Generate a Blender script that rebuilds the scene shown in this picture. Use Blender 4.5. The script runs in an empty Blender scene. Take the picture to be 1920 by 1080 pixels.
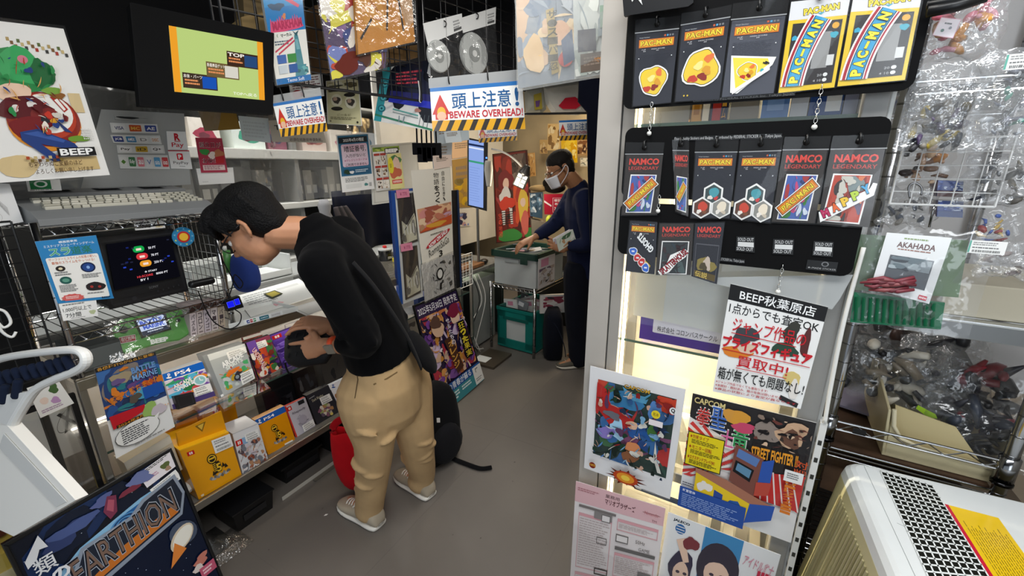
import bpy, math, random
from mathutils import Vector, Matrix, noise as mnoise

S = bpy.context.scene
COL = S.collection
# ------------------------------------------------------------------ camera
CAM_H, FPX, PITCH = 1.55, 790.0, math.radians(16.04)
cam = bpy.data.cameras.new('camera')
cam.sensor_fit = 'HORIZONTAL'; cam.sensor_width = 36.0; cam.lens = 36.0 * FPX / 1920.0
cam.clip_start = 0.02; cam.clip_end = 60
cam_o = bpy.data.objects.new('camera', cam); COL.objects.link(cam_o)
cam_o.location = (0, 0, CAM_H); cam_o.rotation_euler = (math.pi / 2 - PITCH, 0, 0)
S.camera = cam_o
# ------------------------------------------------------------------ view, world, lights
S.view_settings.view_transform = 'Standard'; S.view_settings.look = 'None'
S.view_settings.exposure = 0.08; S.view_settings.gamma = 1.0; S.view_settings.use_curve_mapping = False
W = bpy.data.worlds.new('world'); S.world = W; W.use_nodes = True
W.node_tree.nodes['Background'].inputs[0].default_value = (0.80, 0.90, 1.0, 1)
W.node_tree.nodes['Background'].inputs[1].default_value = 0.55

def area(name, loc, size, power, color=(1, 1, 1), rot=(0, 0, 0), sy=None):
    l = bpy.data.lights.new(name, 'AREA'); l.energy = power; l.color = color
    l.shape = 'RECTANGLE'; l.size = size; l.size_y = sy or size
    o = bpy.data.objects.new(name, l); COL.objects.link(o); o.location = loc; o.rotation_euler = rot
    return o
# ceiling fluorescent tubes of the shop and the daylight coming in through the shop front behind the camera
area('ceiling_tube_light', (0.12, 1.35, 2.55), 1.6, 22, (1.0, 0.97, 0.92), (0, 0, math.radians(61)), 0.25)
area('ceiling_tube_light', (0.4, 0.1, 2.52), 1.6, 24, (0.95, 0.98, 1.0), (0, 0, math.radians(-28)), 0.4)
area('ceiling_tube_light', (-1.47, 2.51, 2.55), 1.6, 30, (1.0, 0.98, 0.95), (0, 0, math.radians(61)), 0.3)
area('ceiling_tube_light', (1.2, 4.6, 2.5), 1.2, 34, (1.0, 0.84, 0.6), (0, 0, math.radians(61)), 0.5)
area('ceiling_tube_light', (0.1, 4.1, 2.5), 0.8, 9, (1.0, 0.9, 0.75), (0, 0, math.radians(61)), 0.4)
area('shop_front_daylight', (0.9, -1.7, 1.9), 3.0, 62, (0.86, 0.93, 1.0), (math.radians(80), 0, math.radians(10)), 1.8)

# ------------------------------------------------------------------ pixel rays -> points on real surfaces
SN, CS = math.sin(PITCH), math.cos(PITCH)
def ray(x, y):
    a = x - 960.0; b = 540.0 - y
    return Vector((a, FPX * CS + b * SN, -FPX * SN + b * CS))
EYE = Vector((0, 0, CAM_H))
def hit(x, y, p, n):
    d = ray(x, y); t = (Vector(p) - EYE).dot(n) / d.dot(n); return EYE + d * t
def PZ(z): return lambda x, y: hit(x, y, (0, 0, z), Vector((0, 0, 1)))
def PY(Y): return lambda x, y: hit(x, y, (0, Y, 0), Vector((0, 1, 0)))
def PN(p, n): return lambda x, y: hit(x, y, p, Vector(n))
E2 = Vector((0.47803, 0.87834, 0)); E1 = Vector((0.87834, -0.47803, 0)); UP = Vector((0, 0, 1))
CP0 = Vector((-1.2434, 1.3584, 0))                      # counter: u along the aisle, d behind its front
def LP(d=0.0): return PN(CP0 - E1 * d, E1)
MC = Matrix(((E2.x, -E1.x, 0, CP0.x), (E2.y, -E1.y, 0, CP0.y), (0, 0, 1, 0), (0, 0, 0, 1)))
KD = Vector((0.85995, -0.51038, 0)); KN = Vector((0.51038, 0.85995, 0)); KP0 = Vector((0.2083, 1.1, 0))
def KP(off=0.0): return PN(KP0 - KN * off, KN)          # off: in front of the glass cabinet's face
MK = Matrix(((KD.x, KN.x, 0, KP0.x), (KD.y, KN.y, 0, KP0.y), (0, 0, 1, 0), (0, 0, 0, 1)))
def MAT(o, x, y):                                        # frame from origin, x axis, approximate y axis
    x = Vector(x).normalized(); z = x.cross(Vector(y)).normalized(); y = z.cross(x)
    m = Matrix((x, y, z)).transposed().to_4x4(); m.translation = Vector(o); return m
def C(u, d, z): return MC @ Vector((u, d, z))
def K(u, d, z): return MK @ Vector((u, d, z))

# ------------------------------------------------------------------ materials (procedural, tinted by the thing's own colour)
def s2l(c): return c / 12.92 if c <= 0.04045 else ((c + 0.055) / 1.055) ** 2.4
_hx = {}
def hx(h):
    if isinstance(h, tuple): return h
    if h not in _hx:
        s = h.lstrip('#')
        if len(s) == 3: s = ''.join(a * 2 for a in s)
        _hx[h] = tuple(s2l(int(s[i:i + 2], 16) / 255) for i in (0, 2, 4))
    return _hx[h]
MATS = {}
def matc(kind, own=None):
    key = (kind, own)
    if key in MATS: return MATS[key]
    m = bpy.data.materials.new('finish_' + kind); m.use_nodes = True
    nt = m.node_tree; N = nt.nodes; L = nt.links
    bs = N['Principled BSDF']; out = N['Material Output']
    if own is None: at = N.new('ShaderNodeAttribute'); at.attribute_name = 'Col'
    else: at = N.new('ShaderNodeRGB'); at.outputs[0].default_value = (*own, 1)
    def bump(scale, strength, dist=0.002, detail=3, vor=False):
        tc = N.new('ShaderNodeTexCoord')
        nz = N.new('ShaderNodeTexVoronoi' if vor else 'ShaderNodeTexNoise'); nz.inputs['Scale'].default_value = scale
        if not vor: nz.inputs['Detail'].default_value = detail
        L.new(tc.outputs['Object'], nz.inputs['Vector'])
        b = N.new('ShaderNodeBump'); b.inputs['Strength'].default_value = strength; b.inputs['Distance'].default_value = dist
        L.new(nz.outputs[0], b.inputs['Height']); return b
    def tint(scale, amount):
        tc = N.new('ShaderNodeTexCoord'); nz = N.new('ShaderNodeTexNoise'); nz.inputs['Scale'].default_value = scale; nz.inputs['Detail'].default_value = 5
        L.new(tc.outputs['Object'], nz.inputs['Vector'])
        mr = N.new('ShaderNodeMapRange'); mr.inputs[1].default_value = 0.3; mr.inputs[2].default_value = 0.7
        mr.inputs[3].default_value = 1 - amount; mr.inputs[4].default_value = 1 + amount * 0.6
        L.new(nz.outputs[0], mr.inputs[0])
        mx = N.new('ShaderNodeVectorMath'); mx.operation = 'SCALE'
        L.new(at.outputs['Color'], mx.inputs[0]); L.new(mr.outputs[0], mx.inputs['Scale']); return mx.outputs[0]
    L.new(at.outputs['Color'], bs.inputs['Base Color'])
    P = dict(paper=(0.55, 0.3, 0), gloss=(0.16, 0.5, 0), plastic=(0.38, 0.45, 0), matte=(0.85, 0.2, 0), cloth=(0.95, 0.1, 0), skin=(0.5, 0.35, 0),
             hair=(0.62, 0.2, 0), metal=(0.36, 0.5, 1), chrome=(0.16, 0.5, 1), floor=(0.42, 0.4, 0), wood=(0.5, 0.4, 0), rubber=(0.6, 0.3, 0))
    if kind in P:
        r, sp, me = P[kind]
        bs.inputs['Roughness'].default_value = r; bs.inputs['Metallic'].default_value = me; bs.inputs['Specular IOR Level'].default_value = sp
    if kind == 'cloth':
        L.new(tint(9, 0.12), bs.inputs['Base Color']); L.new(bump(420, 0.25, 0.001).outputs[0], bs.inputs['Normal'])
        bs.inputs['Sheen Weight'].default_value = 0.03
    elif kind == 'skin':
        bs.inputs['Subsurface Weight'].default_value = 0.12; bs.inputs['Subsurface Radius'].default_value = (0.01, 0.004, 0.002)
        L.new(tint(14, 0.07), bs.inputs['Base Color'])
    elif kind == 'hair':
        L.new(bump(190, 0.9, 0.006, 5).outputs[0], bs.inputs['Normal'])
    elif kind == 'plastic': L.new(tint(6, 0.05), bs.inputs['Base Color'])
    elif kind == 'matte': L.new(tint(5, 0.10), bs.inputs['Base Color'])
    elif kind == 'wood': L.new(tint(22, 0.35), bs.inputs['Base Color'])
    elif kind == 'floor':
        L.new(tint(3.0, 0.10), bs.inputs['Base Color']); L.new(bump(160, 0.12, 0.001).outputs[0], bs.inputs['Normal'])
    elif kind in ('screen', 'led', 'lamp'):
        e = N.new('ShaderNodeEmission'); e.inputs[1].default_value = {'screen': 0.95, 'led': 11.0, 'lamp': 3.5}[kind]
        L.new(at.outputs['Color'], e.inputs[0]); L.new(e.outputs[0], out.inputs[0])
    elif kind in ('glass', 'film', 'sleeve', 'tint', 'bag', 'vinyl'):
        tr = N.new('ShaderNodeBsdfTransparent'); gl = N.new('ShaderNodeBsdfGlossy'); df = N.new('ShaderNodeBsdfDiffuse')
        rough, haze, spec = dict(glass=(0.02, 0.0, 0.06), film=(0.12, 0.04, 0.06), sleeve=(0.08, 0.015, 0.012), tint=(0.3, 0.45, 0.04), bag=(0.14, 0.15, 0.12), vinyl=(0.12, 0.22, 0.08))[kind]
        gl.inputs['Roughness'].default_value = rough
        L.new(at.outputs['Color'], df.inputs[0])
        if kind == 'tint': L.new(at.outputs['Color'], tr.inputs[0])
        lw = N.new('ShaderNodeLayerWeight'); lw.inputs[0].default_value = 0.25
        ma = N.new('ShaderNodeMath'); ma.operation = 'MULTIPLY_ADD'; ma.inputs[1].default_value = 0.28 if kind in ('sleeve', 'film') else 0.5; ma.inputs[2].default_value = spec
        L.new(lw.outputs['Fresnel'], ma.inputs[0])
        b = None
        if kind == 'film': b = bump(16, 0.55, 0.02, 3)
        if kind == 'bag': b = bump(13, 1.0, 0.05, 4)
        if kind == 'vinyl': b = bump(5, 0.7, 0.05, 3)
        if kind == 'sleeve': b = bump(5, 0.2, 0.01, 2)
        if b: L.new(b.outputs[0], gl.inputs['Normal']); L.new(b.outputs[0], lw.inputs['Normal'])
        m1 = N.new('ShaderNodeMixShader'); m1.inputs[0].default_value = haze
        L.new(tr.outputs[0], m1.inputs[1]); L.new(df.outputs[0], m1.inputs[2])
        m2 = N.new('ShaderNodeMixShader'); L.new(ma.outputs[0], m2.inputs[0]); L.new(m1.outputs[0], m2.inputs[1]); L.new(gl.outputs[0], m2.inputs[2])
        L.new(m2.outputs[0], out.inputs[0])
    MATS[key] = m
    return m

# ------------------------------------------------------------------ mesh builder
class MB:
    def __init__(s, kind='plastic', col='#888888', M=None):
        s.v = []; s.f = []; s.k = []; s.c = []; s.kind = kind; s.col = col; s.M = M
    def add(s, vs, fs, col=None, kind=None):
        o = len(s.v); M = s.M
        s.v += [(M @ Vector(p)) if M is not None else Vector(p) for p in vs]
        c = hx(col or s.col); k = kind or s.kind
        for f in fs:
            s.f.append([i + o for i in f]); s.k.append(k); s.c.append(c)
        return s
    def box(s, x0, x1, y0, y1, z0, z1, col=None, kind=None, taper=None):
        t = taper or 0
        vs = [(x0 + t, y0 + t, z0), (x1 - t, y0 + t, z0), (x1 - t, y1 - t, z0), (x0 + t, y1 - t, z0), (x0, y0, z1), (x1, y0, z1), (x1, y1, z1), (x0, y1, z1)]
        return s.add(vs, [(3, 2, 1, 0), (4, 5, 6, 7), (0, 1, 5, 4), (1, 2, 6, 5), (2, 3, 7, 6), (3, 0, 4, 7)], col, kind)
    def prism(s, poly, ax, col=None, kind=None):         # polygon of 3-D points pushed along vector ax
        n = len(poly); a = [Vector(p) for p in poly]; ax = Vector(ax)
        fs = [tuple(range(n - 1, -1, -1)), tuple(range(n, 2 * n))] + [(i, (i + 1) % n, n + (i + 1) % n, n + i) for i in range(n)]
        return s.add(a + [p + ax for p in a], fs, col, kind)
    def rings(s, rings, col=None, kind=None, cap=True, closed=False):
        n = len(rings[0]); vs = [p for r in rings for p in r]; fs = []
        m = len(rings)
        for i in range(m if closed else m - 1):
            for j in range(n):
                a, b = i * n, ((i + 1) % m) * n
                fs.append((a + j, a + (j + 1) % n, b + (j + 1) % n, b + j))
        if cap and not closed: fs += [tuple(range(n - 1, -1, -1)), tuple(range((m - 1) * n, m * n))]
        return s.add(vs, fs, col, kind)
    def tube(s, pts, r, n=8, col=None, kind=None, closed=False, hint=None, round_ends=False):
        pts = [Vector(p) for p in pts]; m = len(pts)
        rr = r if isinstance(r, (list, tuple)) else [r] * m
        rr = [q if isinstance(q, tuple) else (q, q) for q in rr]
        R = []; prev = None
        for i, p in enumerate(pts):
            if closed: t = pts[(i + 1) % m] - pts[i - 1]
            else: t = pts[min(i + 1, m - 1)] - pts[max(i - 1, 0)]
            if t.length < 1e-9: t = Vector((0, 0, 1))
            t.normalize()
            if hint is not None: x = Vector(hint[i] if isinstance(hint, list) else hint)
            elif prev is None: x = Vector((0, 0, 1)) if abs(t.z) < 0.9 else Vector((1, 0, 0))
            else: x = prev
            x = x - t * x.dot(t)
            if x.length < 1e-6: x = t.orthogonal()
            x.normalize(); prev = x; y = t.cross(x)
            R.append((p, x, y, t, rr[i]))
        def ring(p, x, y, a, b): return [p + x * (math.cos(2 * math.pi * j / n) * a) + y * (math.sin(2 * math.pi * j / n) * b) for j in range(n)]
        out = []
        if round_ends:
            p, x, y, t, q = R[0]; h = (q[0] + q[1]) / 2
            for k in (0.35, 0.75): sc = math.sqrt(1 - (1 - k) ** 2); out.append(ring(p - t * h * (1 - k), x, y, q[0] * sc, q[1] * sc))
        out += [ring(p, x, y, *q) for p, x, y, t, q in R]
        if round_ends:
            p, x, y, t, q = R[-1]; h = (q[0] + q[1]) / 2
            for k in (0.75, 0.35): sc = math.sqrt(1 - (1 - k) ** 2); out.append(ring(p + t * h * (1 - k), x, y, q[0] * sc, q[1] * sc))
        return s.rings(out, col, kind, closed=closed)
    def ball(s, c, rx, ry=None, rz=None, X=None, Y=None, nu=14, nv=9, col=None, kind=None):
        ry = ry or rx; rz = rz or rx; c = Vector(c)
        X = Vector(X or (1, 0, 0)).normalized(); Y = Vector(Y or (0, 1, 0)); Z = X.cross(Y).normalized(); Y = Z.cross(X)
        rs = []
        for i in range(nv):
            a = math.pi * (i + 0.5) / nv; sa, ca = math.sin(a), -math.cos(a)
            rs.append([c + X * (rx * sa * math.cos(2 * math.pi * j / nu)) + Y * (ry * sa * math.sin(2 * math.pi * j / nu)) + Z * (rz * ca) for j in range(nu)])
        return s.rings(rs, col, kind)
    def lathe(s, prof, n=20, c=(0, 0, 0), col=None, kind=None):
        c = Vector(c)
        return s.rings([[c + Vector((r * math.cos(2 * math.pi * j / n), r * math.sin(2 * math.pi * j / n), z)) for j in range(n)] for r, z in prof], col, kind)
    def grid(s, fn, nu, nv, col=None, kind=None):
        vs = [fn(i / nu, j / nv) for j in range(nv + 1) for i in range(nu + 1)]; w = nu + 1
        return s.add(vs, [(j * w + i, j * w + i + 1, (j + 1) * w + i + 1, (j + 1) * w + i) for j in range(nv) for i in range(nu)], col, kind)
    def build(s, name, parent=None, smooth=False, bevel=0, label=None, cat=None, group=None, kind=None, origin=None, mods=None):
        me = bpy.data.meshes.new(name)
        off = Vector((0, 0, 0))
        if parent is not None: off = WORLD[parent.name]
        else:
            if origin is not None: off = Vector(origin)
            elif s.v:
                n = len(s.v); off = Vector((sum(p.x for p in s.v) / n, sum(p.y for p in s.v) / n, min(p.z for p in s.v)))
        me.from_pydata([tuple(p - off) for p in s.v], [], s.f)
        kinds = []; 
        for k in s.k:
            if k not in kinds: kinds.append(k)
        for k in kinds: me.materials.append(matc(k, s.c[0] if mods and mods[0][0] == 'REMESH' else None))
        me.polygons.foreach_set('material_index', [kinds.index(k) for k in s.k])
        a = me.color_attributes.new('Col', 'FLOAT_COLOR', 'CORNER'); buf = []
        for f, c in zip(s.f, s.c): buf += [c[0], c[1], c[2], 1.0] * len(f)
        a.data.foreach_set('color', buf)
        if smooth: me.polygons.foreach_set('use_smooth', [True] * len(s.f))
        me.update()
        o = bpy.data.objects.new(name, me); COL.objects.link(o)
        if parent is not None: o.parent = parent; WORLD[o.name] = off
        else: o.location = off; WORLD[o.name] = off
        if bevel:
            b = o.modifiers.new('soft_edges', 'BEVEL'); b.width = bevel; b.segments = 2; b.limit_method = 'ANGLE'; b.angle_limit = math.radians(40)
        for t, kw in (mods or []):
            mo = o.modifiers.new(t.lower(), t)
            for q, w in kw.items(): setattr(mo, q, w)
        tag(o, label, cat, group, kind)
        return o
WORLD = {}
def tag(o, label=None, cat=None, group=None, kind=None):
    if label: o['label'] = label
    if cat: o['category'] = cat
    if group: o['group'] = group
    if kind: o['kind'] = kind
    return o
def thing(name, label, cat, loc, group=None):
    o = bpy.data.objects.new(name, None); COL.objects.link(o); o.location = Vector(loc); o.empty_display_size = 0.05
    WORLD[o.name] = Vector(loc)
    return tag(o, label, cat, group)

# ------------------------------------------------------------------ printed sheets, boxes and boards with artwork in their mesh
_txt = {}
_tc = bpy.data.curves.new('lettering', 'FONT'); _to = bpy.data.objects.new('lettering', _tc); COL.objects.link(_to)
def text_mesh(body, bold=0.0, res=2):
    if any('\u4e00' <= ch <= '\u9fff' for ch in body): bold = min(bold, .008)
    key = (body, bold, res)
    if key not in _txt:
        _tc.body = body; _tc.offset = bold; _tc.resolution_u = res; _tc.space_line = 0.85; _tc.align_x = 'CENTER'
        dg = bpy.context.evaluated_depsgraph_get(); dg.update()
        me = _to.evaluated_get(dg).to_mesh()
        vs = [(v.co.x, v.co.y) for v in me.vertices]; fs = [tuple(p.vertices) for p in me.polygons]
        if not vs: vs, fs = [(0, 0), (1, 0), (0, 1)], []
        x0 = min(p[0] for p in vs); x1 = max(p[0] for p in vs); y0 = min(p[1] for p in vs); y1 = max(p[1] for p in vs)
        _txt[key] = ([((x - x0) / max(x1 - x0, 1e-6), (y - y0) / max(y1 - y0, 1e-6)) for x, y in vs], fs)
        _to.evaluated_get(dg).to_mesh_clear()
    return _txt[key]
class Sheet:
    """a printed sheet, card or carton face: corners TL, TR, BR, BL; u to the right, v downwards, both 0..1"""
    def __init__(s, cs, thick=0.0015, col='#ffffff', kind='paper', side=None, back=None, step=0.00012, level=False):
        s.tl, s.tr, s.br, s.bl = [Vector(p) for p in cs]; s.kind = kind; s.step = step; s.lay = 1
        n = (s.tr - s.bl).cross(s.tl - s.br).normalized()
        mid = (s.tl + s.tr + s.br + s.bl) / 4
        if n.dot(EYE - mid) < 0: n = -n
        s.n = n; s.b = MB(kind, col); q = [s.tl, s.tr, s.br, s.bl]; e = n if not level else Vector((n.x, n.y, 0)).normalized(); r = [p - e * thick for p in q]
        s.b.add(q, [(0, 1, 2, 3)], col); s.b.add(q + r, [(0, 4, 5, 1), (1, 5, 6, 2), (2, 6, 7, 3), (3, 7, 4, 0)], side or col); s.b.add(r, [(3, 2, 1, 0)], back or side or col)
    def P(s, u, v, l=0): return (s.tl * (1 - u) + s.tr * u) * (1 - v) + (s.bl * (1 - u) + s.br * u) * v + s.n * (l * s.step)
    def up(s): s.lay += 1; return s
    def poly(s, pts, col, kind=None, lift=True):
        if lift: s.lay += 1
        s.b.add([s.P(u, v, s.lay) for u, v in pts], [tuple(range(len(pts)))], col, kind or s.kind); return s
    def rect(s, u0, v0, u1, v1, col, kind=None, lift=True): return s.poly([(u0, v0), (u1, v0), (u1, v1), (u0, v1)], col, kind, lift)
    def rrect(s, u0, v0, u1, v1, col, r=0.03, asp=1.0, kind=None):
        p = []; ru, rv = r, r * asp
        for cx, cy, a0 in ((u1 - ru, v0 + rv, -90), (u1 - ru, v1 - rv, 0), (u0 + ru, v1 - rv, 90), (u0 + ru, v0 + rv, 180)):
            for k in range(5): a = math.radians(a0 + k * 22.5); p.append((cx + ru * math.cos(a), cy + rv * math.sin(a)))
        return s.poly(p, col, kind)
    def frame(s, u0, v0, u1, v1, w, col, asp=1.0):
        s.lay += 1; h = w * asp
        for r in ((u0, v0, u1, v0 + h), (u0, v1 - h, u1, v1), (u0, v0, u0 + w, v1), (u1 - w, v0, u1, v1)): s.rect(*r, col, lift=False)
        return s
    def ell(s, cx, cy, rx, ry, col, n=20, rot=0.0, kind=None, a0=0, a1=360):
        c, q = math.cos(rot), math.sin(rot); p = []
        full = a1 - a0 >= 360; m = n if full else n + 1
        for k in range(m):
            a = math.radians(a0 + (a1 - a0) * k / n); x, y = rx * math.cos(a), ry * math.sin(a); p.append((cx + x * c - y * q, cy + x * q + y * c))
        if not full: p.append((cx, cy))
        return s.poly(p, col, kind)
    def line(s, pts, w, col, asp=1.0):
        s.lay += 1
        for (a, b), (c, d) in zip(pts, pts[1:]):
            dx, dy = c - a, (d - b) / asp; l = math.hypot(dx, dy) or 1; nx, ny = -dy / l * w / 2, dx / l * w / 2 * asp
            s.b.add([s.P(a + nx, b + ny, s.lay), s.P(c + nx, d + ny, s.lay), s.P(c - nx, d - ny, s.lay), s.P(a - nx, b - ny, s.lay)], [(0, 1, 2, 3)], col, s.kind)
        return s
    def text(s, body, u0, v0, u1, v1, col, bold=0.0, rot=0.0, asp=1.0, kind=None, res=2, shear=0.0):
        """lettering stretched into the box; rot turns it about the box centre, asp = height/width of the sheet"""
        s.lay += 1; vs, fs = text_mesh(body, bold, res); cx, cy = (u0 + u1) / 2, (v0 + v1) / 2; w, h = u1 - u0, v1 - v0
        c, q = math.cos(rot), math.sin(rot); P = []
        for x, y in vs:
            a = (x - 0.5) * w + shear * (y - 0.5) * h; b = (0.5 - y) * h
            if rot: b *= asp; a, b = a * c - b * q, (a * q + b * c) / asp
            P.append(s.P(cx + a, cy + b, s.lay))
        s.b.add(P, fs, col, kind or s.kind); return s
    def vtext(s, body, u0, v0, u1, v1, col, bold=0.0):
        n = len(body); h = (v1 - v0) / n
        for i, ch in enumerate(body):
            if ch != ' ': s.text(ch, u0, v0 + h * (i + 0.06), u1, v0 + h * (i + 0.94), col, bold)
        return s
    def lines(s, u0, v0, u1, v1, n, col, seed=1, fill=0.55, words=True):
        """rows of small print too fine to read"""
        rnd = random.Random(seed); s.lay += 1; h = (v1 - v0) / n
        for i in range(n):
            u = u0; end = u1 - (u1 - u0) * rnd.random() * 0.25
            while u < end:
                w = (u1 - u0) * rnd.uniform(0.05, 0.16) if words else end - u
                s.rect(u, v0 + h * i, min(u + w, end), v0 + h * (i + fill), col, lift=False); u += w + (u1 - u0) * 0.02
        return s
    def blob(s, cx, cy, rx, ry, col, seed=0, rough=0.35, n=16, kind=None):
        rnd = random.Random(seed); ph = [rnd.uniform(0, 6.28) for _ in range(3)]; p = []
        for k in range(n):
            a = 2 * math.pi * k / n; q = 1 + rough * (0.5 * math.sin(2 * a + ph[0]) + 0.35 * math.sin(3 * a + ph[1]) + 0.25 * math.sin(5 * a + ph[2]))
            p.append((cx + rx * q * math.cos(a), cy + ry * q * math.sin(a)))
        return s.poly(p, col, kind)
    def art(s, u0, v0, u1, v1, cols, n, seed=0, size=0.28, strokes=0.3):
        """generic abstract patchwork inside a rectangle"""
        rnd = random.Random(seed); W_, H_ = u1 - u0, v1 - v0
        for i in range(n):
            k = 1.0 - 0.65 * i / n; col = rnd.choice(cols)
            cx, cy = u0 + W_ * rnd.random(), v0 + H_ * rnd.random(); p = []
            if rnd.random() < strokes:
                a = rnd.uniform(0, 6.28); ln = size * k * rnd.uniform(0.8, 1.7); wd = size * k * rnd.uniform(0.06, 0.2); bend = rnd.uniform(-0.5, 0.5)
                q = [(t, wd * math.sin(math.pi * t) + 0.004) for t in (0, .2, .4, .6, .8, 1)]
                for t, w_ in q: p.append((t - .5, bend * t * (1 - t) + w_ / ln * .5))
                for t, w_ in reversed(q): p.append((t - .5, bend * t * (1 - t) - w_ / ln * .5))
                p = [(cx + W_ * ln * (x * math.cos(a) - y * math.sin(a)), cy + H_ * ln * (x * math.sin(a) + y * math.cos(a))) for x, y in p]
            else:
                ph = rnd.uniform(0, 6.28); p2 = rnd.uniform(0, 6.28); rx, ry = size * k * rnd.uniform(.3, .8) * W_, size * k * rnd.uniform(.3, .8) * H_
                for j in range(14):
                    a = 2 * math.pi * j / 14; q = 1 + .25 * math.sin(2 * a + ph) + .18 * math.sin(3 * a + p2)
                    p.append((cx + rx * q * math.cos(a), cy + ry * q * math.sin(a)))
            p = [(min(max(x, u0), u1), min(max(y, v0), v1)) for x, y in p]; c2 = []
            for x in p:
                if not c2 or abs(x[0] - c2[-1][0]) + abs(x[1] - c2[-1][1]) > 1e-4: c2.append(x)
            if len(c2) > 3: s.poly(c2, col)
        return s
    def build(s, name, parent=None, **kw): return s.b.build(name, parent, **kw)
def quad(pl, *pts): return [pl(*p) for p in pts]         # TL, TR, BR, BL pixels on a plane
def sleeve_over(sh, parent, grow=0.02, lift=0.003, kind='sleeve', top=None, name='clear_sleeve'):
    """clear plastic sleeve in front of a sheet"""
    g = grow; t = grow if top is None else top; L_ = lift / sh.step
    b = MB(kind, '#e8eaec'); q = [sh.P(-g, -t, L_), sh.P(1 + g, -t, L_), sh.P(1 + g, 1 + g, L_), sh.P(-g, 1 + g, L_)]
    b.grid(lambda a, c: (q[0] * (1 - a) + q[1] * a) * (1 - c) + (q[3] * (1 - a) + q[2] * a) * c + sh.n * (0.002 * math.sin(5 * a + 3 * c) ), 6, 6)
    return b.build(name, parent, smooth=True)
# ================================================================== the setting
def struct(mb, name, **kw): return mb.build(name, kind='structure', **kw)
U0, U1, D0, D1, ZC = -2.6, 4.35, -3.1, 1.55, 2.62
b = MB('floor', '#6b655f', MC); b.box(U0, U1 + .1, D0 - .1, D1 + .1, -0.05, 0)
for k in range(9):                                       # sheet-vinyl seams and scuffs
    b.box(U0, U1, -0.62 - k * .61, -0.618 - k * .61, 0, 0.0004, '#655f5a')
for k in range(4): b.box(0.1 + k * 1.2, 0.102 + k * 1.2, D0, D1, 0, 0.0004, '#66605a')
rnd = random.Random(4)
for k in range(26):
    u, d = rnd.uniform(-.2, 2.6), rnd.uniform(-1.2, -.1); r = rnd.uniform(.002, .006)
    b.add([(u + r * math.cos(a), d + r * math.sin(a) * .8, .0006) for a in (0, 1, 2, 3, 4, 5)], [(0, 1, 2, 3, 4, 5)], rnd.choice(['#4a443f', '#5d5751', '#6a645c']))
struct(b, 'floor')
b = MB('matte', '#15151a', MC); b.box(U0, U1, D0, D1, ZC, ZC + .05); struct(b, 'ceiling')
b = MB('matte', '#4b4a48', MC); b.box(U0, U1, D1, D1 + .06, 0, ZC); struct(b, 'wall_left')
b = MB('matte', '#bfae8e', MC); b.box(U1, U1 + .06, D0, D1, 0, ZC); struct(b, 'wall_back')
b = MB('matte', '#b5b1aa', MC); b.box(U0, U1, D0 - .06, D0, 0, ZC); struct(b, 'wall_right')
b = MB('matte', '#0b0b0d', MC); b.box(-1.6, 1.25, .42, .5, 1.835, ZC); struct(b, 'trim_1', bevel=.004)           # black fascia over the counter
b = MB('matte', '#0d0d10', MC); b.box(2.15, 2.3, -2.3, 1.5, 2.12, ZC)
b.prism([(2.3, -1.75, 2.2), (2.3, -1.25, 2.2), (2.3, -1.75, 1.75)], (.06, 0, 0)); struct(b, 'trim_2')              # black ceiling beam with a brace

# ================================================================== glass display counter on the left
CL = 1.98
t = thing('display_counter', 'long glass and aluminium display counter full of boxed games along the left of the aisle', 'display counter', C(0.9, .25, 0))
b = MB('metal', '#b9b7b0', MC)
b.box(-.215, CL, 0, .014, .238, .272); b.box(-.215, CL, .014, .5, .25, .262, '#77746f', 'plastic'); b.build('tray', t, bevel=.003)
b = MB('metal', '#a9a59c', MC); b.box(-.215, CL, -.004, .02, .878, .912); b.box(-.215, CL, -.004, .04, .912, .92, '#b9b2a4'); b.build('top_rail', t, bevel=.002)
b = MB('glass', '#dff0ea', MC); b.box(-.2, CL, .02, .6, .913, .92); b.build('glass_top', t)
b = MB('glass', '#cfe8df', MC); b.box(-.2, CL, .03, .34, .622, .629)
b.box(-.2, CL, .0285, .03, .6215, .6295, '#5f7f72', 'tint'); b.build('glass_shelf', t)
for u in (-.215, CL - .02):
    b = MB('metal', '#aaa8a3', MC); b.box(u, u + .02, 0, .022, .272, .88); b.build('post', t, bevel=.002)
b = MB('plastic', '#c9c7c1', MC); b.box(-.215, CL, .5, .52, .26, .9); b.build('back_panel', t)
b = MB('glass', '#e6efee', MC); b.box(-.205, -.203, .02, .5, .272, .88); b.build('end_pane', t)
b = MB('led', '#fff4de', MC); b.box(-.19, CL - .04, .035, .047, .868, .876); b.build('light_strip', t)
b = MB('led', '#fff6e6', MC); b.box(-.19, CL - .04, .33, .338, .612, .619); b.build('light_strip', t)
b = MB('matte', '#0f0f10', MC); b.box(-.2, CL, .33, .35, 0, .238); b.box(-.2, CL, .35, .5, 0, .02)
for u in (-.2, .7, 1.2, CL - .04): b.box(u, u + .04, .1, .33, 0, .238)
b.build('plinth', t)

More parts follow.
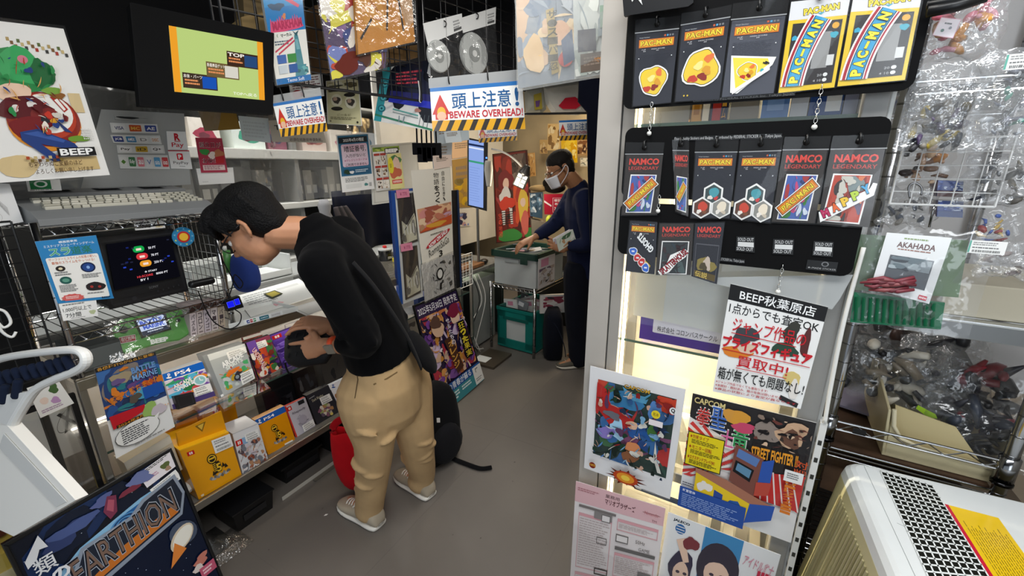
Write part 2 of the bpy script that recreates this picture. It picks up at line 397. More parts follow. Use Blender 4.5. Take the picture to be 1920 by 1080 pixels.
def lean(d, z, ang):                                     # plane leaning back into the counter from the line (d, z)
    n = (E1 * math.cos(ang) + UP * math.sin(ang)); p = CP0 - E1 * d + UP * z
    return PN(p, n)
WHITE = '#f2f1ee'
def price_tag(sh, u0, v0, u1, v1, seed=0):
    sh.rect(u0, v0, u1, v1, WHITE); w, h = u1 - u0, v1 - v0
    sh.lines(u0 + w * .1, v0 + h * .12, u1 - w * .2, v0 + h * .42, 2, '#9a9a98', seed); sh.lines(u0 + w * .1, v0 + h * .5, u1 - w * .1, v0 + h * .66, 1, '#777', seed + 1)
    rnd = random.Random(seed); sh.up(); u = u0 + w * .12
    while u < u1 - w * .12: sh.rect(u, v0 + h * .72, u + w * .018, v0 + h * .9, '#444', lift=False); u += w * rnd.uniform(.03, .05)
def red_corner(sh, u0, v0, u1, v1):                       # small red format mark with two pill halves
    sh.rect(u0, v0, u1, v1, '#c8201c'); w, h = u1 - u0, v1 - v0
    sh.rrect(u0 + w * .28, v0 + h * .2, u0 + w * .48, v0 + h * .8, '#f6e6e2', w * .08, h / w); sh.rrect(u0 + w * .54, v0 + h * .2, u0 + w * .74, v0 + h * .8, '#f6e6e2', w * .08, h / w)
def pad_mark(sh, u0, v0, u1, v1, col='#ffffff'):          # little controller-style logo: slanted P over an S
    w, h = u1 - u0, v1 - v0
    sh.text('P', u0 + w * .35, v0, u1 - w * .2, v1 - h * .15, col, .02); sh.ell(u0 + w * .45, v1 - h * .2, w * .45, h * .16, col, 14, .2)
def bee_emblem(sh, cx, cy, s, asp):                       # yellow and black ring, figure 5 and grey stones
    K_, Y_ = '#2b2416', '#f0c030'
    for i in range(9): sh.blob(cx - s * .95 + s * .24 * i, cy + s * (1.15 + .12 * (i % 2)), s * .2, s * .17, ['#8f8a84', '#b9b2a8', '#6f6a62'][i % 3], i)
    for i, (x, y) in enumerate(((.62, .35), (.86, .55), (-.55, .75))): sh.poly([(cx + s * x, cy + s * y - s * .3), (cx + s * x + s * .22, cy + s * y + s * .18), (cx + s * x - s * .2, cy + s * y + s * .18)], K_)
    sh.ell(cx - s * .28, cy - s * .72, s * .52, s * .5, K_); sh.ell(cx - s * .28, cy - s * .72, s * .42, s * .4, Y_); sh.ell(cx - s * .28, cy - s * .72, s * .33, s * .31, K_)
    sh.rect(cx - s * .6, cy - s * .86, cx + s * .02, cy - s * .7, Y_)
    sh.rect(cx - s * .42, cy - s * .3, cx + s * .3, cy + .85 * s, K_); sh.text('5', cx - s * .2, cy - s * .12, cx + s * .45, cy + s * .85, K_, .12); sh.text('5', cx - s * .14, cy - s * .06, cx + s * .4, cy + s * .8, Y_, .03)
    sh.lines(cx - s * .38, cy - s * .2, cx - s * .1, cy + s * .7, 5, Y_, 3)
def carton(name, label, pl, pix, depth, col, art, cat='game box', group=None, side=None, kind='gloss', sticker=None):
    sh = Sheet(quad(pl, *pix), depth, col, kind, side=side, level=True); art(sh)
    o = sh.build(name, None, label=label, cat=cat, group=group)
    return o, sh
def tag_part(sh, parent, u0, v0, u1, v1, seed):
    s2 = Sheet([sh.P(u0, v0, 40), sh.P(u1, v0, 40), sh.P(u1, v1, 40), sh.P(u0, v1, 40)], .0006, WHITE); price_tag(s2, 0, 0, 1, 1, seed)
    return s2.build('price_sticker', parent)
G1 = 'boxed games on the glass shelf of the counter'; G2 = 'boxed games on the bottom tray of the counter'
# ---- upper tier
up1 = lean(.075, .634, math.radians(14)); up0 = lean(.12, .634, math.radians(14))
def a_ps4(sh):
    sh.rect(0, 0, 1, .2, '#1a63c4'); pad_mark(sh, .06, .03, .2, .17); sh.text('PS4', .27, .05, .66, .16, '#fff', .02)
    sh.rect(0, .2, 1, .2 + .015, '#fff'); sh.rect(0, .215, 1, 1, '#d9d4e6'); sh.art(0, .215, 1, .75, ['#7d4db0', '#3aa676', '#e58a2f', '#d64f55', '#58b9e0', '#f1e6f5', '#2f7f4c'], 34, 3, .3)
    sh.ell(.78, .46, .17, .14, '#e8eef2'); sh.ell(.78, .46, .13, .105, '#8fc4c9'); sh.line([(.78, .46), (.78, .38)], .02, '#fff'); sh.line([(.78, .46), (.85, .48)], .02, '#fff')
    sh.text('ARCADE', .14, .33, .6, .44, '#fff', .03, -.18); sh.text('SPIRITS', .18, .44, .62, .53, '#fff', .03, -.18); sh.rect(0, .86, 1, 1, '#4b3f78')
o, sh = carton('game_box', 'white and purple boxed game with a blue band on top, leftmost on the glass shelf', up1, ((304, 702), (379, 678), (403, 742), (324, 768)), .035, '#e9e9ee', a_ps4, 'game box', G1, '#d8dbe2')
tag_part(sh, o, .55, .62, .98, .9, 5)
def a_arc(sh):
    sh.rect(0, 0, 1, .14, '#d9dcdc'); sh.rect(0, 0, .1, 1, '#8b8f92')
    sh.art(.18, .42, .95, .92, ['#6b4a92', '#4fae6e', '#e07a2b', '#b9c6c9', '#cfd6d2', '#caa22c', '#3f3b46', '#d8603f'], 38, 8, .3)
    sh.ell(.5, .56, .2, .05, '#e8772a', 18, -.2); sh.ell(.56, .74, .09, .08, '#31343c'); sh.ell(.56, .73, .05, .045, '#8e9aa5')
    sh.text('ARCADE', .3, .22, .86, .36, '#fff', .04, -.16); sh.text('SPIRITS', .36, .36, .82, .45, '#eef2ee', .04, -.16); sh.rect(.02, .93, .09, .98, '#fff')
o, sh = carton('game_box', 'large silver boxed game standing in the middle of the glass shelf', up1, ((380, 668), (459, 644), (478, 710), (413, 747)), .05, '#b4b8b8', a_arc, 'game box', G1, '#a6aaad')
tag_part(sh, o, .5, .08, .98, .24, 6); tag_part(sh, o, .62, .7, .99, .98, 7)
def a_red(sh):
    sh.art(0, .12, 1, 1, ['#d6552c', '#5b2b86', '#2e2a44', '#e7a63a', '#f3e9dc', '#7a2d22', '#3d7a40', '#c9482c'], 52, 12, .3)
    sh.rect(0, 0, .06, 1, '#1c1a20'); sh.rect(.06, 0, .4, .3, '#6c4a9e'); sh.text('UNDERRAIL', .02, .4, .62, .58, '#c2221e', .05, 1.25); sh.text('UNDERRAIL', .03, .4, .61, .57, '#fff6f0', 0, 1.25)
o, sh = carton('game_box', 'crowded orange and purple boxed game leaning with a black spine on the glass shelf', up1, ((457, 644), (505, 628), (528, 690), (483, 713)), .018, '#8a3a56', a_red, 'game box', G1, '#17151a')
tag_part(sh, o, .22, .08, .78, .26, 9)
def a_pur(sh):
    red_corner(sh, .04, .03, .38, .14); sh.art(0, .2, 1, 1, ['#7a55c9', '#5b37a4', '#8f6bdc', '#43277f'], 16, 4, .4)
    for k in range(5): sh.line([(.1, .3 + .13 * k), (.95, .22 + .15 * k)], .015, '#b59bef')
o, sh = carton('game_box', 'plain purple boxed game with a red corner mark beside the quilted pouch', up0, ((506, 630), (556, 611), (578, 672), (533, 692)), .018, '#6a45b8', a_pur, 'game box', G1, '#3b2470')
up2 = lean(.25, .634, math.radians(14))
for i, (x0, y0, x1, y1, h, c, lab) in enumerate(((455, 633, 492, 622, 40, '#7c3128', 'dark red game case in the back row of the glass shelf'), (490, 622, 532, 609, 42, '#f0eceb', 'white price card board behind the dark red game case'),
        (535, 610, 578, 597, 46, '#e9dfe6', 'white and purple game case in the back row beside the man hands'), (545, 640, 585, 622, 46, '#5d3da6', 'violet game case half hidden by the quilted pouch'))):
    def a_x(sh, i=i): sh.art(0, .15, 1, 1, [['#a8473a', '#3b1c1a', '#d8a08a'], ['#fff', '#dcd8da', '#e7c9c4'], ['#7b57b8', '#d2507a', '#f3b33c', '#2c2552'], ['#7c5ccf', '#44287f', '#9b80e0']][i], 16, 20 + i, .35); sh.rect(0, 0, 1, .12, '#faf7f5'); i == 2 and sh.lines(.1, .5, .9, .66, 1, '#33306a', 2)
    carton('game_case', lab, up2 if i < 3 else up1, ((x0, y0), (x1, y1), (x1 + 12, y1 + h), (x0 + 12, y0 + h)), .016, c, a_x, 'game case', 'game cases in the back row')
# acrylic risers and the dark cartridge in front of the upper row
for i, (pts, lab) in enumerate(((((318, 772), (400, 748), (412, 772), (330, 800)), 'clear acrylic riser in front of the blue banded game box'), (((405, 752), (492, 716), (508, 732), (420, 772)), 'clear acrylic riser in front of the silver game box'))):
    q = [hit(x, y, C(0, .03, .62), UP) for x, y in pts]
    b = MB('glass', '#dfe2e0'); b.prism([p + UP * .008 for p in q], UP * .004); b.prism([q[3], q[2], q[2] + UP * .012, q[3] + UP * .012], (q[0] - q[3]) * .03)
    b.build('acrylic_stand', None, label=lab, cat='stand', group='acrylic risers')
sh = Sheet(quad(lean(.05, .634, .25), (326, 743), (362, 735), (368, 757), (334, 768)), .03, '#1b1b1f', 'plastic'); sh.frame(.1, .1, .9, .9, .05, '#2c2c31')
sh.build('game_cartridge', None, label='small black cartridge resting in front of the blue banded game box', cat='cartridge')
# ---- lower tier
lo = lean(.02, .272, math.radians(3))
t = thing('game_box', 'big golden yellow boxed game with a slanted top at the left of the bottom tray', 'game box', C(.09, .05, .272), G2)
f = quad(lean(.025, .272, .03), (337, 846), (429, 811), (453, 890), (373, 937))
sh = Sheet(f, .13, '#f0a512', 'gloss', side='#e39a10', level=True); red_corner(sh, .1, .07, .24, .15); bee_emblem(sh, .56, .52, .2, 1.1); sh.rect(.06, .93, .12, .97, '#fbe9c0'); sh.build('carton', t)
tag_part(sh, t, .6, .02, 1.0, .3, 11)
tl, tr = f[0], f[1]; bk = C(0, .16, 0) - C(0, 0, 0)
b = MB('gloss', '#f7bd20'); b.prism([tl, tr, tr + bk + UP * .01, tl + bk + UP * .01], UP * .004)
b.build('slanted_lid', t)
sh = Sheet(quad(LP(.06), (331, 812), (415, 771), (425, 807), (336, 839)), .01, '#eaa214', 'gloss', level=True); sh.poly([(.38, .12), (.62, .12), (.5, .6)], '#8f6a1c'); sh.poly([(.43, .17), (.57, .17), (.5, .48)], '#e8c250'); sh.build('back_flap', t)
t = thing('game_box', 'taller golden yellow boxed game standing behind the slanted one', 'game box', C(.1, .22, .272), G2)
sh = Sheet([C(-.02, .2, .56), C(.145, .2, .56), C(.145, .2, .275), C(-.02, .2, .275)], .1, '#e89b10', 'gloss', level=True); sh.poly([(.4, .06), (.6, .04), (.5, .18)], '#8f6a1c'); sh.poly([(.44, .07), (.56, .055), (.5, .14)], '#e8c250'); sh.build('carton', t)
sh = Sheet([C(.165, .2, .55), C(.3, .2, .55), C(.3, .2, .275), C(.165, .2, .275)], .1, '#dc9416', 'gloss', level=True); red_corner(sh, .3, .1, .52, .24); sh.build('game_box', None, label='orange yellow boxed game standing behind the white patterned one', cat='game box', group=G2)
def a_wht(sh):
    sh.rect(0, 0, 1, .16, '#e2e2e4'); red_corner(sh, .03, .17, .27, .3); sh.rect(.27, .16, .45, .32, '#8fb4d6')
    sh.art(.02, .3, .98, .97, ['#8a4a3a', '#c9b7ae', '#e9e2e0', '#7d7f88', '#b98b6a', '#5a4a52', '#d7c9d0', '#a86a52'], 70, 31, .2)
    sh.text('Oz', .38, .86, .62, .96, '#fff', .03)
o, sh = carton('game_box', 'white boxed game with a crowded brown and grey picture, on the bottom tray', lean(.03, .272, .1), ((436, 815), (484, 795), (504, 866), (456, 892)), .05, '#dcdcde', a_wht, 'game box', G2, '#c9c9cc')
tag_part(sh, o, .38, .1, .92, .28, 13)
b = MB('gloss', '#c6c6c9'); q = quad(lean(.03, .272, .1), (436, 815), (484, 795)); b.prism([q[0], q[1], q[1] + bk * .6 + UP * .01, q[0] + bk * .6 + UP * .01], UP * .004); b.build('lid', None if False else o)
def a_py(sh):
    sh.rect(0, 0, 1, .16, '#1d5fb4'); pad_mark(sh, .05, .03, .18, .14); sh.text('PS4', .25, .05, .6, .12, '#fff', .02); bee_emblem(sh, .52, .56, .2, 1)
    sh.rect(.6, .93, .9, .97, '#f7f3e6')
o, sh = carton('game_box', 'mustard boxed game with a blue band and round emblem, on the bottom tray', lean(.05, .272, .12), ((478, 788), (533, 761), (554, 826), (503, 853)), .03, '#e2940f', a_py, 'game box', G2, '#b87a10')
def a_gr(sh):
    sh.rect(0, 0, .06, 1, '#d3372e'); red_corner(sh, .06, .04, .26, .16); sh.rect(.6, .02, .9, .14, '#2a2a2e'); sh.text('Rhapsody', .2, .24, .85, .33, '#6c6874', .02)
    for k in range(9): sh.line([(.3 + .03 * k, .48 + .02 * math.sin(k)), (.5 + .035 * k, .4 + .035 * k), (.42 + .05 * k, .8 - .02 * k), (.28 + .02 * k, .62)], .008, '#77727e')
    sh.ell(.55, .56, .2, .13, '#b4aebb', 18)
o, sh = carton('game_box', 'pale grey boxed game with a thin red spine, on the bottom tray', lean(.06, .272, .14), ((534, 763), (572, 745), (592, 800), (557, 824)), .016, '#c8c4cd', a_gr, 'game box', G2, '#c13a32')
tag_part(sh, o, .4, .72, .98, .92, 15)
def a_bk(sh):
    sh.line([(.06, .12), (.3, .1)], .025, '#9b9b9d'); sh.text('Dark Rhythm', .14, .16, .62, .26, '#c9c2a8', .01, -.05)
    for k in range(26):
        a = k * 2.4; r = .03 + .008 * k; sh.blob(.5 + r * math.cos(a) * 1.1, .62 + r * math.sin(a) * .8, .07, .06, ['#c9b8a2', '#8d5f74', '#e7dccb', '#b98a5c', '#6d5b6f', '#9fae6b'][k % 6], k)
    sh.ell(.62, .8, .06, .04, '#e4cf6a')
o, sh = carton('game_box', 'charcoal boxed game with a round wreath picture, on the bottom tray', lean(.06, .272, .14), ((574, 742), (616, 722), (643, 778), (597, 802)), .03, '#35343a', a_bk, 'game box', G2, '#222126')
tag_part(sh, o, .42, .22, .86, .44, 16)
def a_p5(sh):
    sh.rect(0, 0, 1, .14, '#f7f7f9'); pad_mark(sh, .08, .02, .28, .13, '#1d4fa0'); sh.art(.05, .18, .95, .95, ['#b37a4a', '#e9d9c0', '#8d4a3c', '#efe9e2', '#caa06a'], 30, 40, .3)
o, sh = carton('game_box', 'white boxed game with a brown picture, half behind the man on the bottom tray', lean(.06, .272, .14), ((616, 723), (652, 706), (676, 760), (643, 780)), .016, '#eeeef0', a_p5, 'game box', G2, '#dfe2ea')
for i, (u0, u1, z1, c, lab) in enumerate(((.44, .6, .52, '#1c1c20', 'black shrink wrapped console box in the back row'), (.62, .74, .5, '#28201f', 'dark brown wrapped box in the back row'), (.78, .98, .53, '#4b4744', 'grey bagged figure box in the back row'), (1.05, 1.25, .5, '#31508f', 'blue carton in the back row'), (1.3, 1.6, .52, '#b9b4aa', 'cream carton in the back row'))):
    sh = Sheet([C(u0, .24, z1), C(u1, .24, z1), C(u1, .2, .274), C(u0, .2, .274)], .08, c, 'gloss', level=True); sh.art(.1, .15, .9, .85, [c, '#3b3b40', '#6a6663', '#2a2a2e'], 8, i, .4); sh.build('wrapped_box', None, label=lab + ' of the bottom tray', cat='box', group='wrapped boxes in the back row')
for i in range(5):
    b = MB('gloss', ['#d7d3cc', '#7b6a54', '#c98b3a', '#e9e7e4', '#3a4a7c'][i], MC); u = .62 + .2 * i; b.box(u, u + .16, .06, .2, .634, .72 + .02 * (i % 2)); b.box(u + .02, u + .14, .059, .0602, .65, .69, '#fff'); b.build('game_carton', None, label=['light grey', 'brown', 'amber', 'white', 'navy'][i] + ' carton on the glass shelf beyond the man', cat='carton', group='cartons beyond the man', bevel=.002)
# toy and clear trinkets lying on the shelf between the flyer and the boxes
b = MB('plastic', '#8a5a36', MC)
b.ball((.02, .2, .69), .05, .045, .05); b.ball((.07, .19, .72), .03, .03, .03); b.ball((.095, .185, .712), .014, .02, .01, col='#d7b48c'); b.box(-.03, .1, .15, .25, .632, .645, '#a9875a'); b.tube([(.0, .15, .73), (-.02, .12, .78), (-.01, .1, .8)], .004, 6, '#e9d36a'); b.build('souvenir_figure', None, smooth=True, label='brown souvenir figure on the glass shelf behind the blue banded game box', cat='figure')
b = MB('gloss', '#e8eef0', MC)
for k, (u, z, r) in enumerate(((.0, .31, .04), (-.08, .32, .05), (-.04, .35, .03))): b.ball((u, .08, z), r, .03, r * .6, nu=8, nv=5)
b.build('wrapped_trinket', None, smooth=False, label='shiny silver wrapped trinket on the tray behind the framed space poster', cat='trinket')
sh = Sheet(quad(lean(.05, .272, .05), (232, 868), (318, 816), (342, 880), (262, 930)), .08, '#d8cbb2', 'gloss', level=True); sh.rect(0, 0, 1, .2, '#e9e2d2'); sh.art(.05, .25, .95, .95, ['#b98a4a', '#e2d3ae', '#8f8f92', '#c9a06a'], 14, 7, .35); sh.build('game_box', None, label='cream boxed game just behind the corner of the framed space poster', cat='game box', group=G2)
# ---- flyer sleeve at the left end of the case
f = Sheet(quad(LP(-.012), (177, 691), (291, 659), (328, 800), (218, 860)), .001, '#f4f4f2')
f.rect(0, 0, 1, .57, '#1d3f7a'); f.rect(0, 0, 1, .045, '#15130f'); f.text('各機種STGがG.G.に登場!', .03, .006, .96, .04, '#e7a83a', .01)
f.art(0, .05, 1, .56, ['#23549a', '#1b3157', '#6a4a86', '#e07f2a', '#8a7f78', '#2f7d86', '#c85a2a', '#3a6fb2', '#4f9d97'], 40, 15, .28)
f.blob(.35, .17, .15, .07, '#a8987a', 3); f.blob(.28, .2, .1, .035, '#6d5a8c', 4); f.blob(.6, .42, .14, .06, '#4fa2c4', 6); f.blob(.48, .44, .1, .05, '#5b5248', 9); f.blob(.2, .3, .06, .05, '#e0822c', 2)
f.text('BATTLE', .52, .1, .93, .17, '#6f9ad0', .05); f.text('MARINE', .5, .18, .95, .26, '#15224a', .06); f.text('MARINE', .51, .185, .94, .255, '#84b2e6', .02)
f.text('撃って撃ちまくれ!', .1, .3, .95, .39, '#e88a24', .04, -.1); f.rect(.62, .36, .97, .5, '#1f56ae')
f.poly([(.03, .53), (.6, .55), (.58, .62), (.05, .68)], '#c81f2c'); f.rect(.1, .65, .7, .685, '#2a1c12'); f.text('2024年8月リリース!', .12, .652, .98, .685, '#e59a30', .01)
f.blob(.66, .65, .13, .1, '#9bbf66', 5, .2); f.blob(.8, .68, .12, .07, '#cfc4cd', 8, .3)
f.ell(.4, .81, .37, .13, '#26262a'); f.ell(.4, .81, .36, .125, '#f4f4f2'); f.poly([(.7, .74), (.8, .71), (.73, .79)], '#f4f4f2'); f.lines(.14, .73, .62, .9, 7, '#55555a', 3); f.lines(.3, .94, .9, .97, 1, '#9a9a98', 5)
o = f.build('flyer', None, label='blue underwater shooting game flyer hung on the left end of the counter', cat='flyer'); sleeve_over(f, o, .02)
# ---- things under the counter
b = MB('plastic', '#101012', MC); b.box(.12, .3, .02, .2, 0, .1, taper=.01); b.box(.115, .305, .015, .205, .1, .106, '#18181a'); b.box(.16, .26, .018, .02, .04, .07, '#1d1d20'); b.build('plastic_box', None, bevel=.006, label='black plastic box on the floor under the counter rail', cat='box')
b = MB('plastic', '#0c0c0e', MC); b.box(.42, .62, .12, .3, 0, .09); b.box(.43, .61, .118, .12, .03, .06, '#1a1a1d'); b.box(.4, .64, .11, .31, .09, .1, '#141416'); b.build('adapter_case', None, bevel=.005, label='black adapter case further back on the floor under the counter', cat='case')
b = MB('plastic', '#5d5850', MC); b.box(.5, .85, -.0, .02, .0, .006); b.box(.34, .84, .03, .032, 0, .02, '#b6b2a8'); b.build('cable_cover', None, label='flat grey cable cover on the floor beneath the rail', cat='cable cover')
for i, (u, d, c) in enumerate(((-.02, .05, '#2b2a29'), (.02, -.02, '#8f8b84'))):
    b = MB('bag' if i else 'plastic', c, MC)
    b.grid(lambda p, q, u=u, d=d: (u - .06 + .18 * p, d - .06 + .16 * q, .004 + .05 * math.sin(math.pi * p) * math.sin(math.pi * q) + .012 * math.sin(9 * p + 5 * q) * math.sin(math.pi * p) * math.sin(math.pi * q)), 14, 12)
    b.build('plastic_bag', None, smooth=True, label=['dark crumpled bag on the floor behind the clear one', 'clear crumpled plastic bag on the floor beside the framed space poster'][i], cat='bag', group='bags under the counter')
b = MB('paper', '#efece4'); p = hit(607, 968, (0, 0, 0), UP); b.add([p + Vector((x, y, .002)) for x, y in ((0, 0), (.012, .003), (.016, .012), (.004, .011))], [(0, 1, 2, 3)]); b.build('paper_scrap', None, label='tiny white scrap of paper on the floor in front of the shoes', cat='scrap')
# ================================================================== on and around the counter
def wire_panel(b, o, x, y, nx, ny, sx, sy, r=.0016, rim=.003, n=5):
    """grid of wires: origin o, unit vectors x, y, counts and spacing"""
    o, x, y = Vector(o), Vector(x), Vector(y); Wd, Ht = nx * sx, ny * sy
    for i in range(nx + 1):
        q = o + x * (i * sx); b.tube([q, q + y * Ht], rim if i in (0, nx) else r, n)
    for j in range(ny + 1):
        q = o + y * (j * sy); b.tube([q, q + x * Wd], rim if j in (0, ny) else r, n)
# chrome wire rack standing on the counter, holding monitor and keyboard computer
t = thing('wire_rack', 'small chrome wire rack on the counter carrying the monitor and the keyboard', 'wire rack', C(.03, .18, .92))
for u, d in ((-.2, .0), (.27, .02), (-.2, .36), (.27, .36)):
    b = MB('chrome', '#c9c9c9', MC); b.tube([(u, d, .921), (u, d, 1.4)], .0095, 10)
    for k in range(8): b.tube([(u, d, .98 + k * .05), (u, d, .984 + k * .05)], .0102, 10, '#8d8d8d')
    b.build('post', t, smooth=True)
for z in (1.045, 1.372):
    b = MB('chrome', '#bdbdbd', MC)
    for k in range(16): b.tube([(-.2 + .0313 * k, .0, z), (-.2 + .0313 * k, .36, z)], .0018, 5)
    for d in (0, .36):
        b.tube([(-.2, d, z + .012), (.27, d, z + .012)], .003, 6); b.tube([(-.2, d, z - .012), (.27, d, z - .012)], .003, 6)
        for k in range(12): b.tube([(-.2 + .039 * k, d, z - .012), (-.18 + .039 * k, d, z + .012), (-.161 + .039 * k, d, z - .012)], .0015, 4)
    b.build('shelf', t)
b = MB('chrome', '#b8b8b8', MC); wire_panel(b, (.275, .02, .95), (0, 1, 0), (0, 0, 1), 9, 12, .036, .034); b.build('side_grid', t)

t = thing('keyboard_computer', 'old grey home computer with built-in keyboard lying on the top wire shelf', 'computer', C(.04, .1, 1.386))
b = MB('plastic', '#7d7f80', MC)
b.prism([(-.19, .0, 1.388), (-.19, .0, 1.406), (-.19, .05, 1.428), (-.19, .235, 1.462), (-.19, .3, 1.466), (-.19, .31, 1.388)], (.47, 0, 0)); b.prism([(-.19, .2, 1.45), (-.19, .2, 1.468), (-.19, .3, 1.478), (-.19, .3, 1.45)], (.47, 0, 0), '#6b6d6e')
for k in range(3): b.box(-.1 + k * .13, -.03 + k * .13, .225, .285, 1.477, 1.4785, '#3c3e40')
b.build('case', t, bevel=.006)
b = MB('plastic', '#b9b6a9', MC); rnd = random.Random(2)
for r in range(5):
    d0 = .055 + r * .028; z = 1.4285 + r * .0052; u = -.155 + (.006 * (r % 3))
    while u < .17:
        w = .021 if rnd.random() < .85 else .04
        if r == 0 and .0 > u > -.06: w = .12
        b.box(u, u + w - .003, d0, d0 + .024, z - .004, z + .009, rnd.choice(['#bdb9aa', '#bdb9aa', '#a9a595', '#c7c3b4'])); u += w
    for k in range(4): b.box(.185 + k * .021, .202 + k * .021, d0, d0 + .024, z - .004, z + .009, '#aaa798')
b.build('keys', t, bevel=.002)

t = thing('monitor', 'small black tube monitor showing a dark game screen, on the lower wire shelf', 'monitor', C(.09, .2, 1.06))
q = quad(LP(.05), (180, 446), (324, 428), (354, 545), (205, 581))
sh = Sheet(q, .24, '#1b1b1d', 'plastic', level=True); sh.frame(.03, .06, .97, .96, .02, '#242427')
sh.rect(.08, .88, .94, .885, '#0c0c0d'); sh.text('SONY', .5, .8, .62, .835, '#6d6d70')
for k in range(5): sh.ell(.6 + .07 * k, .9 - .005 * k, .018, .025, '#0e0e10'); sh.ell(.6 + .07 * k, .895 - .005 * k, .012, .018, '#2c2c30')
sh.ell(.3, .92, .03, .03, '#2a2a2e'); sh.build('cabinet', t, bevel=.012)
s2 = Sheet([sh.P(.09, .1, 60), sh.P(.92, .1, 60), sh.P(.92, .74, 60), sh.P(.09, .74, 60)], .002, '#08080c', 'gloss')
s2.rect(0, 0, 1, 1, '#0b0b12', 'screen'); s2.kind = 'screen'
for i, (y, c, pt) in enumerate(((.2, '#17a34a', '50 PT'), (.37, '#d43a3f', '70 PT'), (.54, '#e59a2c', '250 PT'))):
    s2.rrect(.36 + .03 * i, y - .07, .54 + .03 * i, y + .07, c, .05, 1.4); s2.rect(.41 + .03 * i, y - .02, .49 + .03 * i, y + .03, '#f1d9cd'); s2.text(pt, .6 + .02 * i, y - .02, .72 + .02 * i + (.03 if i == 2 else 0), y + .035, '#e6e6ee', .02)
s2.text('★ START', .46, .7, .66, .75, '#e9e9ee', .02); s2.text('HI-SCORE', .34, .79, .58, .84, '#e2424a', .02); s2.text('8000 PT', .63, .79, .82, .84, '#e9e9ee', .02); s2.text('BY ?', .38, .87, .5, .92, '#e9e9ee', .02)
for i in range(22): r_ = random.Random(i); x, y = r_.uniform(.05, .95), r_.uniform(.06, .62); (abs(x - .55) > .2) and s2.rect(x, y, x + .04, y + .03, r_.choice(['#2c47c8', '#1a2668', '#22253a']))
s2.build('screen', t)
def card(name, label, pl, pix, art, cat='card', group=None, col='#f2f1ee', thick=.0012, kind='paper', **kw):
    sh = Sheet(quad(pl, *pix), thick, col, kind, **kw); art(sh); return sh.build(name, None, label=label, cat=cat, group=group), sh
def a(sh):
    sh.rect(0, 0, 1, 1, '#2f83bd'); sh.text('横画面専用', .35, .03, .65, .065, '#fff', .01); sh.text('ミステリアスシューティングゲーム', .1, .075, .93, .115, '#fff')
    sh.text('スラ', .14, .13, .5, .25, '#dff0e2', .05); sh.text('道楽', .5, .13, .86, .25, '#2b7d58', .06); sh.text('スラ', .15, .135, .49, .245, '#3fa277', .02)
    sh.rrect(.06, .27, .94, .96, '#f1efea', .03); sh.text('サーファーとスライムの知恵の戦い。', .1, .28, .9, .325, '#c9642a', .01); sh.text('最強のスライムをやっつける!', .13, .335, .85, .38, '#c9642a', .01)
    sh.ell(.24, .45, .08, .045, '#2b2320'); sh.ell(.24, .45, .035, .02, '#e2d5b2'); sh.ell(.7, .47, .13, .08, '#16244a'); sh.ell(.7, .47, .1, .06, '#24468a'); sh.ell(.7, .47, .03, .025, '#8fb4e8')
    sh.ell(.26, .64, .1, .06, '#245a52'); sh.ell(.26, .64, .06, .03, '#5f9a86'); sh.blob(.73, .78, .17, .075, '#2a2224', 4, .15); sh.ell(.66, .78, .03, .02, '#a3342e'); sh.ell(.8, .79, .03, .02, '#a3342e')
    sh.lines(.12, .5, .4, .57, 2, '#888', 2); sh.lines(.55, .57, .92, .64, 3, '#888', 3); sh.lines(.12, .71, .42, .83, 5, '#888', 4); sh.lines(.55, .87, .9, .9, 1, '#888', 5)
    p = []
    for k in range(24): r_ = 1 if k % 2 else .86; an = 2 * math.pi * k / 24; p.append((.28 + .2 * r_ * math.cos(an), .93 + .07 * r_ * math.sin(an)))
    sh.poly(p, '#d5615d'); sh.lines(.16, .9, .4, .95, 2, '#f3d3cf', 8); sh.rect(0, .97, 1, 1, '#2f83bd'); sh.text('BEEP', .78, .955, .94, .985, '#16202c', .03)
card('instruction_card', 'blue bordered instruction card with an orange heading, leaning before the black monitor', LP(-.01), ((65, 453), (180, 441), (213, 559), (108, 569)), a)
def a(sh): sh.lines(.08, .08, .7, .22, 1, '#8a8a86', 3); sh.text('1,000円以上で', .06, .28, .84, .54, '#2c2c2c', .02); sh.text('7分間', .1, .6, .52, .86, '#2c2c2c', .02); sh.lines(.22, .9, .75, .96, 1, '#999', 2); sh.blob(.85, .72, .08, .14, '#bcc59a', 3)
card('price_card', 'small white handwritten card just below the blue bordered instruction card', LP(-.012), ((110, 570), (180, 560), (184, 592), (119, 602)), a)
def a(sh): sh.text('Photo Time', .06, .1, .5, .26, '#c77a86'); sh.lines(.06, .34, .55, .5, 1, '#d8a2a8', 3); sh.lines(.06, .55, .6, .95, 3, '#2d2d2d', 5, .6); sh.ell(.8, .9, .14, .05, '#e0d0a8'); sh.line([(.8, .88), (.78, .6), (.8, .35)], .04, '#7a5636'); [sh.poly([(.8, .33), (.8 + .17 * math.cos(k), .3 + .17 * math.sin(k) - .02), (.8 + .15 * math.cos(k + .35), .34 + .22 * math.sin(k + .35))], '#3f8f45') for k in (.1, .9, 2.2, 3.1, 4.0, 5.2)]
card('price_card', 'small white card with a drawn palm tree, stuck on top of the monitor', LP(.03), ((247, 402), (303, 396), (310, 427), (254, 432)), a)
b = MB('plastic', '#2a76a5'); pc = LP(.03)(343, 444); mx = MAT(pc, E2, UP)
def disc(b, mx, r, z0, z1, col, n=28, kind=None): b.prism([mx @ Vector((r * math.cos(2 * math.pi * k / n), r * math.sin(2 * math.pi * k / n), z0)) for k in range(n)], mx.to_3x3() @ Vector((0, 0, z1 - z0)), col, kind)
disc(b, mx, .035, 0, .004, '#2d7ba8'); disc(b, mx, .02, .004, .005, '#b32a2a'); disc(b, mx, .014, .005, .006, '#e3b43a')
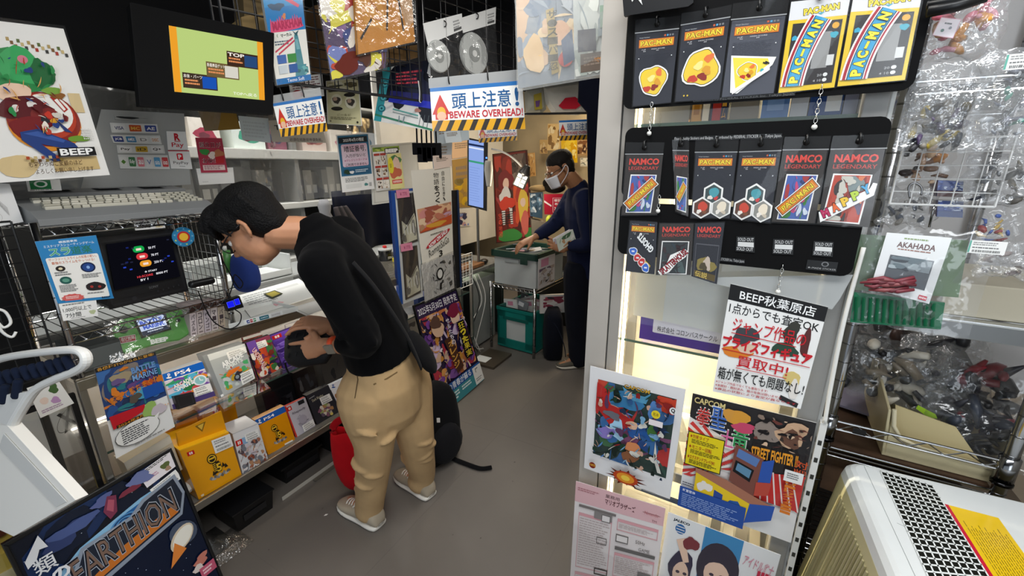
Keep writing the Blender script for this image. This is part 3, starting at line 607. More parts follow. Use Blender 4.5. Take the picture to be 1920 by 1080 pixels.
for k in range(9): an = k * .7; b.prism([mx @ Vector((.028 * math.cos(an) + .004 * math.cos(an + j * 2.09), .028 * math.sin(an) + .004 * math.sin(an + j * 2.09), .004)) for j in range(3)], mx.to_3x3() @ Vector((0, 0, .001)), ['#79b4d0', '#c9d86a'][k % 2])
b.build('badge', None, label='round blue badge with a red and yellow middle, hung beside the monitor', cat='badge')

# green handheld console in a clear bag
gl = lean(.04, .924, .5)
t = thing('handheld_console', 'green handheld game console in a clear bag, lying tilted on the counter', 'handheld console', gl(280, 650))
pts = [(209, 616), (222, 603), (240, 598), (300, 588), (340, 583), (352, 590), (357, 612), (350, 630), (334, 640), (300, 645), (232, 665), (222, 660), (213, 640)]
P3 = [gl(*p) for p in pts]; n = (E1 * math.cos(.5) + UP * math.sin(.5)).normalized()
b = MB('plastic', '#4f9a38'); b.prism([p - n * .002 for p in P3], n * .022); b.build('shell', t, bevel=.005)
def lift(pl, h): return lambda x, y: pl(x, y) + n * h
g2 = lift(gl, .0215)
sh = Sheet(quad(g2, (246, 604), (306, 590), (318, 621), (262, 638)), .003, '#26301f', 'gloss'); sh.rect(.08, .07, .92, .9, '#c9d6ef', 'screen'); sh.kind = 'screen'; sh.text('BATTLE', .14, .14, .84, .36, '#3d5bc4', .05); sh.text('MARINE', .18, .4, .86, .62, '#3d5bc4', .05); sh.rect(.08, .68, .92, .9, '#2b3142'); sh.lines(.25, .74, .8, .84, 1, '#cdd6e6', 3); sh.build('screen', t)
sh = Sheet(quad(g2, (276, 640), (312, 633), (314, 642), (279, 650)), .001, '#4f9a38', 'plastic'); sh.text('BEEP', .03, .05, .97, .95, '#f2f4ea', .06); sh.build('logo', t)
sh = Sheet(quad(g2, (219, 636), (250, 630), (252, 642), (223, 648)), .001, '#f2e8e4'); sh.rect(.03, .08, .97, .92, '#a33134'); sh.text('遊び放題', .08, .14, .92, .62, '#f6e9e4', .02); sh.lines(.1, .7, .9, .82, 1, '#f6e9e4', 2); sh.build('sticker', t)
for x, y, r in ((330, 604, .007), (338, 596, .006), (228, 622, .012)):
    b = MB('plastic', '#20241e'); c = g2(x, y); disc(b, MAT(c, E2, n.cross(E2)), r, 0, .004, '#20241e', 14); b.build('button', t)
q = [gl(190, 610) + n * .03, gl(357, 575) + n * .03, gl(368, 640) + n * .026, gl(205, 690) + n * .026]
b = MB('film', '#e8ece8'); b.grid(lambda u, v: (q[0] * (1 - u) + q[1] * u) * (1 - v) + (q[3] * (1 - u) + q[2] * u) * v + n * (.006 * math.sin(7 * u + 3 * v) * math.sin(5 * v)), 16, 10); b.build('clear_bag', t, smooth=True)
b = MB('plastic', '#4a4d4c', MC); b.box(-.19, -.08, .03, .2, .921, 1.0); b.box(-.188, -.082, .028, .03, .93, .99, '#606463'); b.build('accessory_box', None, bevel=.006, label='grey plastic box at the counter end, left of the green console', cat='box')
rnd = random.Random(6)
for k in range(5):
    x = 360 + 13.2 * k; h = 46 + rnd.uniform(-3, 3)
    sh = Sheet(quad(LP(.02), (x - 6, 620 - h - 3.4 * k + 3), (x + 6, 620 - h - 3.4 * k), (x + 10, 628 - 3.6 * k), (x - 2, 631 - 3.6 * k)), .09, ['#d7c8c9', '#cfc0bd', '#c9bcc2', '#d2c6c2', '#bfae9a'][k], 'paper', side='#b9a9a6', level=True)
    sh.rect(0, 0, 1, .2, '#4a352f'); sh.vtext(['パズル', 'コロン', 'ペンゴ', 'マーズ', 'バード'][k], .2, .28, .8, .86, '#4a3f44', .02); sh.rect(.2, .9, .8, .95, '#8a7a78')
    sh.build('cassette_case', None, label=['leftmost', 'second', 'middle', 'fourth', 'rightmost'][k] + ' of the five pinkish cassette cases standing beside the green console', cat='cassette case', group='pinkish cassette cases')
# timer with cable, card tray, papers and folders on the glass top
b = MB('plastic', '#17171b'); q = quad(LP(-.005), (421, 564), (449, 555), (457, 576), (428, 584)); b.prism(q, -E1 * .02); nn = E1
sh = Sheet([p + E1 * .001 for p in q], .001, '#17171b', 'plastic'); sh.kind = 'screen'; sh.rect(.06, .18, .5, .72, '#1a1ff0'); sh.rect(.55, .14, .88, .66, '#1a1ff0'); sh.frame(.06, .18, .5, .72, .02, '#5b6cff'); sh.frame(.55, .14, .88, .66, .02, '#5b6cff'); b.add(sh.b.v, sh.b.f); b.k[-len(sh.b.f):] = sh.b.k; b.c[-len(sh.b.f):] = sh.b.c
b.build('timer', None, label='little black timer with a glowing blue display, hung at the rack edge', cat='timer')
def spline(pts, n=6):
    out = []; P = [Vector(p) for p in pts]
    for i in range(len(P) - 1):
        a, b_, c, d = P[max(i - 1, 0)], P[i], P[i + 1], P[min(i + 2, len(P) - 1)]
        for k in range(n):
            t = k / n; out.append(.5 * ((2 * b_) + (c - a) * t + (2 * a - 5 * b_ + 4 * c - d) * t * t + (3 * b_ - a - 3 * c + d) * t ** 3))
    return out + [P[-1]]
lp = LP(-.012)
b = MB('rubber', '#0e0e10'); b.tube(spline([lp(*p) for p in ((371, 545), (386, 580), (402, 604), (428, 617), (448, 607), (452, 590), (440, 580))]), .0022, 6); b.build('cable', None, smooth=True, label='thin black cable drooping from the rack to the blue timer', cat='cable')
b = MB('rubber', '#0e0e10'); b.tube(spline([lp(*p) for p in ((398, 425), (412, 475), (432, 515), (448, 540), (455, 530), (440, 515), (436, 535), (428, 560))]), .0022, 6); b.build('cable', None, smooth=True, label='thin black cable looping down from the rack above the timer', cat='cable')
b = MB('plastic', '#131315'); p = LP(.02)(377, 530); b.tube([p - E2 * .03, p + E2 * .035], .014, 12, round_ends=True); b.build('sensor_bar', None, smooth=True, label='black stubby sensor bar right of the monitor', cat='sensor')
zt = PZ(.926)
t = thing('cash_tray', 'white plastic tray with card logos along its front, on the glass counter top', 'tray', zt(480, 600))
b = MB('plastic', '#e4e6e2'); q = [zt(430, 618), zt(560, 583), zt(512, 572), zt(428, 590)]; up_ = UP * .022
b.prism(q, UP * .004)
for i in range(4): a0, a1 = q[i], q[(i + 1) % 4]; m_ = sum(q, Vector()) / 4; b.prism([a0, a1, a1 + (m_ - a1) * .05, a0 + (m_ - a0) * .05], up_)
b.build('tray', t, bevel=.003)
sh = Sheet([q[0] + up_ + (q[1] - q[0]) * .2, q[0] + up_ + (q[1] - q[0]) * .75, q[0] + (q[1] - q[0]) * .75 + UP * .003 + E1 * .003, q[0] + (q[1] - q[0]) * .2 + UP * .003 + E1 * .003], .0005, '#eef0ee'); sh.rect(.05, .1, .3, .9, '#fff'); [sh.rrect(.06 + .08 * k, .15, .13 + .08 * k, .85, ['#1c3f94', '#b6202e', '#1d8a4b'][k], .02, 2) for k in range(3)]; sh.text('JCB', .07, .35, .29, .65, '#fff', .03); sh.rect(.38, .1, .62, .9, '#16697d'); sh.text('AMEX', .4, .35, .6, .65, '#d6ecf0', .02); sh.rect(.68, .1, .94, .9, '#dcdcdc'); sh.text('QUICPay', .7, .35, .92, .65, '#777'); sh.build('card_logos', t)
def flat(name, label, pix, z, col, art=None, cat='paper', thick=.002, kind='paper', group=None):
    pl = PZ(z); sh = Sheet(quad(pl, *pix), thick, col, kind); art and art(sh); return sh.build(name, None, label=label, cat=cat, group=group)
flat('paper_sheet', 'white printed sheet lying on the glass counter top behind the card tray', ((440, 556), (560, 522), (600, 552), (470, 594)), .935, '#eceeea', lambda s: (s.lines(.08, .12, .5, .7, 6, '#b0b4b2', 3), s.rect(.55, .2, .9, .3, '#d8dad6')))
flat('photo_card', 'small yellow framed photo card lying on the white printed sheet', ((494, 551), (515, 544), (530, 550), (510, 559)), .942, '#3a3f2c', lambda s: s.rect(.12, .12, .88, .88, '#b3a545'), 'card')
flat('paper_slip', 'pink paper slip lying at the edge of the white printed sheet', ((512, 570), (522, 565), (532, 566), (518, 573)), .938, '#eeb9bf', None, 'paper')
flat('clear_folder', 'pale folder lying on the counter under the man chest', ((545, 578), (640, 548), (660, 560), (575, 592)), .93, '#f4f5f2', lambda s: s.frame(.03, .05, .97, .95, .02, '#d5d8d4'), 'folder')
b = MB('cloth', '#2c3f83'); pc = LP(.25)(462, 512); rnd = random.Random(3)
pts = [(437, 468), (470, 474), (482, 500), (490, 545), (458, 552), (440, 545), (434, 500)]; P3 = [LP(.25)(*p) for p in pts]; cen = sum(P3, Vector()) / 7
b.rings([[p + (cen - p) * k + E1 * e for p in P3] for k, e in ((.25, -.05), (0, -.02), (.05, .02), (.3, .055), (.7, .07))]); b.build('cloth_bag', None, smooth=True, label='blue cloth bundle standing behind the counter near the man face', cat='bag', mods=[('SUBSURF', dict(levels=2, render_levels=2))])
b = MB('plastic', '#3f7a3a'); p = LP(.3)(424, 482); b.tube([p - UP * .07, p + UP * .03], .02, 12); b.tube([p + UP * .03, p + UP * .05], .009, 10, '#d9d9d5'); b.build('spray_bottle', None, smooth=True, label='green plastic bottle behind the counter between rack and blue bundle', cat='bottle')
t = thing('letter_tray', 'white open letter tray with papers behind the counter, under the man chin', 'tray', C(.62, .62, .92))
b = MB('plastic', '#dfe2df', MC); b.box(.42, .95, .62, .85, .925, .935); b.box(.42, .95, .85, .86, .925, 1.06); b.box(.42, .43, .62, .86, .925, 1.05); b.box(.94, .95, .62, .86, .925, 1.05); b.box(.42, .95, .62, .626, .925, .965); b.build('tray', t, bevel=.003)
b = MB('paper', '#f4f4f1', MC); b.box(.45, .92, .63, .83, .936, .95); b.box(.5, .86, .64, .8, .951, .958, '#d9dcda'); b.box(.46, .9, .84, .85, .95, 1.03, '#8d918f'); b.build('papers', t)
b = MB('plastic', '#b2b5b3', MC); b.box(-.4, 2.0, .61, .95, .86, .92); b.box(-.4, 2.0, .62, .93, 0, .86, '#6f706e'); b.build('back_counter', None, bevel=.004, label='grey work counter behind the glass display counter', cat='counter')

# ---- shelving behind the clear vinyl
t = thing('storage_shelf', 'pale storage shelf standing behind the clear vinyl curtain', 'shelf', C(1.2, 1.2, 0))
for z0, z1 in ((.9, .93), (1.27, 1.31), (1.60, 1.66), (1.98, 2.0)):
    b = MB('plastic', '#d5d5cf', MC); b.box(.3, 2.4, 1.02, 1.5, z0, z1); b.build('shelf_board', t, bevel=.004)
for u in (.28, 1.35, 2.4):
    b = MB('plastic', '#8b8b87', MC); b.box(u, u + .03, 1.03, 1.5, 0, 2.0); b.build('upright', t)
b = MB('matte', '#4e4e4d', MC); b.box(.3, 2.4, 1.5, 1.51, 0, 2.0); b.build('back_panel', t)
rnd = random.Random(11); u = .4
while u < 2.3:
    w = rnd.uniform(.05, .1); h = rnd.uniform(.2, .28)
    if not 1.3 < u + w < 1.42:
        b = MB('plastic', rnd.choice(['#5f615f', '#77797a', '#8d8d88', '#4f5354', '#a9aaa6']), MC); dd = 1.12 + rnd.uniform(0, .06); b.box(u, u + w * .9, dd, 1.4, 1.311, 1.311 + h); b.box(u + w * .2, u + w * .7, dd - .001, dd, 1.36, 1.42, '#c9c9c4')
        b.build('file_box', None, bevel=.003, label='grey file box in the row on the storage shelf behind the vinyl', cat='file box', group='file boxes on the storage shelf')
    u += w
for k, (u, w, c, cc) in enumerate(((.5, .2, '#e9e4da', '#b23a5c'), (.75, .16, '#efe9df', '#a8334f'), (.98, .2, '#e4efe8', '#46a58a'), (1.2, .13, '#8d5566', '#3d4a6b'), (1.45, .2, '#d9c7bd', '#a86a60'), (1.7, .2, '#e8e2d6', '#c77b8c'), (1.95, .2, '#dfe3e6', '#6a8aa0'))):
    sh = Sheet([C(u, 1.06, 1.82), C(u + w, 1.06, 1.82), C(u + w, 1.06, 1.662), C(u, 1.06, 1.662)], .2, c, 'paper'); sh.blob(.5, .55, .33, .24, cc, k, .3); sh.blob(.45, .6, .16, .12, '#6d2a3c', k + 3, .3); sh.build('kit_box', None, label=['cream box with a crimson picture, first on the shelf behind vinyl', 'cream box with a dark red picture, second on the shelf behind vinyl', 'pale green box with a teal picture behind the vinyl', 'mauve box with a navy picture behind the vinyl', 'beige box with a brown picture behind the vinyl', 'cream box with a pink picture behind the vinyl', 'light box with a blue grey picture behind the vinyl'][k], cat='box', group='boxes on the storage shelf')
b = MB('paper', '#d9cf6e', MC); b.blob = None
b.box(1.5, 1.62, .3, .33, 1.36, 1.4); b.box(1.52, 1.6, .295, .335, 1.375, 1.415, '#e2da82'); b.build('yellow_clip', None, bevel=.008, label='yellow clip holding the bottom of the clear vinyl curtain', cat='clip')
# ---- clear vinyl curtain hung from the fascia, with notices taped to it
b = MB('vinyl', '#b9b9b6', MC)
b.grid(lambda p, q: (-.55 + 2.1 * p, .395 + .012 * math.sin(21 * p) + .006 * math.sin(47 * p + 4 * q), 1.835 - .46 * q + .008 * math.sin(9 * p)), 80, 8)
b.build('vinyl_curtain', None, smooth=True, label='clear vinyl curtain hanging below the black fascia over the counter', cat='curtain')
vp = LP(.37)
t = thing('payment_notice', 'frosted board with rows of payment logos hung in front of the vinyl', 'notice', vp(250, 280))
sh = Sheet(quad(vp, (190, 205), (345, 213), (358, 346), (150, 360)), .002, '#a7a9a8', 'plastic'); sh.build('board', t)
def logo_row(pix, items, seed):
    s2 = Sheet([p + E1 * .003 for p in quad(vp, *pix)], .001, '#dfe1e0', 'gloss'); n = len(items)
    for i, (tx, bg, fg) in enumerate(items):
        u0, u1 = (i + .12) / n, (i + .88) / n; s2.rrect(u0, .16, u1, .84, bg, .02, 3)
        s2.text(tx, u0 + .1 / n, .34, u1 - .1 / n, .68, fg, .02)
    s2.build('logo_strip', t)
def ls(pix, items): logo_row(pix, items, 0)
ls(((205, 230), (294, 233), (297, 250), (209, 249)), (('VISA', '#e8e8e8', '#1b2f6b'), ('MC', '#c8511f', '#f2c04a'), ('AE', '#3a4f9a', '#f2f2f2')))
ls(((206, 253), (299, 254), (303, 271), (212, 268)), (('JCB', '#2a3d86', '#fff'), ('AMEX', '#3b86b8', '#fff'), ('D', '#e9e9e9', '#888'), ('DISC', '#e9e9e9', '#d68b3a')))
ls(((218, 272), (306, 272), (309, 288), (220, 287)), (('Pay', '#ededed', '#333'), ('iD', '#c9a327', '#54430f'), ('Q+', '#ededed', '#222')))
ls(((220, 290), (314, 291), (318, 317), (225, 316)), (('◆', '#e6e8e6', '#5a8a3a'), ('Edy', '#3f7d4f', '#fff'), ('au', '#e07d8a', '#fff'), ('V', '#e6e6e8', '#6a7fb0'), ('suica', '#5aa0d0', '#fff'), ('icoca', '#d0484e', '#fff')))
s2 = Sheet([p + E1 * .004 for p in quad(vp, (213, 215), (275, 219), (274, 227), (215, 224))], .0008, '#a7a9a8'); s2.line([(.02, .5), (.98, .45)], .3, '#26292b', .13); s2.blob(.4, .5, .3, .3, '#26292b', 3, .3); s2.build('blotted_heading', t)
s2 = Sheet([p + E1 * .004 for p in quad(vp, (311, 246), (347, 247), (352, 281), (314, 281))], .001, '#f1f1f1', 'gloss'); s2.text('R', .36, .1, .66, .5, '#c4122c', .05); s2.rect(.36, .52, .66, .56, '#c4122c'); s2.text('Pay', .2, .6, .8, .92, '#c4122c', .01); s2.build('pay_sign', t)
s2 = Sheet([p + E1 * .004 for p in quad(vp, (314, 283), (354, 283), (360, 317), (320, 316))], .001, '#f1f1f1', 'gloss'); s2.rect(0, -.03, 1, .02, '#c2263c'); s2.rrect(.36, .14, .64, .5, '#d6132c', .05); s2.text('P', .42, .2, .58, .45, '#fff', .05); s2.text('PayPay', .15, .58, .85, .78, '#333'); s2.lines(.4, .84, .75, .9, 1, '#999', 2); s2.build('pay_sign', t)
def a(sh):
    sh.rect(0, 0, 1, 1, '#b73a52'); sh.text('誕生日が', .1, .12, .9, .28, '#fdf2ee', .06); sh.text('誕生日が', .11, .125, .89, .275, '#5b2430', .01); sh.blob(.25, .4, .15, .1, '#3f9a4a', 3); sh.blob(.78, .45, .17, .14, '#c27a55', 4); sh.blob(.5, .5, .14, .1, '#f3e2da', 5); sh.poly([(.62, .55), (.95, .5), (.92, .72), (.6, .74)], '#c22a33')
    sh.text('お得!!', .12, .58, .6, .73, '#fdf2ee', .06); sh.text('お得!!', .13, .585, .59, .725, '#5b2430', .01); sh.rect(.1, .78, .92, .93, '#efd9d6'); sh.lines(.14, .8, .9, .92, 3, '#a5707a', 3)
o, s_ = card('flyer', 'small crimson birthday discount flyer taped to the vinyl', vp, ((366, 258), (416, 259), (427, 323), (377, 324)), a, 'flyer')
card('paper_sheet', 'blank white half sheet hanging below the crimson birthday flyer', LP(.378), ((368, 316), (437, 314), (440, 343), (374, 347)), lambda s: s.lines(.1, .8, .3, .9, 1, '#d5d5d2', 2), 'paper')
card('board', 'golden brown paper board hanging at the top of the vinyl', LP(.385), ((372, 208), (443, 212), (451, 242), (384, 246)), lambda s: s.rect(.03, .04, .97, .97, '#95752f'), 'board', col='#8a6c2b')
card('paper_sheet', 'pale blue paper hanging at the top of the vinyl, right of the golden board', LP(.385), ((447, 217), (503, 222), (508, 268), (455, 262)), lambda s: s.lines(.1, .2, .9, .9, 5, '#c4ced2', 4), 'paper', col='#d3dee2')
def a(sh): sh.text('Tax free', .08, .22, .6, .45, '#2f2f2f', .02); sh.lines(.3, .5, .9, .62, 1, '#a6a29a', 4); sh.text('必須在结账前申请免税。', .3, .8, .93, .95, '#5a4a46', .01)
card('notice', 'grey and beige tax notice on the vinyl, partly hidden by the small overhead warning sign', LP(.37), ((503, 226), (602, 222), (612, 268), (511, 266)), a, 'notice', col='#c4beb2')
def a(sh): sh.rect(.08, .08, .7, .85, '#1f7d46'); sh.ell(.4, .42, .2, .28, '#eef4ee'); sh.ell(.4, .42, .13, .18, '#1f7d46'); sh.lines(.06, .88, .95, .96, 1, '#2c2c2c', 2)
card('sticker_card', 'white card with a green square and ring, peeking out below the big poster', LP(.2), ((48, 335), (112, 336), (116, 357), (53, 359)), a)
def a(sh):
    for k in range(7): sh.line([(.1 + .05 * k, .3 + .02 * math.sin(k)), (.3 + .06 * k, .25 + .08 * k), (.7, .6 + .03 * k)], .012, '#b0aeac')
    sh.ell(.3, .8, .2, .12, '#b6b4b2'); sh.ell(.3, .8, .19, .113, '#dddcda')
card('drawing', 'faint grey pencil drawing on white paper at the left edge', LP(.1), ((-40, 340), (18, 345), (44, 416), (-30, 430)), a, 'drawing', col='#dddcda')
# ---- big white poster with green, maroon and navy patches
t = thing('poster', 'large white poster with green, maroon and blue patches and a black block-letter logo', 'poster', LP(.06)(80, 330))
f = Sheet(quad(LP(.06), (-95, 28), (119, 54), (206, 328), (-45, 346)), .002, '#f0eeea', 'gloss')
for i in range(18): r_ = random.Random(i); u, v = .42 + .03 * i, .09 + .018 * (i % 3) + .002 * i; f.rect(u, v, u + .028, v + .022, ['#b59a62', '#7d5a34', '#a8382e', '#5e6a3a', '#c9b27c', '#3d3d3d'][i % 6])
f.blob(.3, .9, .14, .08, '#d9c08e', 3, .15); f.rect(.56, .855, .93, .95, '#d2b67e'); f.rect(.84, .42, .95, .55, '#d8c091')
f.ell(.58, .62, .3, .19, '#dd8f2f', 28); f.ell(.58, .6, .3, .18, '#8d2a20', 28); f.ell(.6, .58, .25, .15, '#b8402b', 28); f.ell(.62, .56, .21, .13, '#f1efe8', 26)
f.blob(.42, .3, .3, .15, '#2f8a4c', 4, .25); f.blob(.48, .26, .22, .1, '#3fa862', 6, .3); f.blob(.66, .3, .1, .1, '#23683b', 7, .3); f.ell(.52, .22, .045, .025, '#d87f92'); f.blob(.38, .43, .15, .06, '#f0cdb2', 12, .1)
f.blob(.45, .53, .2, .09, '#5e2026', 8, .3); f.blob(.58, .58, .12, .06, '#7f2c2c', 9, .3); f.blob(.46, .64, .18, .06, '#7a2226', 10, .25)
for i, (u, v, c) in enumerate(((.62, .57, '#c83a2c'), (.66, .61, '#e0a02c'), (.58, .6, '#2d2d33'), (.69, .57, '#d8d0c4'), (.5, .5, '#e8e2dc'), (.36, .53, '#e8e2dc'))): f.blob(u, v, .035, .022, c, i)
f.poly([(.67, .45), (.72, .44), (.8, .53), (.76, .55)], '#b02a24'); f.poly([(.7, .47), (.73, .46), (.78, .53), (.76, .54)], '#f1efe8'); f.poly([(.66, .59), (.78, .69), (.72, .68)], '#2b3d74')
f.poly([(.36, .68), (.5, .66), (.77, .76), (.8, .8), (.75, .81), (.5, .76), (.6, .84), (.62, .88), (.56, .88), (.36, .73)], '#27407f'); f.poly([(.38, .69), (.5, .675), (.7, .74), (.68, .755), (.48, .71)], '#3c5ba2')
f.blob(.74, .44, .06, .025, '#8d5a2a', 3); f.blob(.82, .73, .09, .022, '#6f9a35', 4, .2); f.blob(.7, .41, .09, .022, '#7aa343', 5, .2)
for i in range(30): f.rect(.86 + .016 * (i % 6), .66 + .016 * (i // 6) + .004 * (i % 2), .87 + .016 * (i % 6), .672 + .016 * (i // 6), '#d9d7d2')
for i in range(10): f.rect(.36 + .028 * i, .84 + .02 * (i % 2), .385 + .028 * i, .86 + .02 * (i % 2), ['#b04a2c', '#7d6a34', '#c9b27c', '#5a3d2a'][i % 4])
f.art(.3, .2, .8, .7, ['#5e2026', '#2f8a4c', '#b83a2c', '#27407f', '#efe6da', '#d8a05a', '#1f5a34', '#7f2c2c'], 46, 7, .13, .6); f.rect(.6, .79, .92, .85, '#16161a'); f.text('BEEP', .62, .797, .9, .843, '#fafaf8', .03)
f.text('も変わらぬご愛顧のほど', .36, .875, .78, .912, '#4a3320', .015); f.text('よろしくお願い申し上げます', .4, .925, .86, .96, '#4a3320', .015); f.build('print', t)
q = [f.P(-.03, -.02, 25), f.P(1.02, -.02, 25), f.P(1.02, 1.02, 25), f.P(-.03, 1.02, 25)]
b = MB('sleeve', '#e8e8e8'); b.grid(lambda u, v: (q[0] * (1 - u) + q[1] * u) * (1 - v) + (q[3] * (1 - u) + q[2] * u) * v + f.n * (.003 * math.sin(6 * u + 2 * v)), 8, 8); b.build('clear_sleeve', t, smooth=True)
# ---- television hung in front of the fascia
tn = Vector((.767, -.642, 0)); tx = Vector((.642, .767, 0)); tp = PY(1.45)(243, 5); TVP = PN(tp, tn)
t = thing('television', 'black television hung above the counter showing a lime green slide', 'television', TVP(380, 210))
q = quad(TVP, (243, 4), (514, 62), (512, 215), (262, 198)); sh = Sheet(q, .05, '#070708', 'matte', level=True); sh.frame(.0, .0, 1, 1, .006, '#0e0e10'); sh.build('cabinet', t, bevel=.004)
s2 = Sheet([p + tn * .002 for p in quad(TVP, (316, 48), (492, 80), (496, 188), (327, 172))], .001, '#b9cf7c', 'screen'); s2.rect(0, 0, .07, 1, '#eda02c'); s2.rect(.93, 0, 1, 1, '#eda02c')
for i, (u, v) in enumerate(((.09, .68), (.34, .46), (.57, .24))):
    s2.rect(u, v, u + .36, v + .24, ['#3f3128', '#6d5a38', '#3d2a20'][i]); s2.rect(u + .2, v + .03, u + .35, v + .22, ['#1d52b0', '#d6d2c6', '#2a4a78'][i]); s2.text(['本体・パーツ', '新着商品ゲット', 'TOP'][i], u + .01, v + .02, u + .2, v + .08, '#f6efe4', .03); s2.lines(u + .02, v + .1, u + .19, v + .2, 2, '#e0905c', i)
s2.text('TOPへ戻る', .62, .9, .9, .96, '#f4f8e6', .02); s2.build('screen', t)
b = MB('metal', '#2a2a2c'); p = TVP(390, 120) - tn * .05; b.tube([p, p - E1 * .42], .02, 8); b.build('bracket', t)
# ---- framed space poster leaning on the counter
ep = lean(-.15, 0.0, math.radians(13.6)); 
t = thing('framed_poster', 'black framed space battle poster leaning against the counter rail at the lower left', 'framed poster', C(-.24, -.15, 0))
TR, TL = ep(320, 839), ep(2, 1021); BR = ep(420, 1086); BR = BR - UP * BR.z * 0; BL = TL + (BR - TR)
f = Sheet([TL, TR, BR, BL], .012, '#0e1526', 'gloss', side='#141414')
f.art(.04, .03, .96, .97, ['#14213f', '#1b2f58', '#0c1222', '#203660', '#101a30'], 18, 3, .5, .1)
f.poly([(.03, .36), (.3, .24), (.7, .18), (.97, .17), (.97, .22), (.6, .26), (.03, .5)], '#2f69a8'); f.poly([(.03, .36), (.3, .24), (.7, .18), (.97, .17), (.97, .185), (.6, .21), (.03, .4)], '#8fc0e0'); f.poly([(.03, .5), (.6, .27), (.97, .225), (.97, .97), (.03, .97)], '#0b1730')
for k in range(40): r_ = random.Random(k); f.ell(r_.uniform(.04, .96), r_.uniform(.04, .9), .003, .002, '#cdd8ea', 6)
f.blob(.27, .13, .13, .05, '#323f6c', 9, .5); f.blob(.32, .115, .12, .035, '#4a5a8e', 3, .4); f.blob(.74, .07, .1, .03, '#6d78a8', 6, .5); f.blob(.5, .07, .07, .025, '#5a6498', 5, .5); f.poly([(.48, .13), (.53, .06), (.58, .08), (.55, .17), (.5, .19)], '#7b3550'); f.poly([(.5, .13), (.53, .08), (.56, .1), (.53, .16)], '#b0566a'); f.blob(.66, .1, .06, .02, '#7d3346', 8, .4)
for k in range(5): f.ell(.56, .26, .1 - .018 * k, .05 - .006 * k, ['#4d8cc4', '#1d3d6d'][k % 2], 20, -.1)
f.poly([(.2, .36), (.3, .24), (.6, .24), (.7, .19), (.95, .16), (.97, .3), (.9, .42), (.72, .44), (.24, .5)], '#8e98a8'); f.poly([(.22, .37), (.31, .26), (.61, .26), (.71, .21), (.93, .18), (.95, .3), (.89, .4), (.71, .42), (.26, .47)], '#1d2536')
f.poly([(.27, .43), (.5, .37), (.9, .33), (.88, .39), (.7, .41), (.28, .46)], '#c8722c')
f.text('EARTHION', .2, .24, .9, .41, '#aab2c0', .05, -.1, 1.35, shear=.15); f.text('EARTHION', .205, .245, .895, .405, '#141926', .03, -.1, 1.35, shear=.15); f.text('EARTHION', .215, .255, .885, .395, '#7d6458', -.002, -.1, 1.35, shear=.15)
f.ell(.86, .53, .1, .075, '#4a5468', 18, .4); f.ell(.84, .55, .1, .06, '#d9c9b0', 20, -.4); f.ell(.845, .55, .085, .048, '#f2eee2', 20, -.4); f.poly([(.7, .68), (.78, .55), (.84, .63)], '#e2863c')
f.blob(.9, .76, .06, .03, '#c77a6a', 5, .5); f.blob(.86, .8, .05, .02, '#e0d2cc', 6, .5); f.rect(.86, .81, .98, .88, '#c45a74'); f.lines(.88, .83, .96, .87, 2, '#f2d2d8', 3)
f.poly([(.05, .14), (.15, .05), (.17, .13), (.13, .12), (.1, .16), (.05, .18)], '#eef0f4'); f.text('類', .07, .16, .18, .25, '#eef0f4', .05); f.text('の', .12, .26, .22, .33, '#eef0f4', .04); f.lines(.1, .8, .6, .86, 3, '#8d98ad', 3)
f.build('print', t)
b = MB('plastic', '#141416')
for (a0, a1) in (((0, 0), (1, 0)), ((1, 0), (1, 1)), ((1, 1), (0, 1)), ((0, 1), (0, 0))):
    p, q_ = f.P(*a0, 0), f.P(*a1, 0); c_ = f.P(.5, .5, 0); i0 = p + (c_ - p).normalized() * .016; i1 = q_ + (c_ - q_).normalized() * .016
    b.prism([p - f.n * .013, q_ - f.n * .013, i1 - f.n * .013, i0 - f.n * .013], f.n * .02)
b.build('frame', t, bevel=.002)
for (u0, v0, u1, v1, nm, i) in ((.74, .02, .98, .14, 'photo_sticker', 0), (.77, .145, .97, .23, 'price_sticker', 1)):
    s2 = Sheet([f.P(u0, v0 + .02, 50), f.P(u1, v0 - .005, 50), f.P(u1 + .02, v1 - .02, 50), f.P(u0 + .02, v1 + .005, 50)], .0006, '#ece6ea')
    if i: price_tag(s2, 0, 0, 1, 1, 4)
    else: s2.lines(.1, .05, .95, .22, 2, '#3a4238', 3); s2.blob(.7, .55, .12, .22, '#5f6b3c', 3); s2.blob(.72, .8, .1, .12, '#a98a70', 6); s2.lines(.08, .5, .5, .75, 2, '#c99ab0', 5)
    s2.build(nm, t)
# ---- white folding stand with handle and wrapped cord near the camera
wp = PN(PY(.86)(60, 850), Vector((-.25, -.95, .2)).normalized()); wn = Vector((-.25, -.95, .2)).normalized(); wn = -wn if wn.dot(EYE - wp(60, 850)) < 0 else wn
t = thing('white_stand', 'white plastic stand with a looped handle at the lower left edge', 'stand', wp(40, 980))
b = MB('paper', '#fbf7ef'); b.prism([wp(*p) for p in ((-120, 760), (12, 796), (142, 938), (25, 1006), (-20, 985), (-120, 960))], -wn * .025); b.prism([wp(*p) + wn * .001 for p in ((10, 812), (128, 940), (108, 950), (0, 838))], wn * .002, '#dcdbd7'); b.build('panel', t, bevel=.004)
loop = spline([wp(*p) for p in ((-60, 690), (0, 672), (70, 662), (125, 658), (146, 666), (148, 684), (130, 698), (90, 714), (55, 733), (32, 765), (12, 800))], 5)
b = MB('plastic', '#efeeea'); b.tube([p - wn * .012 for p in loop], [(.012, .009)] * len(loop), 10, hint=wn); b.prism([wp(*p) for p in ((-60, 745), (-5, 742), (50, 735), (30, 768), (12, 800), (-60, 790))], -wn * .02); b.build('handle', t, smooth=False, bevel=.002)
b = MB('cloth', '#1c2438'); 
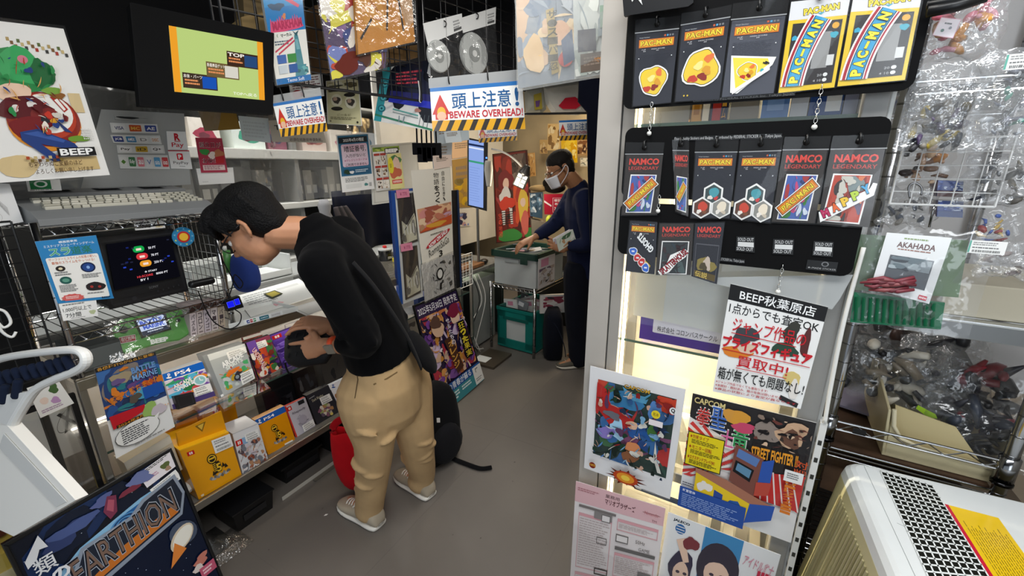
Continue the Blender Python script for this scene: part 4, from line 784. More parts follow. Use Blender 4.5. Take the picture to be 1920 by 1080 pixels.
for k in range(9):
    x, y = -12 + 16 * k, 712 - 3.6 * k; p = wp(x, y) - wn * .012; d_ = (wp(x + 8, y + 14) - wp(x, y)).normalized(); b.tube([p - d_ * .012, p + d_ * .014], .0085, 8, round_ends=True)
for x, y in ((6, 752), (30, 742)): p = wp(x, y); b.tube([p, p + (wp(x + 4, y - 26) - p)], .009, 8, round_ends=True)
b.build('wrapped_cord', t, smooth=True)
# ---- figure showcase left of the counter
t = thing('showcase', 'low black framed acrylic showcase with a yellow plinth beside the counter end', 'showcase', C(-.5, .2, .2))
b = MB('plastic', '#121214', MC)
for u in (-.86, -.235): b.box(u, u + .015, .02, .035, .2, .86); b.box(u, u + .015, .4, .415, .2, .86)
b.box(-.86, -.22, .02, .415, .18, .2); b.box(-.86, -.22, .02, .035, .855, .87); b.box(-.86, -.22, .415, .43, .2, .87, '#3a3936'); b.build('frame', t)
b = MB('glass', '#eef2f0', MC); b.box(-.845, -.235, .024, .027, .2, .855); b.build('pane', t)
b = MB('gloss', '#d9c05c', MC); b.box(-.6, -.25, .1, .38, .2, .42); b.box(-.55, -.26, .098, .1, .25, .36, '#f0e4b4'); b.build('plinth', t)
b = MB('paper', '#dfe0dd', MC); b.box(-.5, -.25, .36, .365, .42, .8); b.build('backing_card', t)
b = MB('cloth', '#9c2430', MC); b.ball((-.46, .2, .6), .09, .07, .06); b.ball((-.44, .2, .5), .06, .05, .08, col='#6d3a30'); b.ball((-.37, .18, .5), .06, .04, .03, col='#77607f'); b.ball((-.31, .17, .51), .03, .02, .012, col='#b9a53a'); b.build('plush_bundle', None, smooth=True, label='red and brown plush bundle sitting inside the low showcase', cat='plush')
def a(sh): sh.blob(.3, .55, .12, .12, '#f0d9cc', 3, .15); sh.blob(.72, .3, .16, .14, '#4b6b3f', 5); sh.blob(.6, .66, .15, .1, '#c49ac8', 6); sh.rect(.52, .04, .78, .16, '#c9d64a'); sh.lines(.1, .08, .45, .25, 2, '#888', 3); sh.lines(.1, .8, .8, .92, 2, '#b8a0b8', 5)
card('photo_card', 'white glossy card with pastel drawings stuck on the showcase front', LP(.015), ((50, 728), (106, 708), (139, 756), (76, 784)), a, kind='gloss')
card('logo_plate', 'pale plate with a looping black letter X inside the showcase', LP(.34), ((90, 770), (150, 745), (175, 835), (120, 860)), lambda s: (s.text('X', .2, .1, .7, .5, '#222', .01, -.2), s.ell(.45, .3, .4, .16, '#2a2a2a', 24, -.4), s.ell(.45, .3, .385, .15, '#d5d7d4', 24, -.4), s.text('X', .2, .1, .7, .5, '#222', .02, -.2)), 'plate', col='#d5d7d4')
sh = Sheet([C(-.5, .05, .3), C(-.26, .05, .3), C(-.26, .05, .205), C(-.5, .05, .205)], .03, '#5c4630', 'plastic'); sh.frame(.08, .1, .92, .9, .03, '#b08d52', 2.5); sh.frame(.3, .28, .7, .72, .02, '#c9a86a', 2.5); sh.rect(.44, .4, .56, .6, '#8f6f3f'); sh.build('wooden_box', None, label='brown patterned wooden box on the showcase floor', cat='box')
# ---- black grid and hook at the far left
b = MB('plastic', '#1a1a1b', MC); wire_panel(b, (-1.1, .1, .92), (1, 0, 0), (0, 0, 1), 22, 12, .04, .04, .0018, .003); b.build('grid_panel', None, label='black wire grid panel standing at the far left end of the counter', cat='grid panel')
b = MB('matte', '#161617', MC); b.box(-1.3, -.24, .16, .19, .86, 1.6); b.build('dark_screen', None, label='dark board behind the black grid panel at the far left', cat='board')
b = MB('plastic', '#efefec'); lq_ = LP(-.02); b.tube(spline([lq_(*p) for p in ((-10, 578), (10, 585), (20, 605), (6, 614), (-8, 600), (4, 622), (22, 632), (30, 622))], 5), .0035, 7); b.build('wire_hook', None, smooth=True, label='white coated wire hook hanging on the dark grid at the left edge', cat='hook')
# ================================================================== people
def catmull(P, R, n=4):
    Q = spline(P, n); m = len(P); RR = []
    for i in range(m - 1):
        for k in range(n):
            t = k / n; a, c = R[i], R[i + 1]; RR.append((a[0] + (c[0] - a[0]) * t, a[1] + (c[1] - a[1]) * t))
    return Q, RR + [R[-1]]
def limb(b, P, R, hint=None, n=14, seg=4, col=None, ends=True):
    R = [q if isinstance(q, tuple) else (q, q) for q in R]
    Q, RR = catmull(P, R, seg); b.tube(Q, RR, n, col=col, hint=hint, round_ends=ends)
def VOX(v, sm=3): return [('REMESH', dict(mode='VOXEL', voxel_size=v, use_smooth_shade=True)), ('SMOOTH', dict(factor=.5, iterations=sm))]
def fingers(b, palm, fwd, side, back, spec, r=.0082, scale=1.0):
    """palm centre, direction to the fingertips, direction to the thumb side, outward normal of the back of the hand; spec = curl per finger (index..little)"""
    fwd, side, back = [Vector(q).normalized() for q in (fwd, side, back)]; palm = Vector(palm)
    for i, curl in enumerate(spec):
        o = palm + fwd * .038 * scale + side * ((.03 - .02 * i) * scale); L = [.043, .048, .044, .034][i] * scale; rr = r * [1, 1.03, .98, .86][i] * scale
        p = [o - fwd * .02 * scale, o]; d = fwd.copy(); ang = 0
        for k in range(3):
            ang += curl * [.7, 1.0, .7][k]; dd = (fwd * math.cos(ang) - back * math.sin(ang)).normalized() + side * (.06 * (1.2 - i)); p.append(p[-1] + dd.normalized() * L * [.95, .6, .5][k])
        b.tube(p, [rr * 1.05, rr * 1.12, rr * 1.05, rr * .96, rr * .8], 8, round_ends=True)
def palm_shape(b, wrist, palm, fwd, side, back, s=1.0):
    fwd, side, back = [Vector(q).normalized() for q in (fwd, side, back)]
    b.tube([wrist, palm - fwd * .03 * s, palm, palm + fwd * .036 * s], [(.027 * s, .02 * s), (.034 * s, .018 * s), (.041 * s, .016 * s), (.039 * s, .013 * s)], 12, hint=side, round_ends=True)
def thumb(b, palm, fwd, side, back, spread=.8, s=1.0):
    fwd, side, back = [Vector(q).normalized() for q in (fwd, side, back)]
    o = palm + side * .026 * s - fwd * .032 * s; d1 = (fwd * math.cos(spread) + side * math.sin(spread) - back * .15).normalized(); d2 = (fwd * .8 + side * .35 - back * .35).normalized()
    b.tube([o - d1 * .012, o + d1 * .03 * s, o + d1 * .03 * s + d2 * .03 * s, o + d1 * .03 * s + d2 * .055 * s], [.014 * s, .0125 * s, .0105 * s, .0085 * s], 8, round_ends=True)
def head_shape(b, c, fd, ud, s=1.0):
    """skull, jaw, nose, lips, brow and ears round head centre c"""
    fd = Vector(fd).normalized(); ud = Vector(ud); ud = (ud - fd * ud.dot(fd)).normalized(); rt = fd.cross(ud)
    H = lambda f_, r_, u_: c + fd * (f_ * s) + rt * (r_ * s) + ud * (u_ * s)
    B = lambda p, a, e, g: b.ball(p, a * s, e * s, g * s, X=fd, Y=rt, nu=18, nv=12)
    B(H(-.012, 0, .035), .097, .076, .082); B(H(.03, 0, -.03), .066, .062, .08); B(H(.045, 0, -.085), .042, .04, .03); B(H(.02, 0, -.07), .055, .055, .045)
    b.tube([H(.088, 0, .018), H(.1, 0, -.012), H(.107, 0, -.026)], [.008 * s, .010 * s, .013 * s], 8, round_ends=True); B(H(.096, .012, -.03), .011, .009, .008); B(H(.096, -.012, -.03), .011, .009, .008)
    B(H(.083, 0, -.056), .013, .022, .006); B(H(.081, 0, -.066), .012, .019, .006); b.tube([H(.084, -.045, .022), H(.094, -.02, .028), H(.092, 0, .022), H(.094, .02, .028), H(.084, .045, .022)], .006 * s, 6, round_ends=True)
    for q in (-1, 1):
        b.tube([H(-.01, .073 * q, .018), H(-.022, .082 * q, .022), H(-.03, .084 * q, .0), H(-.02, .08 * q, -.028), H(-.008, .072 * q, -.035)], [.006 * s, .0075 * s, .0075 * s, .007 * s, .006 * s], 6, round_ends=True); B(H(-.016, .072 * q, -.006), .012, .006, .022); B(H(.05, .04 * q, -.022), .022, .02, .02)
    return H, fd, rt, ud
def eyes(t, H, fd, rt, ud, s=1.0):
    for q in (-1, 1):
        b = MB('gloss', '#e9e4dc'); p = H(.074, .031 * q, .004); b.ball(p, .011 * s, nu=12, nv=9); b.ball(p + fd * .0085 * s, .0035 * s, .0062 * s, .0062 * s, X=fd, Y=rt, col='#20140e', nu=10, nv=7); b.build('eye', t, smooth=True)
def make_shoe(t, heel, toe, upper, sole, lace, w=.05, h=.09, name='shoe'):
    heel, toe = Vector((heel[0], heel[1], 0)), Vector((toe[0], toe[1], 0)); L = (toe - heel).length; f = (toe - heel) / L; s = Vector((-f.y, f.x, 0))
    P = lambda a, r, z: heel + f * (a * L) + s * r + UP * z
    wf = lambda a: w * (.62 + .38 * math.sin(math.pi * min(1, .18 + a * .82)) + .12 * math.sin(math.pi * a)) if a < .97 else w * .35
    prof = [0, .03, .1, .2, .35, .5, .65, .78, .88, .95, 1.0]
    def ring(a, z0, z1, k=1.0, n=16):
        sh = [.55, .72, .84, .88, .88, .92, 1.0, .98, .86, .66, .3][prof.index(a)] * w * k; out = []
        for j in range(n):
            an = 2 * math.pi * j / n; c_, s_ = math.cos(an), math.sin(an); c_ = math.copysign(abs(c_) ** .7, c_); s_ = math.copysign(abs(s_) ** .7, s_); out.append(P(a, sh * c_, (z0 + z1) / 2 + (z1 - z0) / 2 * s_))
        return out
    root = thing('shoe', None, None, P(.4, 0, 0)) if t is None else t
    b = MB('rubber', sole); b.rings([ring(a, 0 if 0 < a < .9 else .006, .026, 1.06) for a in prof]); so = b.build('sole', t, smooth=True)
    top = [h * .55, h * .86, h * 1.05, h * 1.08, h * .92, h * .8, h * .66, h * .55, h * .48, h * .4, h * .3]
    b = MB('cloth', upper); b.rings([ring(a, .016, max(top[i], .03), .97) for i, a in enumerate(prof)]); up_ = b.build('shoe_upper', t, smooth=True)
    b = MB('cloth', lace)
    for k in range(5): a = .46 + .07 * k; z = h * (.86 - .07 * k) ; b.tube([P(a, -.024, z - .008), P(a + .01, -.012, z + .005), P(a + .015, 0, z + .008), P(a + .01, .012, z + .005), P(a, .024, z - .008)], .0035, 6, round_ends=True)
    for q in (-1, 1): b.tube([P(.46, 0, h * .9), P(.44, .018 * q, h * .96), P(.5, .034 * q, h * .85), P(.52, .03 * q, h * .7)], .003, 6, round_ends=True)
    b.build('laces', t, smooth=True)
# ---- the man bending over the glass counter
t = thing('person', 'man in black sweater and beige trousers bending over the glass counter with a quilted pouch', 'person', (-.55, 1.62, 0))
neck = PY(1.50)(590, 440); hd = PY(1.43)(474, 428); wst = PY(1.55)(712, 655); hip = PY(1.56)(722, 705); mid = PY(1.52)(682, 572); chest = PY(1.50)(636, 497)
shL = PY(1.34)(604, 500); shR = PY(1.67)(645, 438); elL = PY(1.36)(686, 640); wrL = PY(1.44)(618, 646); elR = PY(1.72)(690, 590); wrR = PY(1.56)(622, 618)
hipL, kneL, ankL = PY(1.49)(694, 742), PY(1.48)(702, 832), Vector((-.632, 1.545, .1)); hipR, kneR, ankR = PY(1.62)(756, 722), PY(1.62)(777, 805), Vector((-.437, 1.722, .1))
lr = (shR - shL).normalized(); fd, ud = Vector((-.74, -.06, -.66)), Vector((-.66, 0, .74))
b = MB('skin', '#c18a68')
H, fd, rt, ud = head_shape(b, hd, fd, ud, 1.0)
limb(b, [neck + (chest - neck) * .4, neck, H(-.045, 0, -.06)], [(.075, .06), (.062, .058), (.056, .058)])
limb(b, [hip, wst, mid, chest, neck + (chest - neck) * .2], [(.14, .11), (.125, .1), (.13, .1), (.15, .1), (.09, .07)], hint=lr)
limb(b, [shL, elL, wrL], [.045, .038, .026]); limb(b, [shR, elR, wrR], [.045, .038, .026])
limb(b, [hipL, kneL, ankL + UP * .02], [.075, .05, .036]); limb(b, [hipR, kneR, ankR + UP * .02], [.075, .05, .036])
for a_, e_ in ((ankL, (-.74, 1.61)), (ankR, (-.53, 1.79))): b.tube([a_, Vector((e_[0], e_[1], .04)), Vector((e_[0] * 1.04, e_[1] * 1.02, .034))], [.03, .022, .015], 10, round_ends=True)
# left hand: index finger pointing at the boxes, the others curled
pL = PY(1.475)(588, 652); fL = (PY(1.50)(548, 664) - wrL).normalized(); bkL = Vector((.35, -.9, .35)); sdL = fL.cross(bkL).normalized(); sdL = -sdL if sdL.z < 0 else sdL; bkL = (bkL - fL * bkL.dot(fL)).normalized()
palm_shape(b, wrL, pL, fL, sdL, bkL); fingers(b, pL, fL, sdL, bkL, (.06, .62, .78, .9)); thumb(b, pL, fL, sdL, bkL, 1.0)
pR = PY(1.55)(598, 606); fR = (PY(1.53)(575, 612) - wrR).normalized(); bkR = Vector((.1, -.35, .95)); sdR = Vector((.1, -.9, -.35)); bkR = (bkR - fR * bkR.dot(fR)).normalized(); sdR = fR.cross(bkR).normalized(); sdR = -sdR if sdR.y > 0 else sdR
palm_shape(b, wrR, pR, fR, sdR, bkR); fingers(b, pR, fR, sdR, bkR, (.45, .6, .7, .8)); thumb(b, pR, fR, sdR, bkR, .8)
b.build('body', t, smooth=True, mods=VOX(.0042, 4))
eyes(t, H, fd, rt, ud)
b = MB('hair', '#0d0c0d')
B = lambda p, a, e, g: b.ball(p, a, e, g, X=fd, Y=rt, nu=18, nv=12)
B(H(-.028, 0, .055), .108, .09, .088); B(H(-.055, 0, .01), .07, .086, .09); B(H(.045, 0, .1), .055, .074, .038); B(H(-.075, 0, -.03), .04, .066, .05)
rnd = random.Random(8)
for k in range(60):
    q = rnd.uniform(-1, 1); p0 = H(.06 + rnd.uniform(-.03, .02), .07 * q, .1); p1 = H(.098 - .02 * q * q, .072 * q, .055 + rnd.uniform(-.025, .01)); b.tube([p0, (p0 + p1) / 2 + fd * .012, p1], [.012, .010, .003], 6, round_ends=True)
for k in range(46):
    q = rnd.choice((-1, 1)); f_ = rnd.uniform(-.085, .045); b.tube([H(f_, .08 * q, .07), H(f_ - .005, .084 * q, .04), H(f_ - .012, (.078 if f_ > -.04 else .064) * q, .012 - rnd.uniform(-.012, .008) - (.04 if f_ < -.04 else 0))], [.012, .010, .004], 6, round_ends=True)
for k in range(40):
    q = rnd.uniform(-1, 1); b.tube([H(-.1 + .02 * abs(q), .06 * q, .03), H(-.112 + .03 * abs(q), .062 * q, -.02), H(-.082 + .025 * abs(q), .046 * q, -.058 - rnd.uniform(0, .012))], [.012, .011, .004], 6, round_ends=True)
b.build('hair', t, smooth=True, mods=VOX(.005, 1))
b = MB('plastic', '#15161c')
for q in (-1, 1):
    b.tube([H(-.02, .08 * q, .012), H(.05, .076 * q, .012), H(.092, .066 * q, .006)], .0022, 6); cc = H(.098, .032 * q, .0); b.tube([cc + rt * (.029 * math.cos(a)) + ud * (.019 * math.sin(a)) for a in [k * math.pi / 8 for k in range(16)]], .0017, 6, closed=True)
b.tube([H(.1, -.005, .004), H(.104, 0, .006), H(.1, .005, .004)], .002, 6); b.build('glasses', t, smooth=True)
# clothes
b = MB('cloth', '#08080a')
limb(b, [wst - (mid - wst) * .08, wst, mid, chest, neck + (chest - neck) * .3, neck + (neck - chest) * .05], [(.158, .132), (.162, .136), (.16, .13), (.172, .125), (.118, .095), (.08, .078)], hint=lr, n=22)
nd = (neck - chest).normalized(); r0 = neck + (neck - chest) * .1; r1 = nd.cross(Vector((0, 1, 0))).normalized(); r2 = nd.cross(r1); b.tube([r0 + r1 * (.076 * math.cos(a)) + r2 * (.075 * math.sin(a)) for a in [k * math.pi / 10 for k in range(20)]], .011, 8, closed=True); b.ball(shL, .075, .075, .07); b.ball(shR, .075, .075, .07); limb(b, [(shL + chest) / 2, shL, (shL + elL) / 2, elL, elL + (wrL - elL) * .52], [.085, .075, .064, .056, .045]); limb(b, [(shR + chest) / 2, shR, (shR + elR) / 2, elR, elR + (wrR - elR) * .8], [.085, .075, .062, .055, .042])
rnd = random.Random(5)
for k in range(9):                                       # folds at elbow and waist
    p = elL + (shL - elL) * rnd.uniform(-.05, .35); q = p + Vector((rnd.uniform(-.06, .02), -.045, rnd.uniform(-.03, .05))); b.tube([p + Vector((.04, -.04, .02)), q], [.014, .006], 6, round_ends=True)
for k in range(6):
    a = PY(1.42 + .03 * k)(650 + 22 * k, 655 - 12 * k); b.tube([a, a + (mid - wst) * .4 + Vector((rnd.uniform(-.05, .05), 0, 0))], [.016, .005], 6, round_ends=True)
b.build('sweater', t, smooth=True, mods=VOX(.0075, 5))
b = MB('cloth', '#bf9f74')
limb(b, [wst + (hip - wst) * .1, hip, hip + (hip - wst) * .75], [(.152, .126), (.178, .15), (.165, .145)], hint=lr, n=22)
limb(b, [hip + (hipL - hip) * .4, hipL, (hipL + kneL) / 2, kneL, (kneL + ankL) / 2, ankL + UP * .03, ankL - UP * .03 + Vector((-.012, .008, 0))], [.125, .128, .108, .081, .07, .064, .063], n=18); limb(b, [hip + (hipR - hip) * .4, hipR, (hipR + kneR) / 2, kneR, (kneR + ankR) / 2, ankR + UP * .03, ankR - UP * .03 + Vector((-.012, .008, 0))], [.122, .122, .105, .085, .074, .064, .064], n=18)
rnd = random.Random(9)
for (K1, A1) in ((kneL, ankL), (kneR, ankR)):
    for k in range(7):
        f_ = rnd.uniform(-.35, .85); c_ = K1 + (A1 - K1) * f_; r_ = .088 - .028 * max(f_, 0) ; a0 = rnd.uniform(2.6, 6.4); b.tube([c_ + Vector((r_ * math.cos(a0 + e * .5), r_ * math.sin(a0 + e * .5), .012 * e * (1 if k % 2 else -1))) for e in (-1.2, -.6, 0, .6, 1.2)], [.004, .012, .014, .011, .004], 6, round_ends=True)
for k in range(3): a = PY(1.44)(660 + 22 * k, 778 + 6 * k); b.tube([a, a + Vector((.05, .02, .04)), a + Vector((.1, .07, .06))], [.004, .012, .004], 6, round_ends=True)
tr = b.build('trousers', t, smooth=True, mods=VOX(.0065, 5))
for k, (p, q) in enumerate((((700, 722), (758, 700)), ((645, 695), (658, 745)), ((760, 640), (768, 652)))):   # pocket slits and drawcord loop
    nrm = Vector((.1, -.95, .2)); pl = PN(PY([1.385, 1.37, 1.40][k])(*p), nrm); b = MB('cloth', ['#7d6544', '#5d4a33', '#4a3b2a'][k]); 
    # small seam strips lying on the cloth
    a_, c_ = pl(*p), pl(*q); b.tube([a_, (a_ + c_) / 2 + Vector((.0, -.004, 0)), c_], .003, 6, round_ends=True)
    o = b.build('seam', t, smooth=True); o.modifiers.new('wrap', 'SHRINKWRAP').target = tr; o.modifiers['wrap'].offset = .0015
hL = Vector((-.584, 1.512, 0)); tL = Vector((-.816, 1.652, 0)); hR = Vector((-.389, 1.685, 0)); tR = Vector((-.601, 1.851, 0))
make_shoe(t, hL, tL, '#b5a894', '#e9e4da', '#efeae0'); make_shoe(t, hR, tR, '#a99c88', '#e9e4da', '#e4ddd0')
wd = (elL - wrL).normalized(); wc = wrL + wd * .03
b = MB('plastic', '#f0572e'); b.tube([wc - wd * .011, wc - wd * .009, wc + wd * .009, wc + wd * .011], [.0275, .031, .031, .0275], 18); b.build('watch_band', t, smooth=True)
b = MB('gloss', '#4a453c'); wn_ = Vector((-.25, -.9, -.28)); wn_ = (wn_ - wd * wn_.dot(wd)).normalized(); ws = wd.cross(wn_); M0 = MAT(wc + wn_ * .03, wd, ws); b.M = M0; b.box(-.02, .02, -.018, .018, -.005, .006, '#8a8478'); b.box(-.016, .016, -.014, .014, .006, .0075, '#2c2a26'); b.build('watch', t, bevel=.004)
# sling strap and small sling bag on his back
st = [PY(1.36)(662, 492), PY(1.375)(700, 535), PY(1.39)(738, 590), PY(1.41)(768, 640), PY(1.44)(790, 690)]
b = MB('cloth', '#19191b'); b.tube(spline(st, 5), [(.016, .004)] * 21, 8, hint=lr); o = b.build('strap', t, smooth=True)
b = MB('cloth', '#131315'); c_ = PY(1.53)(792, 660); b.ball(c_, .03, .075, .1, X=(.9, .1, .5), Y=(0, 1, 0)); b.build('sling_bag', t, smooth=True)
# quilted pouch in his hands
t2 = thing('pouch', 'black quilted zip pouch held over the shelf in both hands of the bending man', 'pouch', PY(1.53)(585, 640))
pp = PN(PY(1.565)(585, 640), Vector((-.2, -.9, .35))); pn = Vector((-.2, -.9, .35)).normalized()
oc = [pp(*q) for q in ((534, 634), (545, 622), (575, 614), (620, 608), (626, 618), (622, 668), (612, 682), (560, 690), (541, 684), (533, 672))]; cc = sum(oc, Vector()) / len(oc)
b = MB('gloss', '#131316'); b.rings([[p + (cc - p) * k + pn * e for p in oc] for k, e in ((.5, -.022), (.12, -.018), (0, 0), (.12, .016), (.5, .02))], kind='rubber')
for i in range(5):
    for j in range(3): p = pp(548 + 15 * i, 632 - 2.6 * i + 17 * j) + pn * .017; b.ball(p - pn * .002, .0125, .0125, .0028, X=E2, Y=UP.cross(E2).cross(E2), nu=8, nv=6, col='#17171a', kind='rubber')
b.build('pouch_body', t2, smooth=True)
b = MB('cloth', '#0f0f11'); b.tube(spline([pp(538, 680) + pn * .01, pp(541, 690) + pn * .012, pp(546, 700) + pn * .012], 4), .004, 6); b.build('zip_pull', t2, smooth=True)
# ---- bags on the floor
t = thing('shopping_bag', 'bright red cloth shopping bag slumped on the floor against the man leg', 'bag', (-.76, 1.66, 0))
b = MB('cloth', '#c3151f'); rb = PY(1.74)
def bagring(px, py, rx, ry, Y=1.745): c_ = PY(Y)(px, py); return [c_ + Vector((rx * math.cos(a), ry * math.sin(a), .012 * math.sin(3 * a))) for a in [k * math.pi / 12 for k in range(24)]]
b.rings([bagring(683, 914, .03, .015), bagring(683, 912, .085, .03), bagring(680, 895, .115, .05), bagring(672, 865, .125, .055), bagring(664, 830, .115, .05), bagring(658, 806, .1, .04), bagring(657, 806, .085, .03), bagring(672, 850, .08, .03)])
b.build('bag_body', t, smooth=True, mods=[('SUBSURF', dict(levels=1, render_levels=1))])
b = MB('cloth', '#a8121b'); b.tube(spline([rb(628, 822), rb(625, 800), rb(642, 786), rb(655, 796), rb(652, 815)], 5), [(.018, .004)] * 21, 8, hint=(0, 0, 1)); b.tube(spline([rb(660, 812), rb(668, 790), rb(685, 792), rb(690, 812)], 5), [(.018, .004)] * 16, 8, hint=(0, 0, 1)); b.build('bag_handle', t, smooth=True)
t = thing('backpack', 'black backpack standing on the floor behind the man right leg', 'backpack', (-.33, 1.95, 0))
b = MB('cloth', '#121214'); c_ = Vector((-.425, 1.99, 0))
fx = Vector((.75, -.66, 0)); fy = Vector((.66, .75, 0))
b.rings([[c_ + fx * (a * .1 * k * .95) + fy * (e * .14 * k) + UP * z for a, e in [(math.copysign(abs(math.cos(q)) ** .6, math.cos(q)), math.copysign(abs(math.sin(q)) ** .6, math.sin(q))) for q in [j * math.pi / 12 for j in range(24)]]] for z, k in ((.0, .6), (.02, .95), (.1, 1.05), (.25, 1.02), (.36, .9), (.42, .7), (.45, .35))]); b.build('pack', t, smooth=True)
b = MB('cloth', '#1b1b1e'); b.rings([[c_ + fx * (.085 + .05 * k) + fy * (e * .1 * kk) + UP * (.14 + z * .11 * kk) for e, z in [(math.cos(q), math.sin(q)) for q in [j * math.pi / 8 for j in range(16)]]] for k, kk in ((0, 1.05), (.7, 1), (1, .7))]); b.build('front_pocket', t, smooth=True)
zr = PZ(.008); b = MB('cloth', '#0f0f11'); b.tube(spline([zr(815, 862) + UP * .05, zr(838, 858) + UP * .01, zr(870, 868), zr(900, 878), zr(922, 876)], 5), [(.016, .004)] * 21, 8, hint=(0.3, 1, 0)); b.build('strap', t, smooth=True)
b = MB('paper', '#d8d8d6'); p = PY(1.80)(822, 788); b.box(p.x - .008, p.x + .008, p.y - .001, p.y + .001, p.z - .012, p.z + .012); b.build('luggage_tag', t)

# ---- the man by the bins at the back
t = thing('person', 'man in dark navy jacket and face mask sorting discs in the green rimmed box', 'person', (.5, 3.16, 0))
Yb = 3.12; hd = PY(3.08)(1050, 318); neck = PY(3.12)(1084, 352); chest = PY(3.14)(1092, 402); wst = PY(3.16)(1098, 480); hip = PY(3.16)(1096, 505)
shN = PY(2.98)(1098, 372); shF = PY(3.26)(1078, 366); elN = PY(2.92)(1104, 455); wrN = PY(3.0)(1066, 462); elF = PY(3.22)(1040, 420); wrF = PY(3.12)(1006, 443)
hipN, kneN, ankN = PY(3.08)(1082, 520), PY(3.08)(1080, 590), Vector((.535, 3.1, .09)); hipF, kneF, ankF = PY(3.24)(1108, 520), PY(3.26)(1108, 590), Vector((.62, 3.27, .09))
lr = (shF - shN).normalized(); fd, ud = Vector((-.86, -.22, -.42)), Vector((-.4, -.05, .9))
b = MB('skin', '#a0704f'); H, fd, rt, ud = head_shape(b, hd, fd, ud, 1.0)
limb(b, [neck + (chest - neck) * .4, neck, H(-.04, 0, -.06)], [.075, .062, .058]); limb(b, [hip, wst, chest, neck + (chest - neck) * .25], [(.15, .11), (.15, .11), (.17, .11), (.1, .08)], hint=lr)
limb(b, [shN, elN, wrN], [.045, .038, .027]); limb(b, [shF, elF, wrF], [.045, .038, .027]); limb(b, [hipN, kneN, ankN], [.08, .055, .038]); limb(b, [hipF, kneF, ankF], [.08, .055, .038])
for a_ in (ankN, ankF): b.tube([a_, a_ + Vector((-.1, -.02, -.05)), a_ + Vector((-.15, -.03, -.058))], [.03, .02, .014], 10, round_ends=True)
pF = PY(3.09)(988, 452); fF = (pF - wrF).normalized(); bk = Vector((-.2, -.3, .93)); bk = (bk - fF * bk.dot(fF)).normalized(); sd = fF.cross(bk).normalized(); sd = -sd if sd.y > 0 else sd
palm_shape(b, wrF, pF, fF, sd, bk); fingers(b, pF, fF, sd, bk, (.3, .4, .45, .5)); thumb(b, pF, fF, sd, bk, .7)
pN = PY(2.98)(1050, 463); fN = Vector((-.8, .1, .3)); bk = Vector((.1, -.95, .1)); bk = (bk - fN.normalized() * bk.dot(fN.normalized())).normalized(); sd = fN.normalized().cross(bk).normalized(); sd = -sd if sd.z < 0 else sd
palm_shape(b, wrN, pN, fN, sd, bk); fingers(b, pN, fN, sd, bk, (.5, .6, .65, .7)); thumb(b, pN, fN, sd, bk, .6)
b.build('body', t, smooth=True, mods=VOX(.005, 3)); eyes(t, H, fd, rt, ud)
b = MB('hair', '#17120f'); B = lambda p, a, e, g: b.ball(p, a, e, g, X=fd, Y=rt, nu=18, nv=12)
B(H(-.02, 0, .06), .1, .083, .072); B(H(-.05, 0, .015), .062, .08, .075); B(H(-.065, 0, -.03), .035, .06, .04)
for q in (-1, 1): b.tube([H(.01, .078 * q, .05), H(.012, .079 * q, .01)], [.012, .006], 8, round_ends=True)
b.build('hair', t, smooth=True, mods=VOX(.006, 1))
b = MB('cloth', '#e6e6ea'); 
b.grid(lambda u, v: H(.062 + .062 * math.sin(math.pi * u) * (1 - .25 * v) , .078 * math.cos(math.pi * u) * (1 - .15 * v), -.012 - .085 * v), 14, 8); b.build('face_mask', t, smooth=True, mods=[('SOLIDIFY', dict(thickness=.002))])
b = MB('cloth', '#e6e6ea')
for q in (-1, 1):
    b.tube(spline([H(.065, .077 * q, -.02), H(.02, .084 * q, -.005), H(-.018, .09 * q, .02), H(-.026, .09 * q, -.01), H(.0, .083 * q, -.045), H(.06, .074 * q, -.085)], 4), .0022, 6)
b.build('mask_loop', t, smooth=True)
b = MB('plastic', '#1a1512')
for q in (-1, 1):
    b.tube([H(-.02, .081 * q, .014), H(.05, .077 * q, .012), H(.092, .066 * q, .004)], .0022, 6); c_ = H(.098, .032 * q, .0); b.tube([c_ + rt * (.027 * math.cos(a)) + ud * (.017 * math.sin(a)) for a in [k * math.pi / 8 for k in range(16)]], .0017, 6, closed=True)
b.build('glasses', t, smooth=True)
b = MB('cloth', '#1a203a'); limb(b, [hip, wst, (wst + chest) / 2, chest, neck + (chest - neck) * .35, neck], [(.175, .135), (.18, .14), (.185, .14), (.19, .135), (.12, .1), (.075, .075)], hint=lr, n=22)
limb(b, [(shN + chest) / 2, shN, (shN + elN) / 2, elN, elN + (wrN - elN) * .8], [.09, .08, .068, .06, .045]); limb(b, [(shF + chest) / 2, shF, (shF + elF) / 2, elF, elF + (wrF - elF) * .85], [.09, .078, .066, .058, .044])
rnd = random.Random(3)
for k in range(8): p = elF + (shF - elF) * rnd.uniform(-.5, .8); b.tube([p + Vector((-.02, -.05, .05)), p + Vector((.03, -.055, -.03))], [.012, .005], 6, round_ends=True)
b.build('jacket', t, smooth=True, mods=VOX(.009, 3))
b = MB('cloth', '#14161f'); limb(b, [wst, hip, hip - UP * .1], [(.16, .13), (.172, .14), (.16, .135)], hint=lr, n=20); limb(b, [hipN + UP * .05, hipN, kneN, (kneN + ankN) / 2, ankN - UP * .03], [.105, .105, .088, .08, .075]); limb(b, [hipF + UP * .05, hipF, kneF, (kneF + ankF) / 2, ankF - UP * .03], [.105, .105, .088, .08, .075]); b.build('trousers', t, smooth=True, mods=VOX(.009, 4))
make_shoe(t, (.64, 3.12), (.355, 3.075), '#5a564d', '#cfc9bb', '#8a8577', w=.052); make_shoe(t, (.76, 3.3), (.49, 3.27), '#5a564d', '#cfc9bb', '#8a8577', w=.052)
t2 = thing('disc_case', 'stack of clear disc cases held in the masked man hand', 'disc case', pN)
